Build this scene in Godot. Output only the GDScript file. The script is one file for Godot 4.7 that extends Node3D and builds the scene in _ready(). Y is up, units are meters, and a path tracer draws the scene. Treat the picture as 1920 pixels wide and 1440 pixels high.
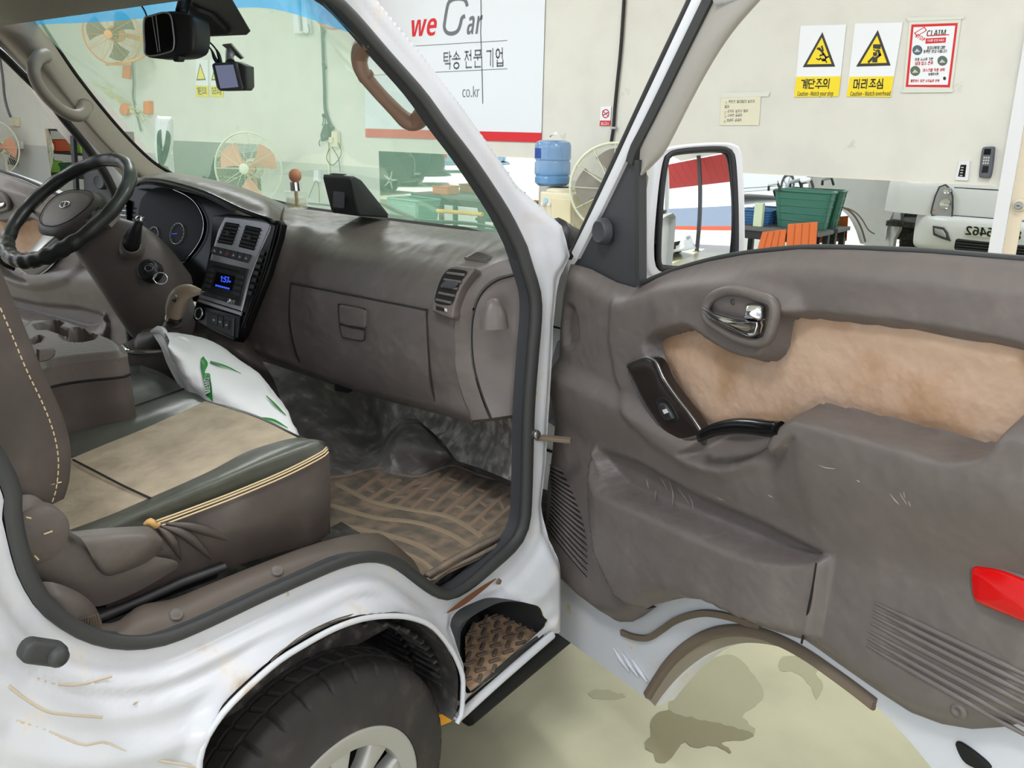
extends Node3D

const FOCAL := 1640.0
var eye := Vector3(-0.925, 1.72, 1.205)
var view_d: Vector3
var view_r: Vector3
var view_u: Vector3
var M := {}
var truck: Node3D
var names := {}


func _ready() -> void:
	setup_view()
	setup_light()
	make_materials()
	build_setting()
	build_truck_shell()
	build_door()
	build_cabin()
	build_front()
	build_loose_things()
	build_wall_things()
	build_yard()


func setup_view() -> void:
	var y := deg_to_rad(40.13)
	var p := deg_to_rad(16.76)
	var r := deg_to_rad(0.78)
	view_d = Vector3(cos(y) * cos(p), -sin(p), -sin(y) * cos(p))
	var r0 := Vector3(sin(y), 0, cos(y))
	var u0 := r0.cross(view_d)
	view_r = r0 * cos(r) + u0 * sin(r)
	view_u = u0 * cos(r) - r0 * sin(r)
	var cam := Camera3D.new()
	cam.name = "camera"
	cam.fov = rad_to_deg(2.0 * atan(720.0 / FOCAL))
	cam.near = 0.05
	cam.far = 400.0
	cam.transform = Transform3D(Basis(view_r, view_u, -view_d), eye)
	add_child(cam)
	cam.current = true


func setup_light() -> void:
	var sky_m := ProceduralSkyMaterial.new()
	sky_m.sky_top_color = Color(0.84, 0.9, 0.97)
	sky_m.sky_horizon_color = Color(0.96, 0.97, 0.98)
	sky_m.ground_horizon_color = Color(0.8, 0.8, 0.78)
	sky_m.ground_bottom_color = Color(0.6, 0.6, 0.58)
	sky_m.sky_energy_multiplier = 1.0
	var sky := Sky.new()
	sky.sky_material = sky_m
	var env := Environment.new()
	env.background_mode = Environment.BG_SKY
	env.sky = sky
	env.background_energy_multiplier = 1.9
	env.tonemap_mode = Environment.TONE_MAPPER_LINEAR
	env.tonemap_exposure = 1.0
	env.sdfgi_enabled = true
	env.ssao_enabled = true
	env.ssil_enabled = true
	var we := WorldEnvironment.new()
	we.name = "world_environment"
	we.environment = env
	add_child(we)
	var sun := DirectionalLight3D.new()
	sun.name = "sun"
	sun.light_energy = 2.2
	sun.light_color = Color(1.0, 0.97, 0.92)
	sun.shadow_enabled = true
	sun.light_angular_distance = 0.6
	sun.transform = Transform3D(Basis.looking_at(Vector3(0.28, -1.0, 0.16).normalized(), Vector3.RIGHT), Vector3(0, 8, 0))
	add_child(sun)


# ---------------------------------------------------------------- points from the camera's rays
func ray(x: float, y: float) -> Vector3:
	return view_d + view_r * ((x - 960.0) / FOCAL) + view_u * ((720.0 - y) / FOCAL)

func pz(x: float, y: float, z: float) -> Vector3:
	var r := ray(x, y)
	return eye + r * ((z - eye.z) / r.z)

func px(x: float, y: float, X: float) -> Vector3:
	var r := ray(x, y)
	return eye + r * ((X - eye.x) / r.x)

func py(x: float, y: float, Y: float) -> Vector3:
	var r := ray(x, y)
	return eye + r * ((Y - eye.y) / r.y)

func pd(x: float, y: float, d: float) -> Vector3:
	return eye + ray(x, y) * d

func pn(x: float, y: float, n: Vector3, o: Vector3) -> Vector3:
	var r := ray(x, y)
	return eye + r * ((o - eye).dot(n) / r.dot(n))

func p2(s: String) -> PackedVector2Array:
	var out := PackedVector2Array()
	for w in s.split(" ", false):
		var q := w.split(",")
		out.append(Vector2(float(q[0]), float(q[1])))
	return out

# "x,y x,y" traced on a plane: axis X, Y or Z at a value
func on(axis: String, val: float, s: String) -> PackedVector3Array:
	var out := PackedVector3Array()
	for q in p2(s):
		out.append(pz(q.x, q.y, val) if axis == "z" else (px(q.x, q.y, val) if axis == "x" else py(q.x, q.y, val)))
	return out

# "x,y,v x,y,v": each with its own value of the axis (axis d: distance along the view)
func onv(axis: String, s: String) -> PackedVector3Array:
	var out := PackedVector3Array()
	for w in s.split(" ", false):
		var q := w.split(",")
		var x := float(q[0])
		var y := float(q[1])
		var v := float(q[2])
		match axis:
			"z": out.append(pz(x, y, v))
			"x": out.append(px(x, y, v))
			"y": out.append(py(x, y, v))
			_: out.append(pd(x, y, v))
	return out


# ---------------------------------------------------------------- meshes
class Geo:
	var V := PackedVector3Array()
	var I := PackedInt32Array()
	var T := PackedVector2Array()
	var C := PackedColorArray()
	var colored := false

	func v(p: Vector3, uv := Vector2.ZERO) -> int:
		V.append(p)
		T.append(uv)
		return V.size() - 1

	func tri(a: int, b: int, c: int) -> void:
		I.append(a)
		I.append(b)
		I.append(c)

	func quad(a: int, b: int, c: int, d: int) -> void:
		tri(a, b, c)
		tri(a, c, d)

	func face4(a: Vector3, b: Vector3, c: Vector3, d: Vector3) -> void:
		var i := V.size()
		v(a, Vector2(0, 0))
		v(b, Vector2(1, 0))
		v(c, Vector2(1, 1))
		v(d, Vector2(0, 1))
		quad(i, i + 1, i + 2, i + 3)

	func add(g: Geo, t := Transform3D.IDENTITY) -> Geo:
		var k := V.size()
		for i in g.V.size():
			V.append(t * g.V[i])
		T.append_array(g.T)
		for i in g.I:
			I.append(i + k)
		return self

	func moved(t: Transform3D) -> Geo:
		var g := Geo.new()
		return g.add(self, t)

	func mesh(crease := 180.0) -> ArrayMesh:
		var arr := []
		arr.resize(Mesh.ARRAY_MAX)
		var nt := I.size() / 3
		var fn := PackedVector3Array()
		fn.resize(nt)
		for k in nt:
			var a := V[I[k * 3]]
			fn[k] = (V[I[k * 3 + 2]] - a).cross(V[I[k * 3 + 1]] - a)
		if crease >= 179.0:
			var N := PackedVector3Array()
			N.resize(V.size())
			for k in nt:
				var n := fn[k]
				N[I[k * 3]] += n
				N[I[k * 3 + 1]] += n
				N[I[k * 3 + 2]] += n
			for i in N.size():
				N[i] = N[i].normalized() if N[i].length_squared() > 1e-24 else Vector3.UP
			arr[Mesh.ARRAY_VERTEX] = V
			arr[Mesh.ARRAY_NORMAL] = N
			arr[Mesh.ARRAY_TEX_UV] = T
			if colored:
				arr[Mesh.ARRAY_COLOR] = C
			arr[Mesh.ARRAY_INDEX] = I
		else:
			# weld by position, then average only across edges softer than the crease
			var key := {}
			var at := PackedInt32Array()
			at.resize(V.size())
			var fans := []
			for i in V.size():
				var q := Vector3i((V[i] * 20000.0).round())
				if not key.has(q):
					key[q] = fans.size()
					fans.append([])
				at[i] = key[q]
			var un := PackedVector3Array()
			un.resize(nt)
			for k in nt:
				un[k] = fn[k].normalized()
				for j in 3:
					fans[at[I[k * 3 + j]]].append(k)
			var c := cos(deg_to_rad(crease))
			var V2 := PackedVector3Array()
			var N2 := PackedVector3Array()
			var T2 := PackedVector2Array()
			var C2 := PackedColorArray()
			for k in nt:
				for j in 3:
					var i := I[k * 3 + j]
					var n := Vector3.ZERO
					for f in fans[at[i]]:
						if un[f].dot(un[k]) >= c:
							n += fn[f]
					V2.append(V[i])
					T2.append(T[i])
					if colored:
						C2.append(C[i])
					N2.append(n.normalized() if n.length_squared() > 1e-24 else un[k])
			arr[Mesh.ARRAY_VERTEX] = V2
			arr[Mesh.ARRAY_NORMAL] = N2
			arr[Mesh.ARRAY_TEX_UV] = T2
			if colored:
				arr[Mesh.ARRAY_COLOR] = C2
		var m := ArrayMesh.new()
		m.add_surface_from_arrays(Mesh.PRIMITIVE_TRIANGLES, arr)
		return m


# a curve through the points (Catmull-Rom), as n+1 points evenly along it
func curve(p: PackedVector3Array, n: int, closed := false, straight := false) -> PackedVector3Array:
	var d := PackedVector3Array()
	var m := p.size()
	var segs := m if closed else m - 1
	var sub := 1 if straight else 8
	for i in segs:
		var a := p[(i - 1 + m) % m] if closed or i > 0 else p[0] * 2.0 - p[1]
		var b := p[i]
		var c := p[(i + 1) % m]
		var e := p[(i + 2) % m] if closed or i + 2 < m else p[m - 1] * 2.0 - p[m - 2]
		for k in sub:
			var t := float(k) / sub
			d.append(b if k == 0 else b.cubic_interpolate(c, a, e, t))
	d.append(p[0] if closed else p[m - 1])
	var L := PackedFloat32Array([0.0])
	for i in range(1, d.size()):
		L.append(L[i - 1] + d[i].distance_to(d[i - 1]))
	var total := L[L.size() - 1]
	var out := PackedVector3Array()
	var j := 0
	for k in n + 1:
		var s := total * k / n
		while j < d.size() - 2 and L[j + 1] < s:
			j += 1
		var w := (s - L[j]) / maxf(L[j + 1] - L[j], 1e-9)
		out.append(d[j].lerp(d[j + 1], clampf(w, 0, 1)))
	if closed:
		out.resize(n)
	return out

func curve2(p: PackedVector2Array, n: int, closed := false) -> PackedVector2Array:
	var q := PackedVector3Array()
	for a in p:
		q.append(Vector3(a.x, a.y, 0))
	var out := PackedVector2Array()
	for a in curve(q, n, closed):
		out.append(Vector2(a.x, a.y))
	return out

func flip(p: PackedVector3Array) -> PackedVector3Array:
	var q := p.duplicate()
	q.reverse()
	return q

# a skin stretched over rows of points; rows are resampled to nu points, nv quads in all across the rows
func loft(rows: Array, nu: int, nv: int, closed_u := false, straight_v := false, closed_v := false) -> Geo:
	var R := []
	for r in rows:
		R.append(curve(r, nu, closed_u))
	var cols: int = R[0].size()
	var g := Geo.new()
	var grid := []
	for i in cols:
		var c := PackedVector3Array()
		for r in R:
			c.append(r[i])
		grid.append(curve_even(c, nv, straight_v, closed_v))
	var nr: int = grid[0].size()
	for k in nr:
		for i in cols:
			g.v(grid[i][k], Vector2(float(i) / nu, float(k) / nv))
	var iu := cols if closed_u else cols - 1
	var iv := nr if closed_v else nr - 1
	for k in iv:
		var k2 := (k + 1) % nr
		for i in iu:
			var i2 := (i + 1) % cols
			g.quad(k * cols + i, k * cols + i2, k2 * cols + i2, k2 * cols + i)
	return g

# like curve() but with equal numbers of points between the given ones
func curve_even(p: PackedVector3Array, n: int, straight := false, closed := false) -> PackedVector3Array:
	var m := p.size()
	var segs := m if closed else m - 1
	var out := PackedVector3Array()
	var last := n if closed else n + 1
	for k in last:
		var s := float(k) / n * segs
		var i := mini(int(s), segs - 1)
		var t := s - i
		var b := p[i]
		var c := p[(i + 1) % m]
		if straight:
			out.append(b.lerp(c, t))
		else:
			var a := p[(i - 1 + m) % m] if closed or i > 0 else b * 2.0 - c
			var e := p[(i + 2) % m] if closed or i + 2 < m else c * 2.0 - b
			out.append(b.cubic_interpolate(c, a, e, t))
	return out

# a profile (x: sideways, y: towards up) swept along a path
func sweep(path: PackedVector3Array, prof: PackedVector2Array, up: Vector3, closed := false, closed_prof := true, caps := true, scales := PackedFloat32Array()) -> Geo:
	var g := Geo.new()
	var n := path.size()
	var m := prof.size()
	var run := 0.0
	for i in n:
		var a := path[(i - 1 + n) % n] if closed or i > 0 else path[0]
		var b := path[(i + 1) % n] if closed or i < n - 1 else path[n - 1]
		var t := (b - a).normalized()
		var s := t.cross(up).normalized()
		var w := s.cross(t)
		if i > 0:
			run += path[i].distance_to(path[i - 1])
		for k in m:
			var f := scales[i] if scales.size() else 1.0
			g.v(path[i] + s * prof[k].x * f + w * prof[k].y * f, Vector2(run, float(k) / m))
	var kk := m if closed_prof else m - 1
	for i in (n if closed else n - 1):
		var i2 := (i + 1) % n
		for k in kk:
			var k2 := (k + 1) % m
			g.quad(i * m + k, i2 * m + k, i2 * m + k2, i * m + k2)
	if caps and not closed and closed_prof:
		for e in [0, n - 1]:
			var c := Vector3.ZERO
			for k in m:
				c += g.V[e * m + k] / m
			var ci := g.v(c)
			for k in m:
				g.tri(ci, e * m + k, e * m + (k + 1) % m)
	return g

func ring_prof(rx: float, ry: float, n: int) -> PackedVector2Array:
	var o := PackedVector2Array()
	for k in n:
		o.append(Vector2(cos(TAU * k / n) * rx, sin(TAU * k / n) * ry))
	return o

# round tube; radius may be a list that is spread along the path
func tube(path: PackedVector3Array, radius, sides := 8, closed := false) -> Geo:
	var g := Geo.new()
	var n := path.size()
	var t0 := (path[1] - path[0]).normalized()
	var nrm := t0.cross(Vector3.UP if absf(t0.y) < 0.9 else Vector3.RIGHT).normalized()
	for i in n:
		var a := path[(i - 1 + n) % n] if closed or i > 0 else path[0]
		var b := path[(i + 1) % n] if closed or i < n - 1 else path[n - 1]
		var t := (b - a).normalized()
		nrm = (nrm - t * nrm.dot(t)).normalized()
		var bi := t.cross(nrm)
		var r: float
		if radius is Array:
			var s: float = float(i) / (n - 1) * (radius.size() - 1)
			var q := mini(int(s), radius.size() - 2)
			r = lerpf(radius[q], radius[q + 1], s - q)
		else:
			r = radius
		for k in sides:
			var w := TAU * k / sides
			g.v(path[i] + (nrm * cos(w) + bi * sin(w)) * r, Vector2(float(i) / n, float(k) / sides))
	for i in (n if closed else n - 1):
		var i2 := (i + 1) % n
		for k in sides:
			var k2 := (k + 1) % sides
			g.quad(i * sides + k, i2 * sides + k, i2 * sides + k2, i * sides + k2)
	if not closed:
		for e in [0, n - 1]:
			var ci := g.v(path[e])
			for k in sides:
				g.tri(ci, e * sides + k, e * sides + (k + 1) % sides)
	return g

func arc(c: Vector3, u: Vector3, v: Vector3, r: float, n: int, a0 := 0.0, a1 := TAU) -> PackedVector3Array:
	var o := PackedVector3Array()
	var full := is_equal_approx(a1 - a0, TAU)
	for k in (n if full else n + 1):
		var w := a0 + (a1 - a0) * k / n
		o.append(c + u * cos(w) * r + v * sin(w) * r)
	return o

# a box with rounded edges, centred
func rbox(size: Vector3, r := 0.004, fine := false) -> Geo:
	var h := size * 0.5
	r = minf(r, minf(h.x, minf(h.y, h.z)) * 0.98)
	var g := Geo.new()
	for ax in 3:
		for sg in [-1.0, 1.0]:
			var u := (ax + 1) % 3
			var w := (ax + 2) % 3
			var lu := [-h[u], -h[u] + r * 0.4, -h[u] + r, h[u] - r, h[u] - r * 0.4, h[u]] if fine else [-h[u], -h[u] + r, h[u] - r, h[u]]
			var lw := [-h[w], -h[w] + r * 0.4, -h[w] + r, h[w] - r, h[w] - r * 0.4, h[w]] if fine else [-h[w], -h[w] + r, h[w] - r, h[w]]
			var k0 := g.V.size()
			for a in lu:
				for b in lw:
					var p := Vector3.ZERO
					p[ax] = h[ax] * sg
					p[u] = a
					p[w] = b
					var inner := p.clamp(-h + Vector3.ONE * r, h - Vector3.ONE * r)
					var d := p - inner
					g.v(inner + d.normalized() * r, Vector2(a, b))
			var m := lw.size()
			for i in lu.size() - 1:
				for j in m - 1:
					var q := [k0 + i * m + j, k0 + (i + 1) * m + j, k0 + (i + 1) * m + j + 1, k0 + i * m + j + 1]
					if sg > 0:
						g.quad(q[3], q[2], q[1], q[0])
					else:
						g.quad(q[0], q[1], q[2], q[3])
	return g

# a plate: outline in x, y of frame t, from z = 0 back to z = -depth, with a bevelled front edge
func plate(poly: PackedVector2Array, depth: float, bevel: float, t: Transform3D, crown := 0.0) -> Geo:
	var g := Geo.new()
	if Geometry2D.is_polygon_clockwise(poly):
		poly = poly.duplicate()
		poly.reverse()
	var n := poly.size()
	var inner := PackedVector2Array()
	for i in n:
		var a := poly[(i - 1 + n) % n]
		var b := poly[i]
		var c := poly[(i + 1) % n]
		var d := ((b - a).normalized() + (c - b).normalized()).normalized()
		inner.append(b + Vector2(-d.y, d.x) * bevel)
	var mid := Vector2.ZERO
	for q in inner:
		mid += q / n
	for q in poly:
		g.v(t * Vector3(q.x, q.y, -depth), q)
	for q in poly:
		g.v(t * Vector3(q.x, q.y, -bevel), q)
	for q in inner:
		g.v(t * Vector3(q.x, q.y, 0), q)
	for lv in 2:
		for i in n:
			var j := (i + 1) % n
			g.quad(lv * n + i, lv * n + j, lv * n + n + j, lv * n + n + i)
	if crown != 0.0:
		var last := 2 * n
		for ringk in 3:
			var f := [0.75, 0.45, 0.15][ringk] as float
			var k0 := g.V.size()
			for q in inner:
				var w := mid.lerp(q, f)
				g.v(t * Vector3(w.x, w.y, crown * (1.0 - f * f)), w)
			for i in n:
				var j := (i + 1) % n
				g.quad(last + i, last + j, k0 + j, k0 + i)
			last = k0
		var ci := g.v(t * Vector3(mid.x, mid.y, crown), mid)
		for i in n:
			g.tri(last + i, last + (i + 1) % n, ci)
	else:
		var k0 := g.V.size()
		for q in inner:
			g.v(t * Vector3(q.x, q.y, 0), q)
		var tr := Geometry2D.triangulate_polygon(inner)
		for i in range(0, tr.size(), 3):
			g.tri(k0 + tr[i], k0 + tr[i + 1], k0 + tr[i + 2])
	return g

func rect(x0: float, y0: float, x1: float, y1: float, r := 0.0) -> PackedVector2Array:
	if r <= 0.0:
		return PackedVector2Array([Vector2(x0, y0), Vector2(x1, y0), Vector2(x1, y1), Vector2(x0, y1)])
	var o := PackedVector2Array()
	var cs := [Vector2(x1 - r, y0 + r), Vector2(x1 - r, y1 - r), Vector2(x0 + r, y1 - r), Vector2(x0 + r, y0 + r)]
	for k in 4:
		for j in 5:
			var a := -PI / 2 + k * PI / 2 + j * PI / 8
			o.append(cs[k] + Vector2(cos(a), sin(a)) * r)
	return o

# profile of (radius, height) turned round the y axis of t
func lathe(prof: PackedVector2Array, seg: int, t := Transform3D.IDENTITY) -> Geo:
	var g := Geo.new()
	var m := prof.size()
	for i in seg:
		var w := TAU * i / seg
		for k in m:
			g.v(t * Vector3(cos(w) * prof[k].x, prof[k].y, sin(w) * prof[k].x), Vector2(float(i) / seg, float(k) / m))
	for i in seg:
		var i2 := (i + 1) % seg
		for k in m - 1:
			g.quad(i * m + k, i2 * m + k, i2 * m + k + 1, i * m + k + 1)
	return g

# frame whose y axis points along d
func along(o: Vector3, d: Vector3) -> Transform3D:
	var y := d.normalized()
	var x := y.cross(Vector3.UP if absf(y.y) < 0.95 else Vector3.RIGHT).normalized()
	return Transform3D(Basis(x, y, x.cross(y)), o)

# frame that faces along n (z axis) with y as close to up as it can be
func facing(o: Vector3, n: Vector3, up := Vector3.UP) -> Transform3D:
	var z := n.normalized()
	var x := up.cross(z).normalized()
	return Transform3D(Basis(x, z.cross(x), z), o)

func rod(a: Vector3, b: Vector3, r: float, sides := 8) -> Geo:
	return tube(PackedVector3Array([a, b]), r, sides)

# outline in pixels laid on a plane, as x, y in that plane's frame
func flat(s: String, t: Transform3D) -> PackedVector2Array:
	return flatp(p2(s), t)

func flatp(a: PackedVector2Array, t: Transform3D) -> PackedVector2Array:
	var o := PackedVector2Array()
	var inv := t.affine_inverse()
	for q in a:
		var w := inv * pn(q.x, q.y, t.basis.z, t.origin)
		o.append(Vector2(w.x, w.y))
	return o

func shifted(t: Transform3D, d: float) -> Transform3D:
	return Transform3D(t.basis, t.origin + t.basis.z * d)


# ---------------------------------------------------------------- a surface as heights over a plane, cut to an outline
class Field:
	var x0: float
	var y0: float
	var step: float
	var nx: int
	var ny: int
	var H := PackedFloat32Array()
	var S := PackedFloat32Array()

	func _init(a: Vector2, b: Vector2, st: float) -> void:
		x0 = a.x
		y0 = a.y
		step = st
		nx = int(ceil((b.x - a.x) / st)) + 1
		ny = int(ceil((b.y - a.y) / st)) + 1
		H.resize(nx * ny)
		S.resize(nx * ny)

	# distance to an outline or line, held at most; positive inside an outline
	func dist(p: PackedVector2Array, most: float, closed := true) -> PackedFloat32Array:
		var D := PackedFloat32Array()
		D.resize(nx * ny)
		D.fill(most)
		var n := p.size()
		for i in (n if closed else n - 1):
			var a := p[i]
			var b := p[(i + 1) % n]
			var ix0 := maxi(0, int(floor((minf(a.x, b.x) - most - x0) / step)))
			var ix1 := mini(nx - 1, int(ceil((maxf(a.x, b.x) + most - x0) / step)))
			var iy0 := maxi(0, int(floor((minf(a.y, b.y) - most - y0) / step)))
			var iy1 := mini(ny - 1, int(ceil((maxf(a.y, b.y) + most - y0) / step)))
			var ab := b - a
			var l2 := maxf(ab.length_squared(), 1e-12)
			for iy in range(iy0, iy1 + 1):
				for ix in range(ix0, ix1 + 1):
					var q := Vector2(x0 + ix * step, y0 + iy * step)
					var d := q.distance_to(a + ab * clampf((q - a).dot(ab) / l2, 0.0, 1.0))
					var k := iy * nx + ix
					if d < D[k]:
						D[k] = d
		if closed:
			# inside by crossings along each row
			for iy in ny:
				var y := y0 + iy * step + 1e-7
				var xs := PackedFloat32Array()
				for i in n:
					var a := p[i]
					var b := p[(i + 1) % n]
					if (a.y > y) != (b.y > y):
						xs.append(a.x + (y - a.y) / (b.y - a.y) * (b.x - a.x))
				xs.sort()
				var c := 0
				for ix in nx:
					var x := x0 + ix * step
					while c < xs.size() and xs[c] < x:
						c += 1
					if c % 2 == 0:
						D[iy * nx + ix] = -D[iy * nx + ix]
		return D

	func geo(t: Transform3D) -> Geo:
		var g := Geo.new()
		var id := PackedInt32Array()
		id.resize(nx * ny)
		id.fill(-1)
		for k in nx * ny:
			if S[k] > 0.0:
				var x := x0 + (k % nx) * step
				var y := y0 + (k / nx) * step
				id[k] = g.v(t * Vector3(x, y, H[k]), Vector2(x, y))
		var edge := {}
		for iy in ny - 1:
			for ix in nx - 1:
				var k := iy * nx + ix
				var c := [k, k + 1, k + nx + 1, k + nx]
				var cnt := 0
				for q in c:
					if S[q] > 0.0:
						cnt += 1
				if cnt == 0:
					continue
				if cnt == 4:
					g.quad(id[c[0]], id[c[1]], id[c[2]], id[c[3]])
					continue
				for tr in [[c[0], c[1], c[2]], [c[0], c[2], c[3]]]:
					var poly := PackedInt32Array()
					for j in 3:
						var a: int = tr[j]
						var b: int = tr[(j + 1) % 3]
						if S[a] > 0.0:
							poly.append(id[a])
						if (S[a] > 0.0) != (S[b] > 0.0):
							var key := Vector2i(mini(a, b), maxi(a, b))
							if not edge.has(key):
								var f := S[a] / (S[a] - S[b])
								var pa := Vector3(x0 + (a % nx) * step, y0 + (a / nx) * step, H[a])
								var pb := Vector3(x0 + (b % nx) * step, y0 + (b / nx) * step, H[b])
								var pp := pa.lerp(pb, f)
								edge[key] = g.v(t * pp, Vector2(pp.x, pp.y))
							poly.append(edge[key])
					for j in range(1, poly.size() - 1):
						g.tri(poly[0], poly[j], poly[j + 1])
		return g


static func sm(a: float, b: float, x: float) -> float:
	var t := clampf((x - a) / (b - a), 0.0, 1.0)
	return t * t * (3.0 - 2.0 * t)


# ---------------------------------------------------------------- nodes
func numbered(called: String, parent: Node) -> String:
	var key := str(parent.get_instance_id()) + called
	var k: int = names.get(key, 0)
	names[key] = k + 1
	return called if k == 0 else "%s_%03d" % [called, k]

func part(called: String, m, mat: Material, parent: Node, crease := 180.0) -> MeshInstance3D:
	var o := MeshInstance3D.new()
	if m is Geo:
		# keep the geometry in the parent's own frame
		var g := m as Geo
		var inv := where(parent).affine_inverse()
		if inv != Transform3D.IDENTITY:
			g = g.moved(inv)
		o.mesh = g.mesh(crease)
	else:
		o.mesh = m
	o.material_override = mat
	o.name = numbered(called, parent)
	parent.add_child(o)
	return o

func where(n: Node) -> Transform3D:
	var t := Transform3D.IDENTITY
	while n != self and n is Node3D:
		t = (n as Node3D).transform * t
		n = n.get_parent()
	return t

func thing(called: String, label: String, category: String, at := Vector3.ZERO, group := "") -> Node3D:
	var o := Node3D.new()
	o.name = numbered(called, self)
	o.position = at
	add_child(o)
	return tag(o, label, category, group)

func tag(o: Node3D, label: String, category: String, group := "") -> Node3D:
	o.set_meta("label", label)
	o.set_meta("category", category)
	if group != "":
		o.set_meta("group", group)
	return o

# a piece of the setting
func struct(called: String, m, mat: Material, label := "", category := "", parent: Node = self, crease := 30.0) -> MeshInstance3D:
	var o := part(called, m, mat, parent, crease)
	if parent == self:
		o.set_meta("kind", "structure")
		if label != "":
			o.set_meta("label", label)
			o.set_meta("category", category)
	return o

# a sub-assembly of a thing: an empty that holds sub-parts
func box(c: Vector3, s: Vector3, r := 0.003) -> Geo:
	return rbox(s, r).moved(Transform3D(Basis.IDENTITY, c))


# ---------------------------------------------------------------- materials
func mat(called: String, c: Color, rough := 0.6, metal := 0.0, spec := 0.5) -> StandardMaterial3D:
	var m := StandardMaterial3D.new()
	m.resource_name = called
	m.albedo_color = c
	m.roughness = rough
	m.metallic = metal
	m.metallic_specular = spec
	m.cull_mode = BaseMaterial3D.CULL_DISABLED
	M[called] = m
	return m

func noise_tex(sd: int, freq: float, ramp: Array, size := 512, octaves := 4, normal := false, kind := FastNoiseLite.TYPE_SIMPLEX_SMOOTH, strength := 4.0) -> NoiseTexture2D:
	var n := FastNoiseLite.new()
	n.seed = sd
	n.frequency = freq
	n.noise_type = kind
	n.fractal_octaves = octaves
	var t := NoiseTexture2D.new()
	t.width = size
	t.height = size
	t.seamless = true
	t.noise = n
	if normal:
		t.as_normal_map = true
		t.bump_strength = strength
	elif ramp.size():
		var g := Gradient.new()
		var offs := PackedFloat32Array()
		var cols := PackedColorArray()
		for r in ramp:
			offs.append(r[0])
			cols.append(r[1])
		g.offsets = offs
		g.colors = cols
		t.color_ramp = g
	return t

func tri(m: StandardMaterial3D, scale: float) -> StandardMaterial3D:
	m.uv1_triplanar = true
	m.uv1_world_triplanar = true
	m.uv1_scale = Vector3.ONE * scale
	return m

# ---------------------------------------------------------------- materials of the place
func triplanar(m: StandardMaterial3D, scale: float) -> StandardMaterial3D:
	m.uv1_triplanar = true
	m.uv1_world_triplanar = true
	m.uv1_scale = Vector3.ONE * scale
	return m

func tinted(m: StandardMaterial3D, t: Texture2D, scale: float) -> StandardMaterial3D:
	m.albedo_texture = t
	m.albedo_color = Color.WHITE
	return triplanar(m, scale)

func grained(m: StandardMaterial3D, t: Texture2D, amount: float) -> StandardMaterial3D:
	m.normal_enabled = true
	m.normal_texture = t
	m.normal_scale = amount
	return m

func shade(c: Color, k: float) -> Color:
	return Color(clampf(c.r * k, 0, 1), clampf(c.g * k, 0, 1), clampf(c.b * k, 0, 1))

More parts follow.
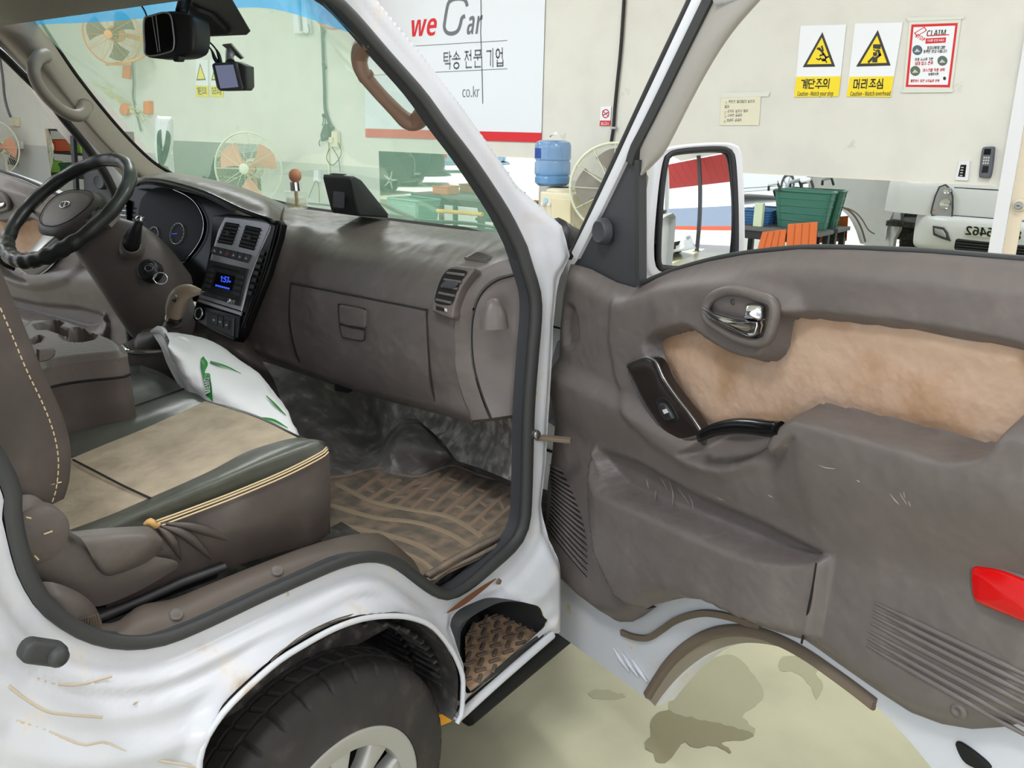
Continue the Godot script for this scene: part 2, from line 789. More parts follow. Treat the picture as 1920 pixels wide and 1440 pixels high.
func make_materials() -> void:
	var fine := noise_tex(3, 0.09, [], 256, 2, true, FastNoiseLite.TYPE_CELLULAR, 2.0)
	var soft := noise_tex(5, 0.02, [], 256, 3, true, FastNoiseLite.TYPE_SIMPLEX_SMOOTH, 3.0)
	var white := Color(0.8, 0.81, 0.83)
	tinted(mat("white_paint", white, 0.28), noise_tex(11, 0.006, [[0.0, shade(white, 0.97)], [0.5, white], [0.72, white], [0.84, Color(0.83, 0.81, 0.79)], [0.93, Color(0.76, 0.69, 0.6)], [1.0, Color(0.68, 0.58, 0.47)]], 1024, 5), 0.9)
	mat("clean_white", Color(0.86, 0.865, 0.88), 0.3)
	var tp := Color(0.4, 0.37, 0.358)
	tinted(grained(mat("trim_plastic", tp, 0.5), fine, 0.35), noise_tex(12, 0.008, [[0.0, shade(tp, 0.95)], [0.5, tp], [0.8, shade(tp, 1.04)], [1.0, Color(0.47, 0.435, 0.405)]], 1024, 6), 1.1)
	tinted(grained(mat("dash_plastic", tp, 0.43), fine, 0.35), noise_tex(13, 0.006, [[0.0, shade(tp, 0.94)], [0.6, tp], [1.0, Color(0.46, 0.425, 0.4)]], 1024, 5), 0.8)
	grained(triplanar(mat("plain_plastic", Color(0.38, 0.352, 0.335), 0.5), 3.0), fine, 0.3)
	grained(triplanar(mat("pale_plastic", Color(0.55, 0.51, 0.47), 0.5), 3.0), fine, 0.3)
	mat("black_plastic", Color(0.13, 0.13, 0.14), 0.45)
	mat("dark_grey_plastic", Color(0.23, 0.235, 0.25), 0.55)
	mat("gloss_black", Color(0.05, 0.05, 0.055), 0.22, 0.0, 0.35)
	mat("rubber", Color(0.2, 0.205, 0.205), 0.6)
	mat("dark_gap", Color(0.035, 0.033, 0.032), 0.8)
	mat("soft_gap", Color(0.17, 0.15, 0.14), 0.8)
	mat("silver", Color(0.68, 0.68, 0.69), 0.35, 0.6)
	mat("chrome", Color(0.86, 0.87, 0.88), 0.08, 1.0)
	mat("steel", Color(0.55, 0.55, 0.55), 0.3, 0.9)
	mat("mirror_glass", Color(0.93, 0.95, 0.94), 0.01, 1.0)
	mat("red_reflector", Color(0.78, 0.04, 0.05), 0.2)
	var le := Color(0.3, 0.27, 0.255)
	tinted(grained(mat("leather", le, 0.42), soft, 0.25), noise_tex(14, 0.01, [[0.0, shade(le, 0.88)], [0.6, le], [1.0, shade(le, 1.22)]], 512, 4), 1.5)
	var lg := Color(0.3, 0.31, 0.28)
	tinted(grained(mat("seat_leather", lg, 0.36), soft, 0.25), noise_tex(15, 0.01, [[0.0, shade(lg, 0.9)], [0.6, lg], [1.0, shade(lg, 1.2)]], 512, 4), 1.5)
	var be := Color(0.655, 0.6, 0.52)
	tinted(grained(mat("seat_fabric", be, 0.85), fine, 0.5), noise_tex(16, 0.012, [[0.0, shade(be, 0.88)], [0.5, be], [1.0, shade(be, 1.08)]], 512, 6), 1.7)
	var fi := Color(0.7, 0.585, 0.495)
	var weave := noise_tex(17, 0.05, [], 512, 3, true, FastNoiseLite.TYPE_CELLULAR, 4.0)
	tinted(grained(mat("door_fabric", fi, 0.85), weave, 0.5), noise_tex(18, 0.0035, [[0.0, Color(0.5, 0.37, 0.25)], [0.32, Color(0.62, 0.49, 0.375)], [0.55, fi], [1.0, Color(0.74, 0.64, 0.55)]], 1024, 6), 1.05)
	mat("scuff_pale", Color(0.62, 0.58, 0.53), 0.8)
	mat("stitch", Color(0.8, 0.72, 0.56), 0.8)
	var fl := Color(0.69, 0.68, 0.58)
	tinted(mat("floor_epoxy", fl, 0.3), noise_tex(21, 0.004, [[0.0, shade(fl, 0.88)], [0.5, fl], [1.0, shade(fl, 1.05)]], 1024, 6), 0.35)
	mat("puddle_film", Color(0.5, 0.485, 0.38), 0.08)
	mat("wet_film", Color(0.6, 0.59, 0.49), 0.12)
	var wl := Color(0.845, 0.84, 0.81)
	tinted(mat("wall_paint", wl, 0.8), noise_tex(22, 0.006, [[0.0, shade(wl, 0.97)], [0.6, wl], [0.93, wl], [1.0, shade(wl, 0.9)]], 1024, 6), 0.4)
	mat("dado_paint", Color(0.72, 0.725, 0.715), 0.7)
	mat("ceiling_paint", Color(0.86, 0.86, 0.84), 0.8)
	var mud := Color(0.2, 0.19, 0.185)
	tinted(grained(mat("muddy_black", mud, 0.75), soft, 0.6), noise_tex(23, 0.012, [[0.0, shade(mud, 0.7)], [0.5, mud], [0.75, Color(0.3, 0.285, 0.27)], [1.0, Color(0.5, 0.47, 0.43)]], 1024, 6), 1.6)
	var mt := Color(0.4, 0.36, 0.315)
	tinted(grained(mat("floor_mat", mt, 0.7), soft, 0.6), noise_tex(24, 0.009, [[0.0, Color(0.36, 0.34, 0.31)], [0.35, Color(0.43, 0.4, 0.36)], [0.6, Color(0.52, 0.46, 0.4)], [0.85, Color(0.6, 0.51, 0.44)], [1.0, Color(0.65, 0.56, 0.48)]], 1024, 6), 1.4)
	mat("mat_ridge", Color(0.6, 0.53, 0.44), 0.8)
	var dusty := Color(0.74, 0.61, 0.49)
	tinted(mat("step_dirt", dusty, 0.85), noise_tex(25, 0.02, [[0.0, Color(0.5, 0.42, 0.35)], [0.45, dusty], [1.0, Color(0.8, 0.68, 0.56)]], 512, 5), 2.0)
	var sc := Color(0.42, 0.405, 0.395)
	tinted(grained(mat("scuffed_carpet", sc, 0.75), soft, 0.8), noise_tex(26, 0.014, [[0.0, shade(sc, 0.75)], [0.45, sc], [0.62, Color(0.46, 0.445, 0.435)], [0.78, Color(0.6, 0.59, 0.58)], [1.0, Color(0.76, 0.75, 0.73)]], 1024, 6, false, FastNoiseLite.TYPE_PERLIN), 1.3)
	tinted(grained(mat("scuffed_pad", sc, 0.7), soft, 0.9), noise_tex(31, 0.022, [[0.0, shade(sc, 0.7)], [0.4, sc], [0.56, Color(0.5, 0.49, 0.47)], [0.68, Color(0.72, 0.7, 0.67)], [1.0, Color(0.84, 0.82, 0.78)]], 1024, 5, false, FastNoiseLite.TYPE_PERLIN), 1.1)
	mat("mat_dust", Color(0.58, 0.5, 0.425), 0.85)
	var ty := Color(0.2, 0.19, 0.185)
	tinted(grained(mat("tyre_rubber", ty, 0.7), soft, 0.3), noise_tex(27, 0.012, [[0.0, shade(ty, 0.85)], [0.6, ty], [1.0, Color(0.31, 0.28, 0.26)]], 512, 5), 1.5)
	mat("hubcap", Color(0.7, 0.7, 0.68), 0.4, 0.35)
	mat("rust", Color(0.42, 0.25, 0.14), 0.9)
	mat("brown_dirt", Color(0.43, 0.38, 0.32), 0.85)
	mat("tan_dirt", Color(0.77, 0.72, 0.64), 0.85)
	mat("step_bar", Color(0.42, 0.37, 0.32), 0.8)
	mat("lining_dirt", Color(0.56, 0.52, 0.45), 0.7)
	mat("sill_plastic", Color(0.35, 0.315, 0.285), 0.6)
	mat("yellow_tag", Color(0.95, 0.66, 0.08), 0.5)
	mat("bag_white", Color(0.9, 0.9, 0.91), 0.45)
	M.bag_white.backlight_enabled = true
	M.bag_white.backlight = Color(0.35, 0.35, 0.35)
	mat("bag_green", Color(0.05, 0.5, 0.16), 0.5)
	mat("screen_dark", Color(0.03, 0.035, 0.05), 0.4, 0.0, 0.2)
	mat("blue_glow", Color(0.1, 0.2, 0.8), 0.4)
	M.blue_glow.emission_enabled = true
	M.blue_glow.emission = Color(0.25, 0.4, 1.0)
	M.blue_glow.emission_energy_multiplier = 0.9
	mat("mark_pale", Color(0.75, 0.75, 0.74), 0.5)
	mat("camera_view", Color(0.1, 0.1, 0.12), 0.15)
	M.camera_view.emission_enabled = true
	M.camera_view.emission = Color(0.55, 0.58, 0.7)
	M.camera_view.emission_energy_multiplier = 0.55
	glassy("windscreen_glass", Color(0.8, 1.0, 0.9), 0.06)
	M.windscreen_glass.backlight_enabled = true
	M.windscreen_glass.backlight = Color(0.49, 0.64, 0.55)
	glassy("tint_band", Color(0.1, 0.62, 0.86), 0.45)
	M.tint_band.backlight_enabled = true
	M.tint_band.backlight = Color(0.2, 0.75, 1.0)
	glassy("clear_glass", Color(0.85, 0.95, 0.92), 0.08)


func glassy(called: String, c: Color, a: float) -> StandardMaterial3D:
	var m := mat(called, Color(c.r, c.g, c.b, a), 0.03)
	m.transparency = BaseMaterial3D.TRANSPARENCY_ALPHA
	return m


# ---------------------------------------------------------------- the garage
const WX := 5.4

func slab(a: Vector3, b: Vector3) -> Geo:
	return rbox(b - a, 0.004).moved(Transform3D(Basis.IDENTITY, (a + b) * 0.5))

func build_setting() -> void:
	var fl := struct("floor", slab(Vector3(-2.8, -0.2, -20), Vector3(WX + 0.2, 0, 8)), M.floor_epoxy, "glossy olive-beige epoxy floor of the wash garage", "floor")
	var wf := struct("wall_front", slab(Vector3(WX, 0, -20), Vector3(WX + 0.2, 4.2, 8)), M.wall_paint, "white painted garage wall with a grey painted lower band", "wall")
	struct("dado_band", slab(Vector3(WX - 0.003, 0, -20), Vector3(WX, 1.225, 0.3)), M.dado_paint, "", "", wf)
	var cl := struct("ceiling", slab(Vector3(-2.8, 4.2, -20.2), Vector3(WX + 0.2, 4.4, 8)), M.ceiling_paint, "white garage ceiling slab carrying the lamp panels", "ceiling")
	struct("wall_left", slab(Vector3(-2.8, 0, -20.2), Vector3(WX + 0.2, 4.2, -20)), M.wall_paint, "white end wall at the far left of the garage", "wall")
	mat("lamp_panel", Color(0.95, 0.95, 0.95), 0.5)
	M.lamp_panel.emission_enabled = true
	M.lamp_panel.emission = Color(1, 0.98, 0.94)
	M.lamp_panel.emission_energy_multiplier = 1.5
	var k := 0
	var spots := ["yard side, far beyond the driver's door", "wall side, far beyond the driver's door", "yard side, over the left of the cab", "wall side, before the hanging banner", "yard side, over the passenger seat", "wall side, before the warning sheets", "yard side, nearest the red awning", "wall side, nearest the cream door leaf"]
	for zz in [-9.0, -4.2, 0.6, 4.6]:
		for xx in [-1.6, 2.6]:
			var t := thing("ceiling_lamp", "flat white ceiling lamp panel, %s" % spots[k], "ceiling lamp", Vector3(xx, 4.2, zz), "ceiling lamp panels")
			part("housing", box(Vector3(xx, 4.175, zz), Vector3(1.24, 0.05, 0.64)), M.clean_white, t, 40)
			part("diffuser", box(Vector3(xx, 4.148, zz), Vector3(1.16, 0.012, 0.56)), M.lamp_panel, t, 40)
			var l := AreaLight3D.new()
			l.name = "lamp_light"
			l.area_size = Vector2(1.16, 0.56)
			l.light_energy = 8.0
			l.light_color = Color(0.98, 0.99, 1.0)
			l.shadow_enabled = true
			l.area_range = 30.0
			l.area_attenuation = 2.0
			t.add_child(l)
			l.transform = Transform3D(Basis.looking_at(Vector3.DOWN, Vector3.RIGHT), Vector3(0, -0.065, 0))
			k += 1
	# wet patches on the floor in front of the door
	var ft := Transform3D(Basis(Vector3.RIGHT, Vector3.FORWARD, Vector3.UP), Vector3(0, 0.0012, 0))
	film("1263,1228 1290,1222 1335,1232 1372,1228 1392,1240 1410,1262 1430,1290 1428,1312 1408,1330 1392,1338 1400,1352 1416,1372 1380,1384 1340,1378 1290,1370 1262,1350 1252,1330 1262,1300 1255,1285 1262,1262", ft, M.wet_film, "pale wet patch on the floor below the wheel-arch cutout of the open door")
	film("1228,1338 1250,1332 1285,1342 1330,1352 1372,1362 1412,1376 1404,1384 1352,1392 1368,1404 1372,1412 1340,1398 1300,1402 1282,1392 1268,1408 1256,1424 1232,1430 1226,1412 1212,1404 1210,1392 1222,1380 1218,1366", shifted(ft, 0.0008), M.puddle_film, "dark puddle with ragged edges on the floor below the open door")
	film("1460,1238 1490,1228 1540,1232 1560,1248 1528,1262 1545,1282 1536,1306 1528,1310 1520,1284 1490,1262 1462,1256", ft, M.wet_film, "small forked wet mark on the floor beside the puddle")
	film("1100,1298 1120,1292 1150,1296 1172,1306 1150,1312 1120,1310", ft, M.wet_film, "faint splash mark on the floor near the step of the cab")

func film(s: String, t: Transform3D, m: Material, label: String) -> void:
	var p := p2(s)
	var q := curve2(p, p.size() * 3, true)
	var rng := RandomNumberGenerator.new()
	rng.seed = p.size()
	for i in q.size():
		q[i] += Vector2(rng.randf_range(-2.5, 2.5), rng.randf_range(-2.0, 2.0))
	var f := flatp(q, t)
	var o := part("floor_puddle", plate(f, 0.001, 0.0004, t), m, self, 60)
	tag(o, label, "puddle")

# ---------------------------------------------------------------- the cab's body
var aperture := PackedVector2Array()   # door opening, in X and Y
var body_f: Field
var arch_line := PackedVector2Array()  # wheel arch, in X and Y

func skin_z(y: float) -> float:
	if y < 1.25:
		return 0.0
	return -0.25 * ((y - 1.25) * (y - 1.25) / 0.4 if y < 1.45 else y - 1.35)

# a pixel on the cab's side, off metres inside the outer skin
func side(x: float, y: float, off: float) -> Vector3:
	var z := -off
	var p := Vector3.ZERO
	for k in 6:
		p = pz(x, y, z)
		z = skin_z(p.y) - off
	return p

func sides(s: String, off: float) -> PackedVector2Array:
	var o := PackedVector2Array()
	for q in p2(s):
		var p := side(q.x, q.y, off)
		o.append(Vector2(p.x, p.y))
	return o

# a pixel on the shaped body side
func on_body(x: float, y: float) -> Vector3:
	var z := 0.0
	var p := Vector3.ZERO
	for k in 5:
		p = pz(x, y, z)
		var ix := clampi(int(round((p.x - body_f.x0) / body_f.step)), 0, body_f.nx - 1)
		var iy := clampi(int(round((p.y - body_f.y0) / body_f.step)), 0, body_f.ny - 1)
		z = body_f.H[iy * body_f.nx + ix]
	return p

func to3(p: PackedVector2Array, off: float) -> PackedVector3Array:
	var o := PackedVector3Array()
	for q in p:
		o.append(Vector3(q.x, q.y, skin_z(q.y) - off))
	return o

const LEFT := -2.2
const LEFT_X := -0.1

# the same shape on the driver's side
func mirrored(g: Geo, dx := LEFT_X) -> Geo:
	var o := Geo.new()
	for p in g.V:
		o.V.append(Vector3(p.x + dx, p.y, LEFT - p.z))
	o.T = g.T.duplicate()
	for k in range(0, g.I.size(), 3):
		o.tri(g.I[k], g.I[k + 2], g.I[k + 1])
	return o

func build_truck_shell() -> void:
	truck = thing("truck", "white cab-over light truck with its passenger door standing open", "truck")
	var body := Node3D.new()
	body.name = "cab_body"
	truck.add_child(body)
	aperture = PackedVector2Array([Vector2(-0.62, 1.9), Vector2(-0.605, 1.5)])
	aperture.append_array(sides("-6,900 0,955 10,1000 28,1070 52,1118 80,1154 136,1193 194,1213 253,1217 311,1207 389,1175 486,1129 583,1086 640,1063 693,1053 737,1065 785,1100 810,1117 838,1124 874,1106 922,1065 967,1021 985,981 990,920 994,773 1001,673 1008,580 1004,540 990,497 983,470 953,407 920,353 880,293 833,230 793,173 727,97 640,0", 0.055))
	aperture.append(Vector2(0.16, 1.955))
	aperture.append(Vector2(0.05, 1.965))
	aperture.append(Vector2(-0.5, 1.955))
	aperture = curve2(aperture, 150, true)
	arch_line = sides("850,1352 858,1335 861,1290 860,1263 850,1235 834,1206 802,1170 761,1154 721,1151 673,1156 620,1174 560,1206 505,1242 428,1312 389,1362 371,1401 366,1440", 0.0)
	var e := arch_line[arch_line.size() - 1]
	arch_line.append(Vector2(e.x - 0.012, e.y - 0.12))
	arch_line.append(Vector2(e.x + 0.0, 0.36))
	arch_line = curve2(arch_line, 60)
	var arch_cut := arch_line.duplicate()
	arch_cut.append(Vector2(e.x, 0.2))
	arch_cut.append(Vector2(0.31, 0.2))
	var well := curve2(sides("1012,1138 975,1130 943,1131 914,1143 882,1163 868,1184 866,1222 869,1263 873,1296 882,1302 897,1294 960,1234 1026,1171 1022,1158", 0.01), 60, true)
	var outer := sides("703,-52 747,0 827,97 893,187 960,283 1003,350", 0.0)
	outer.append_array(sides("1044,423 1060,480 1052,520 1048,600 1042,690 1036,780 1032,870 1025,950 1027,1010 1038,1065 1038,1182", 0.042))
	outer.append_array(sides("1033,1192 940,1272 852,1352", 0.0))
	outer.append(Vector2(0.3, 0.36))
	outer.append(Vector2(-1.1, 0.36))
	outer.append(Vector2(-1.1, 1.99))
	outer.append(Vector2(0.18, 1.99))
	var F := Field.new(Vector2(-1.12, 0.34), Vector2(0.86, 2.0), 0.009)
	var da := F.dist(aperture, 0.3)
	var dr := F.dist(arch_cut, 0.2)
	var dw := F.dist(well, 0.12)
	var do := F.dist(outer, 0.12)
	for k in F.nx * F.ny:
		var y := F.y0 + (k / F.nx) * F.step
		var x := F.x0 + (k % F.nx) * F.step
		var d := -da[k]
		F.S[k] = minf(minf(do[k], d), minf(-dr[k], -dw[k]))
		var h := skin_z(y) - 0.055 + 0.02 * sm(0.028, 0.048, d) + 0.018 * sm(0.068, 0.092, d) + 0.017 * sm(0.12, 0.155, d)
		h += 0.005 * exp(-pow((d - 0.052) / 0.008, 2.0)) + 0.004 * exp(-pow((d - 0.16) / 0.014, 2.0))
		h = lerpf(h, skin_z(y) - 0.055 * (1.0 - sm(0.025, 0.15, d)), 0.75 * sm(0.15, 0.4, x))
		h += 0.014 * (1.0 - sm(0.0, 0.035, -dr[k]))
		h -= 0.012 * (1.0 - sm(0.0, 0.03, -dw[k]))
		h -= 0.02 * (1.0 - sm(0.0, 0.03, do[k])) * (1.0 if x > 0.0 else 0.0)
		F.H[k] = h
	var g := F.geo(Transform3D.IDENTITY)
	body_f = F
	part("body_side", g, M.white_paint, body)
	part("body_side", mirrored(g, 0.06), M.clean_white, body)
	# rubber seal round the opening
	var inset := aperture
	for w in Geometry2D.offset_polygon(aperture, -0.0125):
		if w.size() > 20:
			inset = curve2(w, 150, true)
	var wide := PackedFloat32Array()
	for q in inset:
		wide.append(lerpf(0.74, 1.08, sm(0.3, 0.62, q.x)))
	var seal := sweep(to3(inset, 0.05), ring_prof(0.0165, 0.013, 10), Vector3(0, 0.1, 1).normalized(), true, true, true, wide)
	part("jamb_lining", loft([to3(inset, 0.056), to3(inset, 0.1)], 150, 1, true, true), M.dark_grey_plastic, truck)
	# tan dirt dried along the ridges
	for w in ["16,1286 50,1312 90,1334 130,1340 192,1345", "30,1352 80,1368 130,1388 160,1398 196,1392 240,1412 300,1426 368,1438", "60,1270 100,1281 150,1283 210,1268", "250,1320 262,1316 268,1322", "530,1112 538,1110 540,1118"]:
		var pa := PackedVector3Array()
		for q in p2(w):
			pa.append(on_body(q.x, q.y))
		part("dirt_streak", sweep(curve(pa, 24), ring_prof(0.0024, 0.0008, 6), Vector3(0, 0, 1)), M.tan_dirt, body)
	part("scrape_mark", sweep(curve(PackedVector3Array([on_body(508, 1240), on_body(560, 1196), on_body(620, 1165), on_body(680, 1147)]), 20), ring_prof(0.0016, 0.0006, 6), Vector3(0, 0, 1)), M.brown_dirt, body)
	var so := part("door_seal", seal, M.rubber, truck)
	part("door_seal", mirrored(seal, 0.06), M.rubber, truck)
	# rolled lip of the wheel arch and the liner behind it
	var a3 := to3(arch_line, -0.012)
	part("wheel_arch_lip", tube(a3, 0.006, 8), M.white_paint, body)
	part("wheel_arch_lip", mirrored(tube(a3, 0.006, 8), 0.06), M.clean_white, body)
	var inner := PackedVector3Array()
	var inner2 := PackedVector3Array()
	for p in a3:
		inner.append(Vector3(p.x, p.y, -0.16))
		inner2.append(Vector3(p.x * 0.98, p.y - 0.01, -0.27))
	var outer3 := to3(arch_line, 0.004)
	var liner := loft([outer3, inner, inner2], 50, 8, false, true)
	part("wheel_arch_liner", liner, M.muddy_black, truck, 60)
	part("wheel_arch_liner", mirrored(liner, 0.06), M.muddy_black, truck, 60)
	var back := Geo.new()
	var cc := back.v(Vector3(0, 0.5, -0.27))
	var k0 := back.V.size()
	for p in inner2:
		back.v(p)
	for i in inner2.size() - 1:
		back.tri(cc, k0 + i, k0 + i + 1)
	part("wheel_arch_liner", back, M.dark_gap, truck)
	part("wheel_arch_liner", mirrored(back, 0.06), M.dark_gap, truck)
	# fins of mud guard at the front of the arch
	var fins := Node3D.new()
	fins.name = "mud_guard"
	truck.add_child(fins)
	for i in 12:
		for j in 3:
			var fy := 0.44 + i * 0.024
			var fx := 0.315 - 0.0 * i
			part("mud_guard_rib", box(Vector3(sqrt(maxf(0.0, 0.118 - pow(fy - 0.38, 2.0))) - 0.005, fy, -0.1 - j * 0.1), Vector3(0.014, 0.009, 0.085), 0.003), M.muddy_black, fins, 60)
	# step well: tread plate, walls, and raised treads
	var step := Node3D.new()
	step.name = "entry_step"
	truck.add_child(step)
	var wz := to3(well, 0.016)
	var wi := PackedVector3Array()
	var wm := PackedVector3Array()
	for p in wz:
		wi.append(Vector3(p.x, p.y if p.y > 0.475 else 0.4, -0.27))
		wm.append(Vector3(p.x, p.y if p.y > 0.475 else 0.4, -0.026))
	part("step_well", loft([wz, wm, wi], 60, 2, true, true), M.rubber, step, 60)
	var wb := Geo.new()
	var wc := wb.v(Vector3(0.52, 0.5, -0.27))
	var w0 := wb.V.size()
	for p in wi:
		wb.v(p)
	for i in wi.size():
		wb.tri(wc, w0 + i, w0 + (i + 1) % wi.size())
	part("step_well", wb, M.rubber, step)
	var ty := 0.418
	var tread := on("y", ty, "884,1297 1022,1173 1012,1150 985,1140 935,1148 885,1172 872,1195 874,1285")
	var tg := Geo.new()
	tg.v(Vector3(0.52, ty, -0.1))
	for p in tread:
		tg.v(Vector3(p.x, ty, minf(p.z, -0.012)))
	for i in tread.size():
		tg.tri(0, 1 + i, 1 + (i + 1) % tread.size())
	part("step_tread", tg, M.step_dirt, step)
	var poly := PackedVector2Array()
	for p in tread:
		poly.append(Vector2(p.x, p.z))
	var tx := 0.3
	var row := 0
	while tx < 0.8:
		var tz := -0.30 + (0.021 if row % 2 else 0.0)
		while tz < -0.01:
			if Geometry2D.is_point_in_polygon(Vector2(tx, tz), poly) and Geometry2D.is_point_in_polygon(Vector2(tx + 0.02, tz), poly):
				part("step_tread_bar", rbox(Vector3(0.032, 0.008, 0.01), 0.003).moved(Transform3D(Basis(Vector3.UP, 0.5 if row % 2 else -0.35), Vector3(tx, ty + 0.003, tz))), M.step_bar, step, 60)
			tz += 0.042
		tx += 0.026
		row += 1
	# hinge-side details: rusty seam, hole, striker, door check
	part("rust_seam", loft([on("z", -0.03, "838,1148 870,1122 905,1098 930,1084"), on("z", -0.03, "838,1150 868,1136 905,1108 930,1086")], 12, 2), M.rust, body)
	part("drain_hole", lathe(PackedVector2Array([Vector2(0, -0.002), Vector2(0.004, 0.0), Vector2(0.0065, 0.002), Vector2(0.008, -0.004)]), 14, along(side(936, 1091, 0.03), Vector3(0, 0, 1))), M.brown_dirt, body)
	var ck := Node3D.new()
	ck.name = "door_check"
	truck.add_child(ck)
	part("door_check_arm", rbox(Vector3(0.11, 0.012, 0.022), 0.004).moved(Transform3D(Basis(Vector3.UP, -1.1), pz(1030, 822, -0.03))), M.brown_dirt, ck)
	part("door_check_bolt", lathe(PackedVector2Array([Vector2(0, 0.012), Vector2(0.009, 0.011), Vector2(0.012, 0.006), Vector2(0.012, -0.012)]), 14, along(pz(1003, 814, -0.035), Vector3(0, 0, 1))), M.steel, ck)
	# latch striker on the rear pillar
	var st := Node3D.new()
	st.name = "latch_striker"
	truck.add_child(st)
	var sp := side(78, 1220, 0.0)
	var sb := Transform3D(Basis(Vector3.BACK, -0.6), sp + Vector3(0, 0, 0.004))
	part("striker_block", plate(rect(-0.033, -0.017, 0.033, 0.017, 0.014), 0.02, 0.004, shifted(sb, 0.012), 0.002), M.rubber, st)
	part("striker_boss", lathe(PackedVector2Array([Vector2(0, 0.012), Vector2(0.009, 0.012), Vector2(0.0145, 0.006), Vector2(0.015, -0.006)]), 18, along(sb * Vector3(0.017, 0, 0.012), Vector3(0, 0, 1))), M.rubber, st)
	# lower sill edge of the step
	part("sill_flange", tube(curve(onv("z", "1035,1190,-0.012 940,1272,-0.005 856,1348,-0.003"), 12), 0.011, 8), M.white_paint, body)
	part("chassis_rail", tube(curve(onv("z", "872,1342,-0.17 950,1278,-0.17 1062,1186,-0.17"), 10), 0.032, 10), M.dark_gap, truck)
	part("jacking_tag", plate(rect(-0.022, -0.016, 0.022, 0.016, 0.004), 0.004, 0.001, facing(pd(832, 1348, 2.25), Vector3(-0.3, 0.2, 1))), M.yellow_tag, truck)
	build_wheel(Vector3(0, 0.31, -0.03), false)
	build_wheel(Vector3(0, 0.31, LEFT + 0.03), true)
	# roof, back panel, floor pan and underbody
	part("cab_roof", loft([
		PackedVector3Array([Vector3(-1.1, 1.985, -0.16), Vector3(-0.4, 1.995, -0.16), Vector3(0.22, 1.985, -0.16)]),
		PackedVector3Array([Vector3(-1.1, 2.03, -0.3), Vector3(-0.4, 2.04, -0.3), Vector3(0.22, 2.0, -0.3)]),
		PackedVector3Array([Vector3(-1.1, 2.04, -1.1), Vector3(-0.4, 2.06, -1.1), Vector3(0.26, 2.01, -1.1)]),
		PackedVector3Array([Vector3(-1.1, 2.03, -1.9), Vector3(-0.4, 2.04, -1.9), Vector3(0.22, 2.0, -1.9)]),
		PackedVector3Array([Vector3(-1.1, 1.985, -2.04), Vector3(-0.4, 1.995, -2.04), Vector3(0.22, 1.985, -2.04)])], 12, 16), M.clean_white, body)
	part("headliner", loft([
		PackedVector3Array([Vector3(-1.08, 1.95, -0.2), Vector3(-0.3, 1.965, -0.2), Vector3(0.16, 1.955, -0.2)]),
		PackedVector3Array([Vector3(-1.08, 1.975, -0.5), Vector3(-0.3, 1.985, -0.5), Vector3(0.2, 1.965, -0.5)]),
		PackedVector3Array([Vector3(-1.08, 1.975, -1.7), Vector3(-0.3, 1.985, -1.7), Vector3(0.2, 1.965, -1.7)]),
		PackedVector3Array([Vector3(-1.08, 1.95, -2.0), Vector3(-0.3, 1.965, -2.0), Vector3(0.16, 1.955, -2.0)])], 10, 10), M.pale_plastic, truck)
	part("cab_back", slab(Vector3(-1.12, 0.36, LEFT + 0.02), Vector3(-1.06, 1.98, -0.02)), M.clean_white, body, 40)
	part("floor_pan", slab(Vector3(-1.06, 0.6, LEFT + 0.06), Vector3(1.0, 0.66, -0.14)), M.muddy_black, truck, 40)


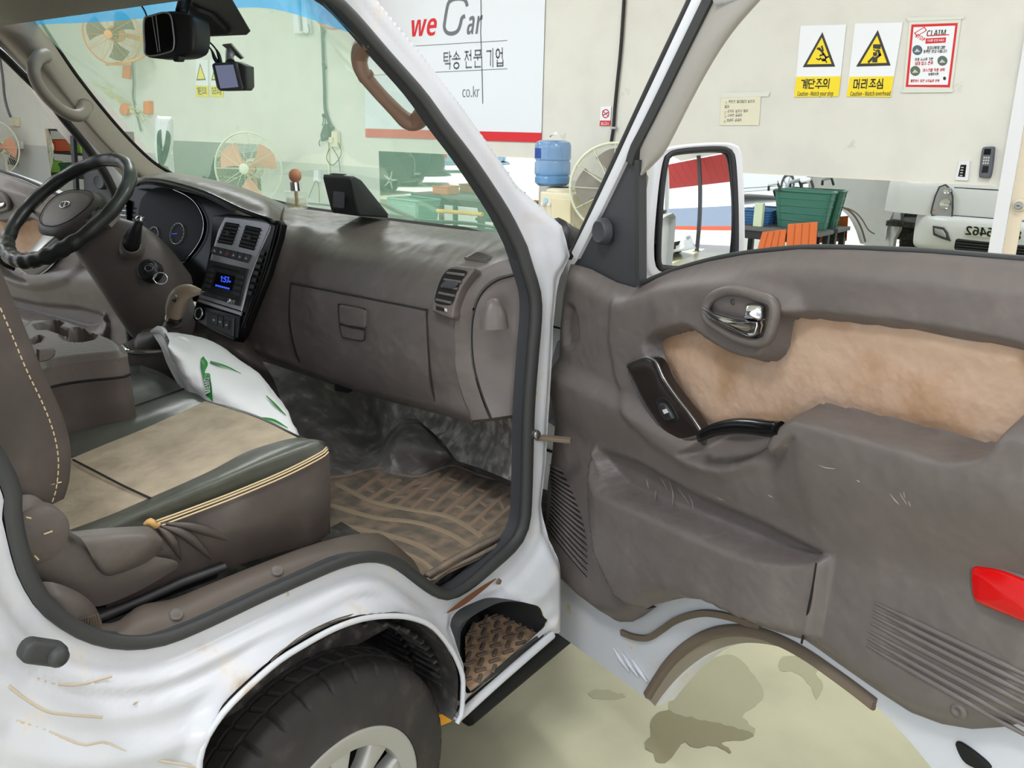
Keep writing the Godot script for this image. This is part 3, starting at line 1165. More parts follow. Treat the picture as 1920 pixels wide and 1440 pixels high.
func build_wheel(c: Vector3, left: bool) -> void:
	var w := Node3D.new()
	w.name = numbered("front_wheel", truck)
	truck.add_child(w)
	var sg := -1.0 if left else 1.0
	# tyre: profile across z (outwards) and radius
	var pr := [[0.008, 0.2], [0.02, 0.205], [0.012, 0.225], [0.006, 0.25], [0.0, 0.275], [-0.003, 0.295], [-0.009, 0.3085], [-0.018, 0.318], [-0.03, 0.3225], [-0.052, 0.3255], [-0.0525, 0.318], [-0.0605, 0.318], [-0.061, 0.327], [-0.092, 0.3285], [-0.0925, 0.32], [-0.1015, 0.32], [-0.102, 0.3285], [-0.134, 0.327], [-0.1345, 0.318], [-0.1425, 0.318], [-0.143, 0.3255], [-0.165, 0.3225], [-0.18, 0.315], [-0.195, 0.29], [-0.19, 0.22]]
	var g := Geo.new()
	var seg := 288
	var m := pr.size()
	for i in seg:
		var a := TAU * i / seg
		for k in m:
			var z: float = pr[k][0]
			var r: float = pr[k][1]
			if (k >= 6 and k <= 9) and i % 9 == 0:
				r -= 0.007
			if (k == 12 or k == 13 or k == 16 or k == 17) and i % 6 == (k % 3):
				r -= 0.005
			var jit := a + (0.02 if k > 12 else 0.0)
			g.v(c + Vector3(cos(jit) * r, sin(jit) * r, z * sg), Vector2(a, z))
	for i in seg:
		var i2 := (i + 1) % seg
		for k in m - 1:
			g.quad(i * m + k, i2 * m + k, i2 * m + k + 1, i * m + k + 1)
	part("tyre", g, M.tyre_rubber, w, 35)
	var t := along(c, Vector3(0, 0, sg))
	part("rim", lathe(PackedVector2Array([Vector2(0.206, 0.012), Vector2(0.2, 0.016), Vector2(0.192, 0.012), Vector2(0.184, -0.004), Vector2(0.176, -0.05), Vector2(0.05, -0.06), Vector2(0, -0.06)]), 72, t), M.dark_gap, w, 40)
	part("hubcap", lathe(PackedVector2Array([Vector2(0.205, 0.008), Vector2(0.203, 0.018), Vector2(0.196, 0.022), Vector2(0.16, 0.016), Vector2(0.156, 0.006), Vector2(0.158, -0.02)]), 72, t), M.hubcap, w, 40)
	part("hubcap_centre", lathe(PackedVector2Array([Vector2(0.075, -0.02), Vector2(0.072, 0.008), Vector2(0.06, 0.018), Vector2(0.03, 0.024), Vector2(0, 0.025)]), 48, t), M.hubcap, w, 40)
	for k in 9:
		var a := TAU * k / 9 + 0.2
		var f := Transform3D(Basis(Vector3(0, 0, 1), a), c + Vector3(0, 0, 0.014 * sg))
		var poly := PackedVector2Array([Vector2(0.06, -0.02), Vector2(0.115, -0.022), Vector2(0.165, -0.032), Vector2(0.165, 0.032), Vector2(0.115, 0.022), Vector2(0.06, 0.02)])
		part("hubcap_spoke", plate(poly, 0.03, 0.007, f, 0.004), M.hubcap, w, 50)

# ---------------------------------------------------------------- the passenger door, open; a mirrored copy stands on the driver's side
var door_t: Transform3D
var trim: Field

func door_setup() -> void:
	var a := deg_to_rad(70.0)
	var d := Vector3(-cos(a), 0, sin(a))
	door_t = Transform3D(Basis(d, Vector3.UP, Vector3(-d.z, 0, d.x)), Vector3(0.775, 0, 0))

func dl(s: String, h: float) -> PackedVector2Array:
	return flat(s, shifted(door_t, h))

# height of a line of points (left to right) at x
func at_line(p: PackedVector2Array, x: float) -> float:
	if x <= p[0].x:
		return p[0].y
	for i in p.size() - 1:
		if x <= p[i + 1].x:
			return lerpf(p[i].y, p[i + 1].y, (x - p[i].x) / maxf(p[i + 1].x - p[i].x, 1e-6))
	return p[p.size() - 1].y

# a pixel on the door's moulded trim, lifted by lift
func on_trim(x: float, y: float, lift := 0.0) -> Vector3:
	var h := 0.0
	var p := Vector3.ZERO
	var inv := door_t.affine_inverse()
	for k in 5:
		p = pn(x, y, door_t.basis.z, shifted(door_t, h + lift).origin)
		var q := inv * p
		var ix := clampi(int(round((q.x - trim.x0) / trim.step)), 0, trim.nx - 1)
		var iy := clampi(int(round((q.y - trim.y0) / trim.step)), 0, trim.ny - 1)
		h = trim.H[iy * trim.nx + ix]
	return p

func trim_line(s: String, lift := 0.0) -> PackedVector3Array:
	var o := PackedVector3Array()
	for q in p2(s):
		o.append(on_trim(q.x, q.y, lift))
	return o

func line_on(s: String, t: Transform3D) -> PackedVector3Array:
	var o := PackedVector3Array()
	for q in p2(s):
		o.append(pn(q.x, q.y, t.basis.z, t.origin))
	return o

# the same part on both doors
func both(called: String, g: Geo, m: Material, a: Node3D, b: Node3D, crease := 180.0) -> void:
	part(called, g, m, a, crease)
	part(called, mirrored(g), m, b, crease)

func build_door() -> void:
	door_setup()
	var A := Node3D.new()
	A.name = "passenger_door"
	truck.add_child(A)
	var B := Node3D.new()
	B.name = "driver_door"
	truck.add_child(B)
	var n := door_t.basis.z
	# --- metal shell with the wheel-arch cutout
	var shell := dl("1060,516 1047,700 1037,800 1029,900 1022,960 1024,1020 1038,1090 1037,1187 1082,1221 1130,1257 1180,1294 1225,1327 1245,1301 1276,1266 1315,1235 1353,1216 1392,1207 1430,1208 1469,1216 1508,1231 1546,1255 1585,1285 1623,1316 1662,1355 1700,1397 1735,1440 1762,1478", -0.05)
	shell.append(Vector2(0.99, 0.42))
	shell.append(Vector2(1.13, 0.5))
	shell.append(Vector2(1.19, 0.62))
	shell.append(Vector2(1.2, 1.0))
	shell.append(Vector2(1.19, 1.5))
	var top := dl("1920,506 1750,494 1600,486 1500,485 1400,496 1330,509 1260,527 1210,556 1185,568 1150,560 1100,540 1075,530", -0.05)
	shell.append_array(top)
	both("door_shell", plate(shell, 0.06, 0.006, shifted(door_t, -0.056)), M.white_paint, A, B, 40)
	# --- moulded trim
	var outline := dl("1064,495 1085,499 1105,506 1150,530 1185,540 1210,530 1260,509 1330,490 1400,477 1500,467 1600,468 1750,475 1920,489", -0.02)
	outline.append(Vector2(1.16, 1.555))
	outline.append(Vector2(1.175, 1.3))
	outline.append(Vector2(1.17, 0.95))
	outline.append_array(dl("1960,1345 1920,1357 1874,1367 1816,1371 1758,1361 1700,1339 1642,1301 1565,1247 1504,1203 1450,1187 1411,1174 1365,1147 1315,1127 1280,1120 1250,1126 1225,1140 1200,1158 1180,1168 1156,1168 1124,1156 1084,1126 1047,1090 1035,1065 1023,1021 1015,981 1017,940 1023,900 1029,860 1036,800 1041,740 1044,680 1047,600 1053,540", -0.02))
	var insert := dl("1311,615 1275,622 1242,635 1236,648 1246,679 1269,725 1296,768 1326,798 1336,803 1353,798 1411,789 1450,796 1488,793 1515,779 1532,766 1546,762 1642,783 1758,812 1816,829 1854,836 1893,833 1912,824 1930,800 1942,740 1940,690 1932,655 1920,650 1835,635 1720,615 1604,602 1527,594 1496,593 1484,602 1477,644 1465,667 1446,674 1419,671 1388,660 1353,640 1330,623", -0.02)
	insert = curve2(insert, 150, true)
	var arm := dl("1446,842 1460,818 1490,797 1530,768 1546,764 1642,785 1758,814 1854,838 1912,828 2010,850 2010,935 1920,906 1797,883 1681,852 1565,829 1484,814", 0.07)
	var lip := dl("1092,838 1100,872 1116,900 1144,928 1180,944 1257,977 1334,1010 1411,1041 1450,1052 1488,1056 1528,1052 1528,1070 1504,1208 1450,1190 1390,1165 1315,1130 1250,1130 1200,1160 1150,1120 1112,1040 1090,940 1084,870", 0.04)
	var hollow := dl("1104,850 1130,842 1190,862 1300,925 1420,975 1545,1038 1530,1052 1488,1052 1450,1046 1411,1035 1334,1004 1257,971 1180,938 1144,922 1116,890", 0.0)
	var cup := dl("1298,838 1342,803 1400,797 1448,800 1452,836 1431,855 1404,872 1373,879 1342,875 1307,862 1284,845", 0.01)
	var pull := dl("1059,600 1068,566 1082,572 1091,600 1092,638 1080,656 1064,652", -0.01)
	var swell := dl("1236,560 1320,540 1445,545 1500,580 1488,640 1470,700 1400,690 1320,640 1240,620", 0.0)
	trim = Field.new(Vector2(-0.15, 0.5), Vector2(1.2, 1.6), 0.0068)
	var D0 := trim.dist(outline, 0.2)
	var Di := trim.dist(insert, 0.1)
	var Da := trim.dist(arm, 0.2)
	var Dl := trim.dist(lip, 0.12)
	var Dh := trim.dist(hollow, 0.1)
	var Dc := trim.dist(cup, 0.06)
	var Dp := trim.dist(pull, 0.04)
	var Ds := trim.dist(swell, 0.1)
	var fold_l := dl("1180,800 1230,830 1290,864 1340,880 1373,884 1410,876 1446,856 1484,818 1565,830 1681,853 1797,884 1920,907 2010,936", 0.07)
	var foot_l := dl("1100,835 1190,862 1300,925 1420,975 1545,1040 1640,1076 1760,1092 1880,1100 2010,1130", 0.0)
	var lip0 := dl("1080,900", 0.0)[0].x
	var lip1 := dl("1150,930", 0.0)[0].x
	var lip2 := dl("1530,1060", 0.02)[0].x
	var arm0 := dl("1460,820", 0.07)[0].x
	var pod := dl("1150,560 1146,640 1160,715 1195,780 1245,830 1300,868 1373,888 1446,862 1500,800 1540,700 1500,560 1380,520 1230,530", 0.0)
	var Dq := trim.dist(pod, 0.1)
	for k in trim.nx * trim.ny:
		var y := trim.y0 + (k / trim.nx) * trim.step
		trim.S[k] = D0[k]
		var h := -0.03 * pow(1.0 - sm(0.0, 0.06, D0[k]), 2.0)
		# belt roll above the fabric
		h += 0.012 * sm(1.36, 1.44, y)
		h -= 0.024 * sm(-0.014, 0.003, Di[k])
		var free := 1.0 - sm(-0.006, 0.004, Di[k])
		var x := trim.x0 + (k % trim.nx) * trim.step
		var fall := 1.0 - sm(0.0, 0.05, -Da[k])
		var yt := at_line(fold_l, x)
		var yb := at_line(foot_l, x)
		var amp := 0.03 + 0.045 * sm(arm0 - 0.06, arm0 + 0.06, x)
		if y > yt:
			h += maxf(0.075 * fall * free, amp * (1.0 - sm(0.0, 0.05, y - yt)) * free)
		else:
			h += amp * pow(sm(yb, yt, y), 0.75) * free
		h += 0.016 * sm(-0.02, 0.02, Dq[k]) * free
		h += 0.045 * sm(-0.003, 0.008, Dl[k]) * sm(lip0, lip1, x) * (1.0 - 0.55 * sm(lip2 - 0.14, lip2, x))
		h -= 0.032 * sm(-0.006, 0.025, Dh[k]) * sm(lip0, lip1, x)
		h -= 0.04 * sm(0.0, 0.02, Dc[k])
		h -= 0.016 * sm(0.0, 0.012, Dp[k])
		h += 0.01 * sm(-0.03, 0.03, Ds[k]) * free
		trim.H[k] = h
	both("door_trim", trim.geo(door_t), M.trim_plastic, A, B)
	# fabric insert follows the recess
	var fi := Field.new(Vector2(0.2, 1.1), Vector2(1.2, 1.46), 0.008)
	var dd := fi.dist(insert, 0.06)
	for k in fi.nx * fi.ny:
		var y := fi.y0 + (k / fi.nx) * fi.step
		fi.S[k] = dd[k] + 0.002
		fi.H[k] = -0.024 + 0.012 * sm(1.36, 1.44, y) + 0.006 * sm(0.0, 0.02, dd[k])
	both("fabric_insert", fi.geo(door_t), M.door_fabric, A, B)
	# --- inner door handle
	var ht := shifted(door_t, 0.042)
	var bez := curve2(flat("1319,586 1326,563 1346,549 1373,545 1411,554 1442,565 1449,581 1446,606 1438,632 1427,643 1407,643 1373,632 1342,613 1325,601", ht), 48, true)
	var bez3 := PackedVector3Array()
	for q in bez:
		bez3.append(ht * Vector3(q.x, q.y, -0.006))
	both("handle_bezel", sweep(bez3, ring_prof(0.0095, 0.011, 12), n, true), M.plain_plastic, A, B)
	var cupf := Field.new(Vector2(0.24, 1.22), Vector2(0.48, 1.46), 0.006)
	var db := cupf.dist(bez, 0.04)
	for k in cupf.nx * cupf.ny:
		cupf.S[k] = db[k] + 0.002
		cupf.H[k] = -0.008 - 0.02 * sm(0.0, 0.02, db[k])
	both("handle_recess", cupf.geo(ht), M.plain_plastic, A, B)
	var lever := curve2(flat("1323,575 1334,582 1355,590 1385,597 1412,600 1427,603 1425,618 1420,629 1406,630 1380,620 1350,606 1332,594", ht), 40, true)
	both("handle_lever", plate(lever, 0.014, 0.002, shifted(ht, 0.01), 0.007), M.chrome, A, B, 60)
	var lock := curve2(flat("1408,569 1430,573 1433,588 1431,601 1415,600 1401,597 1403,582", ht), 24, true)
	both("lock_button", plate(lock, 0.014, 0.005, shifted(ht, 0.012), 0.008), M.chrome, A, B, 60)
	both("handle_screw", lathe(PackedVector2Array([Vector2(0, 0.002), Vector2(0.005, 0.002), Vector2(0.006, 0)]), 12, along(pn(1374, 566, n, shifted(ht, -0.01).origin), n)), M.dark_grey_plastic, A, B)
	# --- switch panel
	var st := shifted(door_t, 0.038)
	var sw := curve2(flat("1174,692 1178,682 1203,672 1219,673 1230,683 1242,710 1265,744 1292,779 1312,809 1310,816 1288,823 1265,825 1253,820 1226,787 1203,752 1188,722", st), 60, true)
	both("switch_panel", plate(sw, 0.03, 0.004, st, 0.002), mat("dark_wood", Color(0.15, 0.125, 0.115), 0.18), A, B, 50)
	var swr := PackedVector3Array()
	for q in sw:
		swr.append(st * Vector3(q.x, q.y, -0.004))
	both("switch_panel_rim", tube(swr, 0.0035, 6, true), M.steel, A, B)
	var wt := shifted(st, 0.004)
	both("window_switch", plate(curve2(flat("1228,752 1240,745 1252,750 1264,768 1271,784 1262,791 1247,788 1236,772", wt), 30, true), 0.004, 0.002, wt, -0.002), M.dark_gap, A, B, 50)
	both("window_switch_key", plate(curve2(flat("1238,760 1250,756 1266,782 1258,787 1247,783", wt), 24, true), 0.008, 0.003, shifted(wt, 0.008), 0.002), M.black_plastic, A, B, 50)
	both("switch_mark", plate(flat("1250,767 1257,765 1261,772 1254,775", wt), 0.002, 0.0004, shifted(wt, 0.0125)), M.mark_pale, A, B, 50)
	# --- grab bar
	var gt := shifted(door_t, 0.066)
	var gb := PackedVector3Array()
	for q in p2("1298,834 1316,818 1342,805 1378,799 1411,800 1440,804 1462,806"):
		gb.append(pn(q.x, q.y, n, gt.origin))
	gb[0] -= n * 0.03
	gb[6] -= n * 0.004
	both("grab_bar", tube(curve(gb, 24), [0.007, 0.012, 0.0145, 0.015, 0.015], 12), M.gloss_black, A, B)
	# --- reflector
	var rt := shifted(door_t, 0.016)
	var rp := curve2(flat("1820,1066 1831,1063 1874,1070 1920,1088 1974,1112 1984,1130 1980,1180 1968,1186 1920,1169 1866,1147 1831,1131 1822,1119 1818,1085", rt), 48, true)
	both("red_reflector", plate(rp, 0.03, 0.004, rt, 0.006), M.red_reflector, A, B, 50)
	var rr := PackedVector3Array()
	for q in rp:
		rr.append(rt * Vector3(q.x, q.y, -0.008))
	both("reflector_rim", tube(rr, 0.004, 6, true), M.plain_plastic, A, B)
	# --- raised ribs low at the back
	var starts := p2("1640,1130 1637,1142 1635,1154 1633,1168 1630,1184 1627,1197 1624,1209")
	for k in starts.size():
		var a := starts[k]
		var L := PackedVector3Array()
		for j in 13:
			var f := j / 12.0
			L.append(on_trim(a.x + f * 330.0, a.y + f * 172.0 + 10.0 * f * (k - 3) * 0.5, 0.001))
		both("trim_rib", tube(L, [0.002, 0.005, 0.005, 0.005, 0.002], 6), M.trim_plastic, A, B)
	# --- speaker slots at the hinge side
	for k in 17:
		var f := k / 16.0
		var a := Vector2(lerpf(1031, 1026, f) + 4.0 * sin(f * 3.0), lerpf(872, 988, f))
		var b := Vector2(lerpf(1056, 1100, f) + 16.0 * sin(f * PI), lerpf(884, 1078, f))
		var L := PackedVector3Array()
		var L2 := PackedVector2Array()
		for j in 7:
			var w := a.lerp(b, j / 6.0)
			L.append(on_trim(w.x, w.y, 0.0012))
			L2.append(w + Vector2(0.6, 4.4))
		both("speaker_slat", tube(L, [0.0015, 0.0045, 0.005, 0.0045, 0.0015], 6), M.trim_plastic, A, B)
		for j in 7:
			L[j] = on_trim(L2[j].x, L2[j].y, 0.0006)
		both("speaker_slot", tube(L, [0.001, 0.0026, 0.003, 0.0026, 0.001], 6), M.dark_gap, A, B)
	for q in [Vector2(1797, 1333)]:
		both("trim_screw", lathe(PackedVector2Array([Vector2(0, 0.001), Vector2(0.004, 0.001), Vector2(0.006, 0.004), Vector2(0.011, 0.005), Vector2(0.014, 0.0)]), 18, along(on_trim(q.x, q.y), n)), M.plain_plastic, A, B)
	for w in ["1682,915 1692,932 1700,946", "1668,925 1678,938 1690,950", "1694,918 1697,934", "1703,940 1709,952", "1535,872 1548,877 1566,879", "1222,905 1230,922 1228,936", "1238,895 1246,908 1250,918", "1254,900 1262,926 1260,950", "1270,914 1282,930 1292,944", "1290,925 1297,940 1300,956", "1212,898 1216,916", "1440,928 1449,933", "1606,900 1612,904", "1340,930 1352,936 1362,940"]:
		part("scuff_mark", tube(curve(trim_line(w, 0.0), 8), [0.0003, 0.0011, 0.0004], 5), M.scuff_pale, A)
	both("pocket_seam", tube(curve(trim_line("1531,1056 1524,1100 1514,1150 1503,1206", 0.0), 12), 0.0022, 6), M.dark_gap, A, B)
	# --- drain channel and gasket of the arch
	var dt := shifted(door_t, -0.052)
	var ch := PackedVector3Array()
	for q in p2("1165,1186 1190,1195 1215,1196 1240,1181 1262,1166 1290,1155 1320,1150 1350,1153 1385,1162 1425,1178"):
		ch.append(pn(q.x, q.y, n, dt.origin))
	both("drain_channel", sweep(curve(ch, 40), PackedVector2Array([Vector2(-0.008, 0), Vector2(-0.007, 0.004), Vector2(0.007, 0.004), Vector2(0.008, 0), Vector2(0.008, -0.006), Vector2(-0.008, -0.006)]), n), M.brown_dirt, A, B, 60)
	var ga := PackedVector3Array()
	for q in p2("1214,1303 1228,1280 1250,1248 1275,1222 1305,1201 1338,1187 1373,1182 1411,1185 1445,1195 1482,1212 1520,1234 1560,1262 1600,1291 1640,1322"):
		ga.append(pn(q.x, q.y, n, dt.origin))
	both("arch_gasket", sweep(curve(ga, 48), PackedVector2Array([Vector2(-0.013, 0), Vector2(-0.008, 0.008), Vector2(0.006, 0.01), Vector2(0.013, 0.0), Vector2(0.013, -0.006), Vector2(-0.013, -0.006)]), n), M.brown_dirt, A, B, 60)
	both("arch_lining", loft([line_on("1206,1299 1232,1258 1258,1231 1297,1198 1335,1180 1373,1175 1411,1178 1450,1189 1490,1206 1540,1236", shifted(dt, -0.003)), line_on("1228,1324 1245,1300 1276,1265 1315,1234 1353,1215 1392,1206 1430,1207 1469,1215 1508,1230 1546,1254", shifted(dt, -0.003))], 40, 2), M.lining_dirt, A, B)
	for k in 3:
		var a := Vector2(1150 + k * 17, 1215 + k * 10)
		both("pressed_rib", tube(PackedVector3Array([pn(a.x, a.y, n, dt.origin), pn(a.x + 14, a.y + 22, n, dt.origin), pn(a.x + 30, a.y + 44, n, dt.origin)]), [0.002, 0.006, 0.002], 6), M.white_paint, A, B)
	both("latch_hole", plate(curve2(flat("1792,1396 1800,1392 1830,1412 1856,1436 1850,1446 1810,1430", dt), 24, true), 0.02, 0.002, shifted(dt, 0.003)), M.dark_gap, A, B, 50)
	# --- window frame
	var wf := shifted(door_t, -0.03)
	var flatp_ := PackedVector2Array([Vector2(-0.014, -0.012), Vector2(-0.014, 0.004), Vector2(-0.008, 0.009), Vector2(0.008, 0.009), Vector2(0.014, 0.004), Vector2(0.014, -0.012)])
	both("window_frame", sweep(curve(line_on("1080,478 1118,402 1160,315 1196,238 1240,146 1300,20 1328,-40", wf), 30), flatp_, n), M.clean_white, A, B, 50)
	both("window_weatherstrip", tube(curve(line_on("1068,484 1105,404 1149,308 1186,228 1230,134 1290,8 1312,-40", wf), 24), 0.007, 8), M.rubber, A, B)
	both("window_weatherstrip", sweep(curve(line_on("1184,306 1192,280 1210,246 1240,186 1280,104 1330,2 1350,-40", wf), 24), PackedVector2Array([Vector2(-0.012, -0.01), Vector2(-0.012, 0.008), Vector2(0.012, 0.008), Vector2(0.012, -0.01)]), n), M.rubber, A, B, 50)
	var fr := loft([line_on("1199,326 1202,268 1225,222 1260,152 1300,70 1352,-30", wf), line_on("1201,328 1220,290 1243,246 1280,172 1322,94 1385,10 1400,-40", shifted(wf, 0.012)), line_on("1203,330 1240,292 1258,262 1297,185 1335,116 1374,58 1424,0 1452,-32", wf), line_on("1203,330 1240,292 1258,262 1297,185 1335,116 1374,58 1424,0 1452,-32", shifted(wf, -0.03))], 24, 9)
	both("window_frame_lining", fr, mat("frame_beige", Color(0.62, 0.6, 0.57), 0.5), A, B)
	both("corner_cover", plate(flat("1069,504 1083,484 1160,309 1176,296 1192,300 1193,552 1184,556 1150,541 1100,517", shifted(wf, -0.006)), 0.03, 0.004, shifted(wf, -0.006)), M.dark_grey_plastic, A, B, 40)
	both("glass_run", sweep(line_on("1198,300 1198,420 1198,535", shifted(wf, 0.006)), PackedVector2Array([Vector2(-0.008, -0.01), Vector2(-0.008, 0.006), Vector2(0.008, 0.006), Vector2(0.008, -0.01)]), n), M.rubber, A, B, 50)
	both("tweeter", lathe(PackedVector2Array([Vector2(0, 0.016), Vector2(0.018, 0.017), Vector2(0.024, 0.02), Vector2(0.029, 0.016), Vector2(0.032, 0.0)]), 32, along(pn(1134, 434, n, shifted(wf, 0.004).origin), n)), M.dark_grey_plastic, A, B, 50)
	var rail := PackedVector3Array([door_t * Vector3(0.36, 1.95, -0.03), door_t * Vector3(0.6, 1.965, -0.03), door_t * Vector3(1.0, 1.955, -0.03), door_t * Vector3(1.16, 1.9, -0.03), door_t * Vector3(1.18, 1.5, -0.03)])
	both("window_frame", tube(curve(rail, 24), 0.022, 8), M.clean_white, A, B)
	var belt := PackedVector3Array()
	for q in p2("1206,530 1260,508 1330,488 1400,475 1500,465 1600,466 1750,473 1920,487"):
		belt.append(pn(q.x, q.y, n, shifted(door_t, -0.028).origin))
	belt.append(door_t * Vector3(1.16, 1.555, -0.03))
	both("belt_weatherstrip", tube(curve(belt, 40), 0.006, 8), M.rubber, A, B)
	build_side_mirror(A, B)


func build_side_mirror(A: Node3D, B: Node3D) -> void:
	var t := facing(pd(1308, 393, 2.2), Vector3(-0.66, 0.07, 0.75))
	var face := curve2(flat("1262,287 1300,281 1355,279 1373,288 1378,330 1381,400 1381,470 1378,492 1360,501 1300,506 1250,505 1238,496 1237,460 1240,400 1245,340 1252,300", t), 60, true)
	var mf := Field.new(Vector2(-0.13, -0.18), Vector2(0.13, 0.18), 0.006)
	var fd := mf.dist(face, 0.05)
	for k in mf.nx * mf.ny:
		var x := mf.x0 + (k % mf.nx) * mf.step
		var y := mf.y0 + (k / mf.nx) * mf.step
		mf.S[k] = fd[k] + 0.001
		mf.H[k] = -0.006 - 0.42 * (x * x + y * y)
	part("mirror_face", mf.geo(t), M.mirror_glass, A)
	var f3 := PackedVector3Array()
	for q in face:
		f3.append(t * Vector3(q.x, q.y, -0.008))
	part("mirror_rim", tube(f3, 0.0075, 8, true), M.black_plastic, A)
	var h := curve2(flat("1246,280 1300,271 1370,269 1390,282 1396,340 1398,420 1396,492 1380,510 1300,520 1232,520 1214,505 1210,460 1216,400 1226,330 1234,295", t), 60, true)
	var r0 := PackedVector3Array()
	var r1 := PackedVector3Array()
	var r2 := PackedVector3Array()
	var r3 := PackedVector3Array()
	var mid := Vector2.ZERO
	for q in h:
		mid += q / h.size()
	for i in h.size():
		var q := h[i]
		r0.append(t * Vector3(face[i].x, face[i].y, -0.006).lerp(Vector3(q.x, q.y, -0.006), 0.35))
		r1.append(t * Vector3(q.x, q.y, -0.006))
		var b := mid.lerp(q, 0.98)
		r2.append(t * Vector3(b.x, b.y, -0.05))
		b = mid.lerp(q, 0.6)
		r3.append(t * Vector3(b.x, b.y, -0.105))
	var e := PackedVector3Array()
	for i in h.size():
		e.append(t * Vector3(mid.x, mid.y, -0.115) + (r3[i] - r3[0]) * 0.001)
	part("mirror_housing", loft([r0, r1, r2, r3, e], 60, 16, true), M.clean_white, A)
	# the driver's mirror, seen from behind through the windscreen
	var lt := facing(pd(306, 270, 3.75), Vector3(-0.5, 0.0, 0.85))
	panel("mirror_housing", "292,222 298,218 318,219 324,224 324,268 321,285 312,312 306,324 298,322 293,300 290,270", lt, 0.0, 0.12, M.clean_white, B, 0.02, 40, 0.02)
	panel("mirror_sheen", "296,246 318,248 319,272 310,304 300,314 295,290", lt, 0.012, 0.01, M.gloss_black, B, 0.003, 30, 0.006)
	part("mirror_arm", tube(PackedVector3Array([pd(306, 322, 3.72), pd(300, 340, 3.6)]), 0.03, 8), M.black_plastic, B)
	part("mirror_arm", tube(curve(PackedVector3Array([pd(1040, 440, 2.25), pd(1075, 452, 2.3), pd(1150, 470, 2.32), t * Vector3(mid.x - 0.05, mid.y - 0.1, -0.07)]), 14), [0.045, 0.03, 0.022, 0.024], 12), M.black_plastic, A)

# ---------------------------------------------------------------- inside the cab
func trace(axis: String, s: String, n: int) -> PackedVector3Array:
	return curve(onv(axis, s), n)

func sub(called: String) -> Node3D:
	var o := Node3D.new()
	o.name = numbered(called, truck)
	truck.add_child(o)
	return o

# a plate cut to a pixel outline on plane t, standing lift proud of it
func panel(called: String, s: String, t: Transform3D, lift: float, depth: float, m: Material, parent: Node3D, bevel := 0.002, smooth := 0, crown := 0.0) -> MeshInstance3D:
	var f := shifted(t, lift)
	var q := flat(s, f)
	if smooth > 0:
		q = curve2(q, smooth, true)
	return part(called, plate(q, depth, bevel, f, crown), m, parent, 50)

func build_cabin() -> void:
	build_dash()
	build_stack()
	build_steering()
	build_seats()
	build_footwell()
	build_overhead()

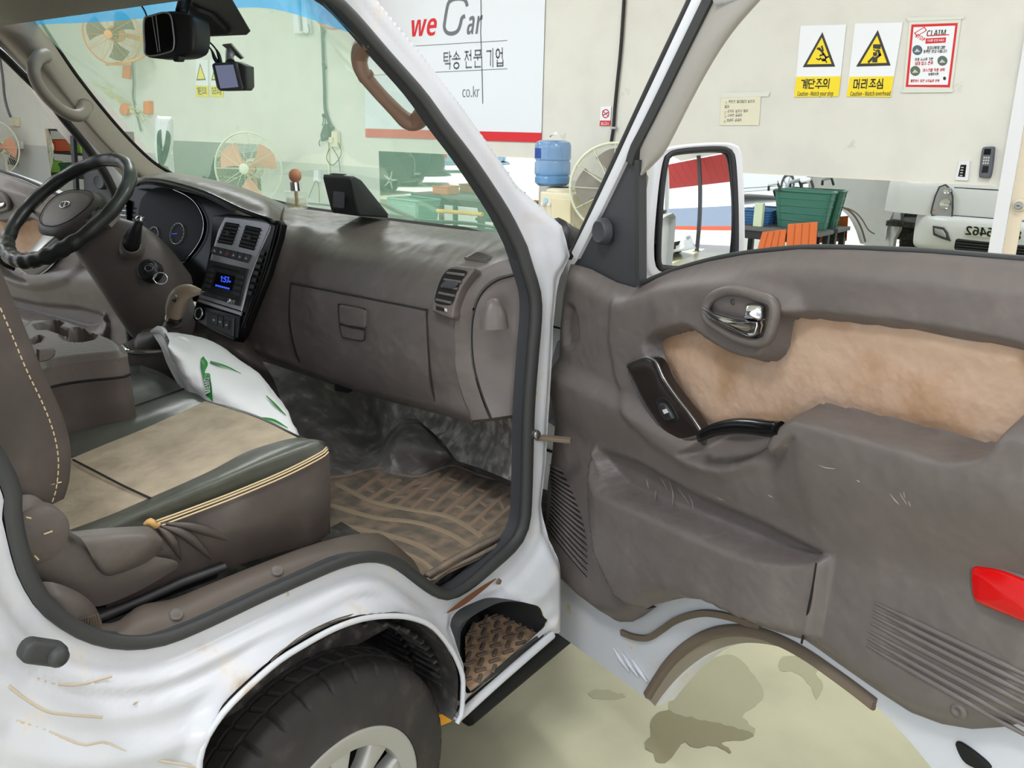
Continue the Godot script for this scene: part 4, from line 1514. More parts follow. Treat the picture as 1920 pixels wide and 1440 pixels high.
func build_dash() -> void:
	var d := sub("dashboard")
	var rows := [
		onv("x", "505,378,0.74 560,390,0.78 610,397,0.80 727,413,0.80 860,430,0.78 955,438,0.74 988,450,0.69"),
		onv("x", "520,402,0.655 560,412,0.68 620,422,0.70 727,438,0.70 850,452,0.69 930,464,0.68 974,478,0.665"),
		onv("x", "524,425,0.60 560,432,0.63 640,446,0.645 740,462,0.645 830,478,0.64 900,492,0.635 927,494,0.63"),
		onv("x", "520,458,0.56 560,470,0.585 640,482,0.59 740,500,0.59 830,518,0.59 875,530,0.585 893,518,0.60"),
		onv("x", "506,512,0.54 543,527,0.55 670,552,0.55 800,577,0.55 845,582,0.55 862,560,0.565"),
		onv("x", "482,580,0.53 543,600,0.55 670,630,0.55 800,655,0.55 835,655,0.55 853,640,0.55"),
		onv("x", "458,632,0.54 556,665,0.56 670,695,0.56 800,722,0.56 840,735,0.56 862,725,0.565"),
		onv("x", "446,652,0.56 570,696,0.58 640,721,0.58 740,750,0.58 800,766,0.58 884,788,0.57"),
		onv("x", "452,664,0.74 575,704,0.74 645,728,0.74 742,756,0.74 802,771,0.74 886,792,0.70")]
	part("dash_moulding", loft(rows, 60, 40), M.dash_plastic, d)
	var c0 := onv("x", "988,450,0.69 974,478,0.665 927,494,0.63 893,518,0.60 867,550,0.57 855,590,0.55 852,640,0.55 855,690,0.555 867,740,0.565 884,788,0.57")
	var c1 := onv("x", "992,470,0.685 977,505,0.655 927,522,0.62 897,550,0.60 884,590,0.585 881,640,0.58 886,690,0.58 900,740,0.585 917,785,0.585")
	var c1b := onv("x", "994,478,0.69 979,510,0.665 931,527,0.635 902,553,0.612 888,592,0.595 885,640,0.59 890,690,0.59 904,740,0.592 921,784,0.59")
	var c2 := onv("z", "998,490,-0.09 992,530,-0.09 985,590,-0.1 981,640,-0.1 978,690,-0.1 976,730,-0.1 973,776,-0.1")
	part("dash_moulding", loft([c0, c1], 40, 6), M.dash_plastic, d)
	part("end_cap", loft([c1b, c2], 40, 12), M.dash_plastic, d)
	part("end_cap_gap", tube(curve(c1b, 40), 0.0022, 6), M.soft_gap, d)
	var b0 := onv("x", "884,788,0.57 917,785,0.585 973,776,0.66")
	var b1 := onv("x", "886,792,0.70 917,790,0.70 973,782,0.72")
	part("end_cap", loft([b0, b1], 10, 2), M.dash_plastic, d)
	# dome on the end cap
	var dt := facing(pd(925, 600, 2.06), Vector3(-0.55, 0.1, 0.83))
	var dome := Geo.new()
	for i in 13:
		var a := PI * i / 12.0
		for j in 9:
			var r := j / 8.0
			var w := 0.036
			var hh := 0.072
			dome.v(dt * Vector3(cos(a) * r * w, -0.02 + sin(a) * r * hh, 0.004 + 0.026 * sqrt(maxf(0.0, 1.0 - r * r)) * (0.75 + 0.25 * (1.0 - sin(a) * r))))
	for i in 12:
		for j in 8:
			dome.quad(i * 9 + j, (i + 1) * 9 + j, (i + 1) * 9 + j + 1, i * 9 + j + 1)
	part("air_duct_dome", dome, M.dash_plastic, d)
	# glovebox door
	var g := sub("glovebox")
	part("glovebox_lid", loft([
		onv("x", "547,534,0.556 670,558,0.556 797,583,0.556"),
		onv("x", "546,537,0.545 670,561,0.545 798,586,0.545"),
		onv("x", "544,600,0.541 670,626,0.541 801,650,0.541"),
		onv("x", "556,660,0.547 672,690,0.547 806,716,0.547"),
		onv("x", "571,690,0.566 672,725,0.566 818,762,0.566"),
		onv("x", "573,693,0.59 672,728,0.59 819,766,0.59")], 36, 30), M.dash_plastic, g)
	part("lid_gap", tube(curve(onv("x", "546,531,0.5455 670,555.5,0.5455 790,579,0.5455 799,585,0.5455 802,650,0.5455 807,716,0.547 819,764,0.568"), 50), 0.0024, 6), M.soft_gap, g)
	part("lid_gap", tube(curve(onv("x", "545,532,0.5475 542.5,600,0.5475 554,661,0.552 569,692,0.57"), 24), 0.0022, 6), M.soft_gap, g)
	var lt := facing(px(660, 605, 0.5385), Vector3(-1, 0.02, 0))
	panel("latch_pocket", "634,576 638,571 678,579 684,585 683,634 678,639 650,634 640,627", lt, 0.001, 0.003, M.plain_plastic, g, 0.001, 30)
	panel("latch_flap", "636,575 640,572 677,580 683,586 683,612 680,616 660,612 637,606", lt, 0.007, 0.012, M.dash_plastic, g, 0.003, 30)
	var lp := PackedVector3Array()
	for q in curve2(p2("634,576 638,571 678,579 684,585 683,634 678,639 650,634 640,627"), 30, true):
		lp.append(pn(q.x, q.y, lt.basis.z, shifted(lt, 0.0012).origin))
	part("latch_edge", tube(lp, 0.0016, 5, true), M.soft_gap, g)
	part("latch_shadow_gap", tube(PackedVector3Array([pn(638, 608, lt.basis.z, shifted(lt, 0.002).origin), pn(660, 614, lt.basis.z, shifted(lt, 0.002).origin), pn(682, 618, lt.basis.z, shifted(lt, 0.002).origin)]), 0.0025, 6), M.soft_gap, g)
	# side vent
	var v := sub("side_vent")
	var vt := facing(px(846, 545, 0.556), Vector3(-0.92, 0.35, 0.12))
	panel("vent_bezel", "847,498 870,499 889,503 880,518 864,541 852,575 849,592 843,597 815,586 808,578 812,553 819,530 833,507", vt, 0.01, 0.03, M.dash_plastic, v, 0.004, 60)
	panel("vent_cavity", "845,504 866,506 877,511 866,526 856,548 848,570 832,572 815,566 818,546 825,526 835,510", vt, 0.0105, 0.004, M.dark_gap, v, 0.0005, 40)
	for k in 5:
		var f := k / 4.0
		var a := Vector2(lerpf(838, 818, f), lerpf(512, 562, f))
		var b := Vector2(lerpf(872, 847, f), lerpf(516, 568, f))
		var st := shifted(vt, 0.012)
		var pa := pn(a.x, a.y, vt.basis.z, st.origin)
		var pb := pn(b.x, b.y, vt.basis.z, st.origin)
		part("vent_slat", tube(PackedVector3Array([pa, pb]), 0.0038, 6), M.plain_plastic, v)
	panel("vent_knob", "828,531 838,526 856,528 857,534 846,541 830,538", vt, 0.018, 0.008, M.dark_grey_plastic, v, 0.002, 20)
	panel("vent_wheel", "817,573 838,579 837,585 817,580", vt, 0.013, 0.004, M.dark_gap, v, 0.001)
	panel("vent_wheel_mark", "833,577 838,579 837,585 833,583", vt, 0.014, 0.003, M.mark_pale, v, 0.0005)
	# demister grille
	var f2 := facing(px(905, 481, 0.655), Vector3(-0.42, 0.9, 0.05), Vector3.RIGHT)
	panel("demister_frame", "893,470 940,477 914,492 870,482", f2, 0.004, 0.008, M.dash_plastic, v, 0.002)
	panel("demister_slots", "894,472 935,478 913,490 876,482", f2, 0.0045, 0.002, M.dark_gap, v, 0.0005)
	for k in 6:
		var f := (k + 0.5) / 6.0
		var a := Vector2(lerpf(881, 899, f) - 2, lerpf(483, 472.5, f))
		var b := Vector2(lerpf(912, 931, f), lerpf(490, 479.5, f))
		part("demister_slat", tube(PackedVector3Array([pn(a.x, a.y, f2.basis.z, shifted(f2, 0.005).origin), pn(b.x, b.y, f2.basis.z, shifted(f2, 0.005).origin)]), 0.0016, 5), M.plain_plastic, v)
	# black strip at the foot of the windscreen and the wipers lying on it
	part("windscreen_foot", loft([onv("x", "380,330,0.86 470,362,0.86 560,384,0.86 640,396,0.86 727,408,0.85 860,424,0.83 955,432,0.79 985,445,0.74"), onv("x", "380,340,0.86 470,368,0.86 560,392,0.83 640,404,0.83 727,416,0.82 860,432,0.80 955,440,0.75 985,450,0.70")], 30, 2), M.dark_gap, truck)
	for w in ["578,381,0.95 640,388,0.96 720,402,0.95 790,414,0.94 870,418,0.92 940,428,0.86", "712,380,0.95 745,396,0.95 775,408,0.94"]:
		part("wiper", tube(trace("x", w, 24), [0.003, 0.006, 0.007, 0.006, 0.004], 6), M.black_plastic, truck)
	# hood over the instruments
	var h := sub("instrument_hood")
	var rim := onv("x", "256,346,0.47 264,340,0.47 283,337,0.475 317,342,0.48 383,361,0.49 450,392,0.50 503,412,0.51 524,424,0.54")
	var crest := onv("x", "262,338,0.53 277,333,0.55 310,329,0.56 340,331,0.56 400,344,0.57 450,359,0.58 505,381,0.59 527,400,0.60")
	var rear := onv("x", "262,330,0.75 277,325,0.80 310,322,0.84 340,325,0.84 400,337,0.84 450,350,0.83 505,371,0.80 535,384,0.78")
	part("hood_top", loft([rim, crest, rear], 40, 14), M.dash_plastic, h)
	part("hood_edge", tube(curve(rim, 40), 0.007, 8), M.gloss_black, h)
	var inn := onv("x", "250,352,0.60 262,348,0.60 283,346,0.60 317,352,0.60 383,370,0.60 440,398,0.58 480,412,0.56 505,425,0.56")
	part("hood_lining", loft([rim, inn], 40, 4), M.gloss_black, h)
	var ct := facing(px(330, 430, 0.585), Vector3(-0.93, 0.3, 0.12))
	panel("instrument_surround", "226,360 262,343 317,348 383,366 450,392 500,412 440,415 412,425 402,450 392,490 378,548 366,566 340,560 300,520 262,480 228,430", ct, -0.02, 0.02, M.gloss_black, h, 0.003, 0)
	panel("instrument_lens", "262,380 290,352 325,356 352,370 370,388 381,415 377,444 365,466 352,481 341,492 315,478 291,466 262,455", ct, -0.012, 0.004, M.screen_dark, h, 0.001, 50)
	for gq in [[332, 438, 21], [287, 440, 16]]:
		var cpt := pn(gq[0], gq[1], ct.basis.z, shifted(ct, -0.008).origin)
		part("gauge_ring", tube(arc(cpt, ct.basis.x, ct.basis.y, gq[2] / 600.0, 32), 0.0012, 5, true), M.steel, h)
		for k in 12:
			var a := PI * 1.25 - k * PI * 1.5 / 11.0
			var u := ct.basis.x * cos(a) + ct.basis.y * sin(a)
			part("gauge_tick", rod(cpt + u * gq[2] / 700.0, cpt + u * gq[2] / 620.0, 0.0008, 4), M.mark_pale, h)
		part("gauge_needle", rod(cpt, cpt + (ct.basis.x * -0.9 - ct.basis.y * 0.1) * gq[2] / 720.0, 0.0009, 4), M.blue_glow, h)
	var le := PackedVector3Array()
	for q in p2("325,355 352,368 371,387 382,415 378,444 366,466 353,482 342,493 318,480 300,470"):
		le.append(pn(q.x, q.y, ct.basis.z, shifted(ct, -0.01).origin))
	part("lens_edge", tube(curve(le, 40), 0.0018, 6), M.chrome, h)
	# vent beyond the steering wheel
	var lv := facing(px(230, 408, 0.56), Vector3(-0.95, 0.2, 0.1))
	panel("driver_vent", "206,378 236,374 240,440 212,436", lv, 0.0, 0.02, M.gloss_black, h, 0.003)
	for k in 6:
		var y := 384 + k * 9
		part("driver_vent_slat", rod(pn(210, y, lv.basis.z, shifted(lv, 0.004).origin), pn(237, y + 2, lv.basis.z, shifted(lv, 0.004).origin), 0.003, 6), M.silver, h)


func build_stack() -> void:
	var s := sub("centre_stack")
	var tl := px(400, 408, 0.505)
	var tr := px(520, 420, 0.525)
	var bl := px(362, 600, 0.415)
	var n := (bl - tl).cross(tr - tl).normalized()
	if n.x > 0:
		n = -n
	var t := facing(px(440, 500, 0.47), n)
	t.origin = tl
	panel("stack_surround", "398,404 430,400 520,412 527,420 522,445 500,515 478,570 455,628 445,641 436,640 366,606 360,596 366,566 380,530 392,470", t, 0.0, 0.022, M.gloss_black, s, 0.005, 0)
	panel("stack_frame", "421,406 500,414 507,421 505,432 487,470 468,520 452,584 372,559 380,530 395,480 408,432", t, 0.004, 0.006, M.silver, s, 0.003)
	var vents := ["423,416 449,420 435,460 407,455", "461,422 490,428 476,470 447,463"]
	for w in vents:
		panel("vent_cavity", w, t, 0.0045, 0.002, M.dark_gap, s, 0.0005)
		var q := p2(w)
		for k in 6:
			var f := (k + 0.6) / 6.2
			var a := q[0].lerp(q[3], f)
			var b := q[1].lerp(q[2], f)
			part("vent_slat", rod(pn(a.x, a.y, n, shifted(t, 0.006).origin), pn(b.x, b.y, n, shifted(t, 0.006).origin), 0.0024, 6), M.dark_grey_plastic, s)
		var mid := (q[0] + q[1] + q[2] + q[3]) * 0.25
		part("vent_tab", rbox(Vector3(0.012, 0.016, 0.01), 0.002).moved(facing(pn(mid.x, mid.y, n, shifted(t, 0.008).origin), n)), M.black_plastic, s, 50)
	panel("button_row", "398,461 471,478 464,493 394,475", t, 0.006, 0.004, M.dark_gap, s, 0.001)
	for k in 6:
		var f0 := (k + 0.06) / 6.0
		var f1 := (k + 0.94) / 6.0
		var a := Vector2(397.5, 462).lerp(Vector2(470, 479), f0)
		var b := Vector2(397.5, 462).lerp(Vector2(470, 479), f1)
		var c := Vector2(394, 474).lerp(Vector2(463.5, 492), f1)
		var e := Vector2(394, 474).lerp(Vector2(463.5, 492), f0)
		var o := panel("button", "%f,%f %f,%f %f,%f %f,%f" % [a.x, a.y, b.x, b.y, c.x, c.y, e.x, e.y], t, 0.009, 0.004, M.dark_grey_plastic, s, 0.0012)
		var mm := (a + b + c + e) * 0.25
		panel("button_mark", "%f,%f %f,%f %f,%f" % [mm.x - 2, mm.y + 2, mm.x + 2.5, mm.y + 2, mm.x, mm.y - 2.5], t, 0.0095, 0.001, M.red_reflector if k == 2 else M.mark_pale, s, 0.0002)
	panel("radio_face", "392,487 464,504 448,574 375,552", t, 0.008, 0.006, M.black_plastic, s, 0.002)
	panel("disc_slot", "399,496 449,508 448,512 398,500", t, 0.0085, 0.001, M.dark_gap, s, 0.0003)
	panel("radio_screen", "406,509 441,518 434,545 399,536", t, 0.009, 0.002, M.screen_dark, s, 0.0006)
	var tm := TextMesh.new()
	tm.text = "1:57"
	tm.font = font(true)
	tm.font_size = 32
	tm.pixel_size = 0.0006
	tm.depth = 0.0005
	var cl := part("clock_digits", tm, M.blue_glow, s)
	cl.transform = Transform3D(t.basis.scaled_local(Vector3(1.1, 1.25, 1)), pn(421, 524, n, shifted(t, 0.0098).origin))
	var am := TextMesh.new()
	am.text = "AM"
	am.font = font(true)
	am.font_size = 16
	am.pixel_size = 0.00045
	am.depth = 0.0005
	var amn := part("clock_digits", am, M.blue_glow, s)
	amn.transform = Transform3D(t.basis, pn(430.5, 528, n, shifted(t, 0.0098).origin))
	for k in 7:
		var a := Vector2(404, 535).lerp(Vector2(431, 542), k / 7.0)
		panel("screen_text", "%f,%f %f,%f %f,%f %f,%f" % [a.x, a.y - 2, a.x + 3, a.y - 1.2, a.x + 2.4, a.y + 2, a.x - 0.6, a.y + 1.3], t, 0.0098, 0.0005, M.blue_glow, s, 0.0001)
	for k in 4:
		var a := Vector2(391, 502 + k * 10) + Vector2(-2.4 * k, 0)
		panel("radio_key", "%f,%f %f,%f %f,%f %f,%f" % [a.x, a.y, a.x + 10, a.y + 2.4, a.x + 8.5, a.y + 8.5, a.x - 1.6, a.y + 6], t, 0.0105, 0.003, M.dark_grey_plastic, s, 0.001)
		var b := Vector2(443, 514 + k * 10.5) + Vector2(-2.6 * k, 0)
		panel("radio_key", "%f,%f %f,%f %f,%f %f,%f" % [b.x, b.y, b.x + 13, b.y + 3, b.x + 11.4, b.y + 9.5, b.x - 1.8, b.y + 6.4], t, 0.0105, 0.003, M.dark_grey_plastic, s, 0.001)
	for k in 6:
		var a := Vector2(385, 549).lerp(Vector2(430, 561), k / 6.0)
		panel("preset_key", "%f,%f %f,%f %f,%f %f,%f" % [a.x, a.y, a.x + 6.6, a.y + 1.8, a.x + 5.6, a.y + 7, a.x - 1, a.y + 5.2], t, 0.0105, 0.003, M.dark_grey_plastic, s, 0.001)
	for q in [Vector2(379, 547), Vector2(437, 565)]:
		part("radio_knob", lathe(PackedVector2Array([Vector2(0, 0.016), Vector2(0.006, 0.016), Vector2(0.008, 0.013), Vector2(0.009, 0.0)]), 18, along(pn(q.x, q.y, n, shifted(t, 0.008).origin), n)), M.chrome, s, 50)
	for k in 7:
		var f := k / 6.0
		var a := Vector2(491, 470).lerp(Vector2(468, 545), f)
		panel("side_key", "%f,%f %f,%f %f,%f %f,%f" % [a.x - 3, a.y, a.x + 4, a.y + 2, a.x + 2, a.y + 9, a.x - 5.4, a.y + 7.4], t, 0.008, 0.003, M.dark_grey_plastic, s, 0.001)
	panel("chrome_strip", "372,560 452,585 450,592 370,566", t, 0.01, 0.006, M.silver, s, 0.002)
	panel("lower_panel", "368,569 451,592 443,634 386,613 364,602", t, 0.006, 0.01, M.gloss_black, s, 0.004)
	var lc := pn(373, 588, n, shifted(t, 0.01).origin)
	part("lighter_ring", tube(arc(lc, t.basis.x, t.basis.y, 0.0165, 28), 0.003, 8, true), M.chrome, s)
	part("lighter_socket", lathe(PackedVector2Array([Vector2(0, 0.002), Vector2(0.014, 0.002), Vector2(0.016, 0.0)]), 24, along(lc, n)), M.dark_gap, s)
	panel("switch_pod", "388,583 438,595 436,631 386,613", t, 0.01, 0.004, M.dark_grey_plastic, s, 0.003)
	for w in ["395,588 407,591 406,610 393,606", "409,592 417,594 416,613 408,610", "421,600 429,602 427,617 420,615"]:
		panel("switch_key", w, t, 0.014, 0.004, M.black_plastic, s, 0.0015)
		var q := p2(w)
		var c := (q[0] + q[2]) * 0.5
		panel("switch_mark", "%f,%f %f,%f %f,%f %f,%f" % [c.x - 2, c.y - 1, c.x + 2, c.y, c.x + 2, c.y + 3, c.x - 2, c.y + 2], t, 0.0145, 0.0005, M.mark_pale, s, 0.0001)
	var ga := PackedVector3Array()
	for q in p2("519,420 512,448 496,505 476,560 456,612"):
		ga.append(pn(q.x, q.y, n, shifted(t, 0.006).origin))
	part("gloss_strip", sweep(curve(ga, 20), ring_prof(0.008, 0.004, 8), n), M.gloss_black, s)
	# lower fascia under the stack and the tunnel console
	part("lower_fascia", loft([onv("x", "318,540,0.50 366,582,0.48 436,616,0.49 456,628,0.54"), onv("x", "315,600,0.46 362,628,0.44 440,662,0.46 500,690,0.56"), onv("x", "315,640,0.44 362,670,0.44 440,705,0.5 520,730,0.66"), onv("x", "315,720,0.5 362,740,0.5 460,770,0.58 540,800,0.74")], 24, 18), M.plain_plastic, truck)
	part("fascia_knob", lathe(PackedVector2Array([Vector2(0, 0.03), Vector2(0.012, 0.029), Vector2(0.014, 0.02), Vector2(0.012, 0)]), 18, along(px(386, 634, 0.44), Vector3(-1, 0.1, 0))), M.dark_grey_plastic, s)


func font(bold := false) -> SystemFont:
	var f := SystemFont.new()
	f.font_names = PackedStringArray(["Droid Sans"])
	f.font_weight = 700 if bold else 400
	return f


func build_steering() -> void:
	var s := sub("steering_wheel")
	var tilt := 0.8805
	var swv := 0.0998
	var c := Vector3(0.232, 1.454, -1.5)
	var a := Vector3(-cos(tilt) * cos(swv), sin(tilt), cos(tilt) * sin(swv))
	var u := a.cross(Vector3(0, 0, 1)).normalized()
	var v := a.cross(u).normalized()
	# rim: thicker leather cover, ribbed along the lower part
	var rim := Geo.new()
	var seg := 180
	var sd := 14
	for i in seg:
		var w := TAU * i / seg
		var e := u * cos(w) + v * sin(w)
		var q := c + e * 0.212
		var pp := Vector2.ZERO
		var d := (q - eye).dot(view_d)
		pp.x = 960 + FOCAL * (q - eye).dot(view_r) / d
		pp.y = 720 - FOCAL * (q - eye).dot(view_u) / d
		var low := sm(430, 470, pp.y)
		var r := 0.0205 + 0.004 * low * (0.5 + 0.5 * cos(i * TAU / 6.0)) + 0.001 * sin(i * 0.6)
		for k in sd:
			var b := TAU * k / sd
			rim.v(q + (e * cos(b) + a * sin(b)) * r, Vector2(float(i) / seg, float(k) / sd))
	for i in seg:
		for k in sd:
			rim.quad(i * sd + k, ((i + 1) % seg) * sd + k, ((i + 1) % seg) * sd + (k + 1) % sd, i * sd + (k + 1) % sd)
	part("wheel_cover", rim, mat("cover_leather", Color(0.2, 0.21, 0.2), 0.38), s)
	# lace line inside the cover
	part("cover_seam", tube(arc(c - a * 0.004, u, v, 0.1925, 90), 0.002, 5, true), M.dark_gap, s)
	# hub pad, spokes, badge
	var ht := Transform3D(Basis(u.cross(a).normalized() * -1.0, u * -1.0, a), c - a * 0.01)
	ht = facing(c - a * 0.012, a, Vector3.UP)
	var pad := PackedVector2Array([Vector2(-0.105, 0.045), Vector2(-0.06, 0.07), Vector2(0.0, 0.076), Vector2(0.06, 0.07), Vector2(0.105, 0.045), Vector2(0.115, 0.0), Vector2(0.09, -0.055), Vector2(0.045, -0.085), Vector2(0, -0.09), Vector2(-0.045, -0.085), Vector2(-0.09, -0.055), Vector2(-0.115, 0.0)])
	for i in pad.size():
		pad[i] *= 1.14
	part("hub_pad", plate(curve2(pad, 60, true), 0.05, 0.016, shifted(ht, 0.016), 0.01), M.plain_plastic, s, 60)
	var ringp := PackedVector3Array()
	for q in curve2(pad, 60, true):
		ringp.append(shifted(ht, 0.016) * Vector3(q.x * 0.8, q.y * 0.8, 0.0045))
	part("pad_groove", tube(ringp, 0.0014, 5, true), M.dark_gap, s)
	var bt := shifted(ht, 0.0275)
	part("badge_ring", tube(ell(bt, 0.021, 0.0125), 0.0016, 6, true), M.chrome, s)
	part("badge_letter", tube(curve(PackedVector3Array([bt * Vector3(-0.008, -0.009, 0), bt * Vector3(-0.004, 0.0, 0), bt * Vector3(-0.006, 0.009, 0)]), 8), 0.0018, 6), M.chrome, s)
	part("badge_letter", tube(curve(PackedVector3Array([bt * Vector3(0.006, -0.009, 0), bt * Vector3(0.004, 0.0, 0), bt * Vector3(0.008, 0.009, 0)]), 8), 0.0018, 6), M.chrome, s)
	part("badge_letter", tube(curve(PackedVector3Array([bt * Vector3(-0.006, -0.003, 0), bt * Vector3(0, 0.0005, 0), bt * Vector3(0.006, 0.003, 0)]), 8), 0.0015, 6), M.chrome, s)
	for sg in [-1.0, 1.0]:
		var sp := PackedVector2Array([Vector2(0.08 * sg, 0.035), Vector2(0.14 * sg, 0.022), Vector2(0.2 * sg, 0.025), Vector2(0.2 * sg, -0.02), Vector2(0.14 * sg, -0.03), Vector2(0.09 * sg, -0.05)])
		part("spoke", plate(sp, 0.03, 0.008, shifted(ht, 0.004)), M.pale_plastic, s, 60)
		for k in 3:
			part("spoke_button", plate(rect(0.118 * sg - 0.01, -0.024 + k * 0.017, 0.118 * sg + 0.01, -0.01 + k * 0.017, 0.003), 0.004, 0.001, shifted(ht, 0.0075)), M.dark_grey_plastic if k != 1 else M.silver, s, 60)
	var sp2 := PackedVector2Array([Vector2(-0.04, -0.075), Vector2(0.04, -0.075), Vector2(0.03, -0.14), Vector2(0.028, -0.2), Vector2(-0.028, -0.2), Vector2(-0.03, -0.14)])
	part("spoke", plate(sp2, 0.03, 0.008, shifted(ht, 0.0)), M.silver, s, 60)
	# column shroud and stalk
	var co := sub("steering_column")
	var rings := []
	for w in [[150, 420, 2.56, 0.055, 0.055], [185, 448, 2.56, 0.075, 0.07], [225, 478, 2.58, 0.1, 0.085], [262, 520, 2.62, 0.115, 0.095], [300, 572, 2.68, 0.12, 0.1]]:
		var p := pd(w[0], w[1], w[2])
		rings.append(arc(p, Vector3(0.25, 0.2, 0.95).normalized(), Vector3(0.55, 0.83, 0.0).normalized(), w[3], 24))
	part("column_shroud", loft(rings, 24, 20, true), M.plain_plastic, co)
	part("stalk_socket", lathe(PackedVector2Array([Vector2(0.022, 0.012), Vector2(0.026, 0.012), Vector2(0.032, 0.0), Vector2(0.034, -0.02)]), 20, along(pd(247, 462, 2.47), ray(247, 462) * -1.0 + Vector3(0, 0.5, 0))), M.plain_plastic, co)
	part("wiper_stalk", tube(PackedVector3Array([pd(246, 470, 2.49), pd(248, 450, 2.46), pd(254, 432, 2.43), pd(259, 420, 2.42), pd(262, 410, 2.42)]), [0.026, 0.024, 0.017, 0.012, 0.012], 12), M.black_plastic, co)
	part("stalk_ball", tube(PackedVector3Array([pd(261, 416, 2.415), pd(263, 411, 2.413), pd(265, 406, 2.412)]), [0.009, 0.0145, 0.008], 12), M.chrome, co)
	part("ignition_barrel", lathe(PackedVector2Array([Vector2(0, 0.006), Vector2(0.024, 0.006), Vector2(0.029, 0.003), Vector2(0.033, -0.004), Vector2(0.034, -0.03)]), 28, along(pd(276, 505, 2.5), Vector3(-0.75, 0.45, 0.5))), M.black_plastic, co)
	part("knee_panel", loft([onv("x", "240,430,0.5 300,478,0.5 350,540,0.49 368,580,0.46"), onv("x", "225,500,0.45 280,560,0.44 330,600,0.43 360,625,0.43"), onv("x", "186,510,0.42 240,562,0.41 290,606,0.40 318,628,0.40"), onv("x", "150,492,0.5 215,560,0.5 280,622,0.5 318,645,0.5")], 24, 16), M.plain_plastic, co)


func ell(t: Transform3D, rx: float, ry: float) -> PackedVector3Array:
	var o := PackedVector3Array()
	for k in 32:
		o.append(t * Vector3(cos(TAU * k / 32) * rx, sin(TAU * k / 32) * ry, 0))
	return o


# stitches along a line: little capsules joined into one part
func stitches(path: PackedVector3Array, every: float, r: float) -> Geo:
	var L := 0.0
	for i in range(1, path.size()):
		L += path[i].distance_to(path[i - 1])
	var n := int(L / every)
	var q := curve(path, n * 2)
	var g := Geo.new()
	for k in n:
		g.add(rod(q[2 * k], q[2 * k].lerp(q[2 * k + 1], 1.25), r, 4))
	return g


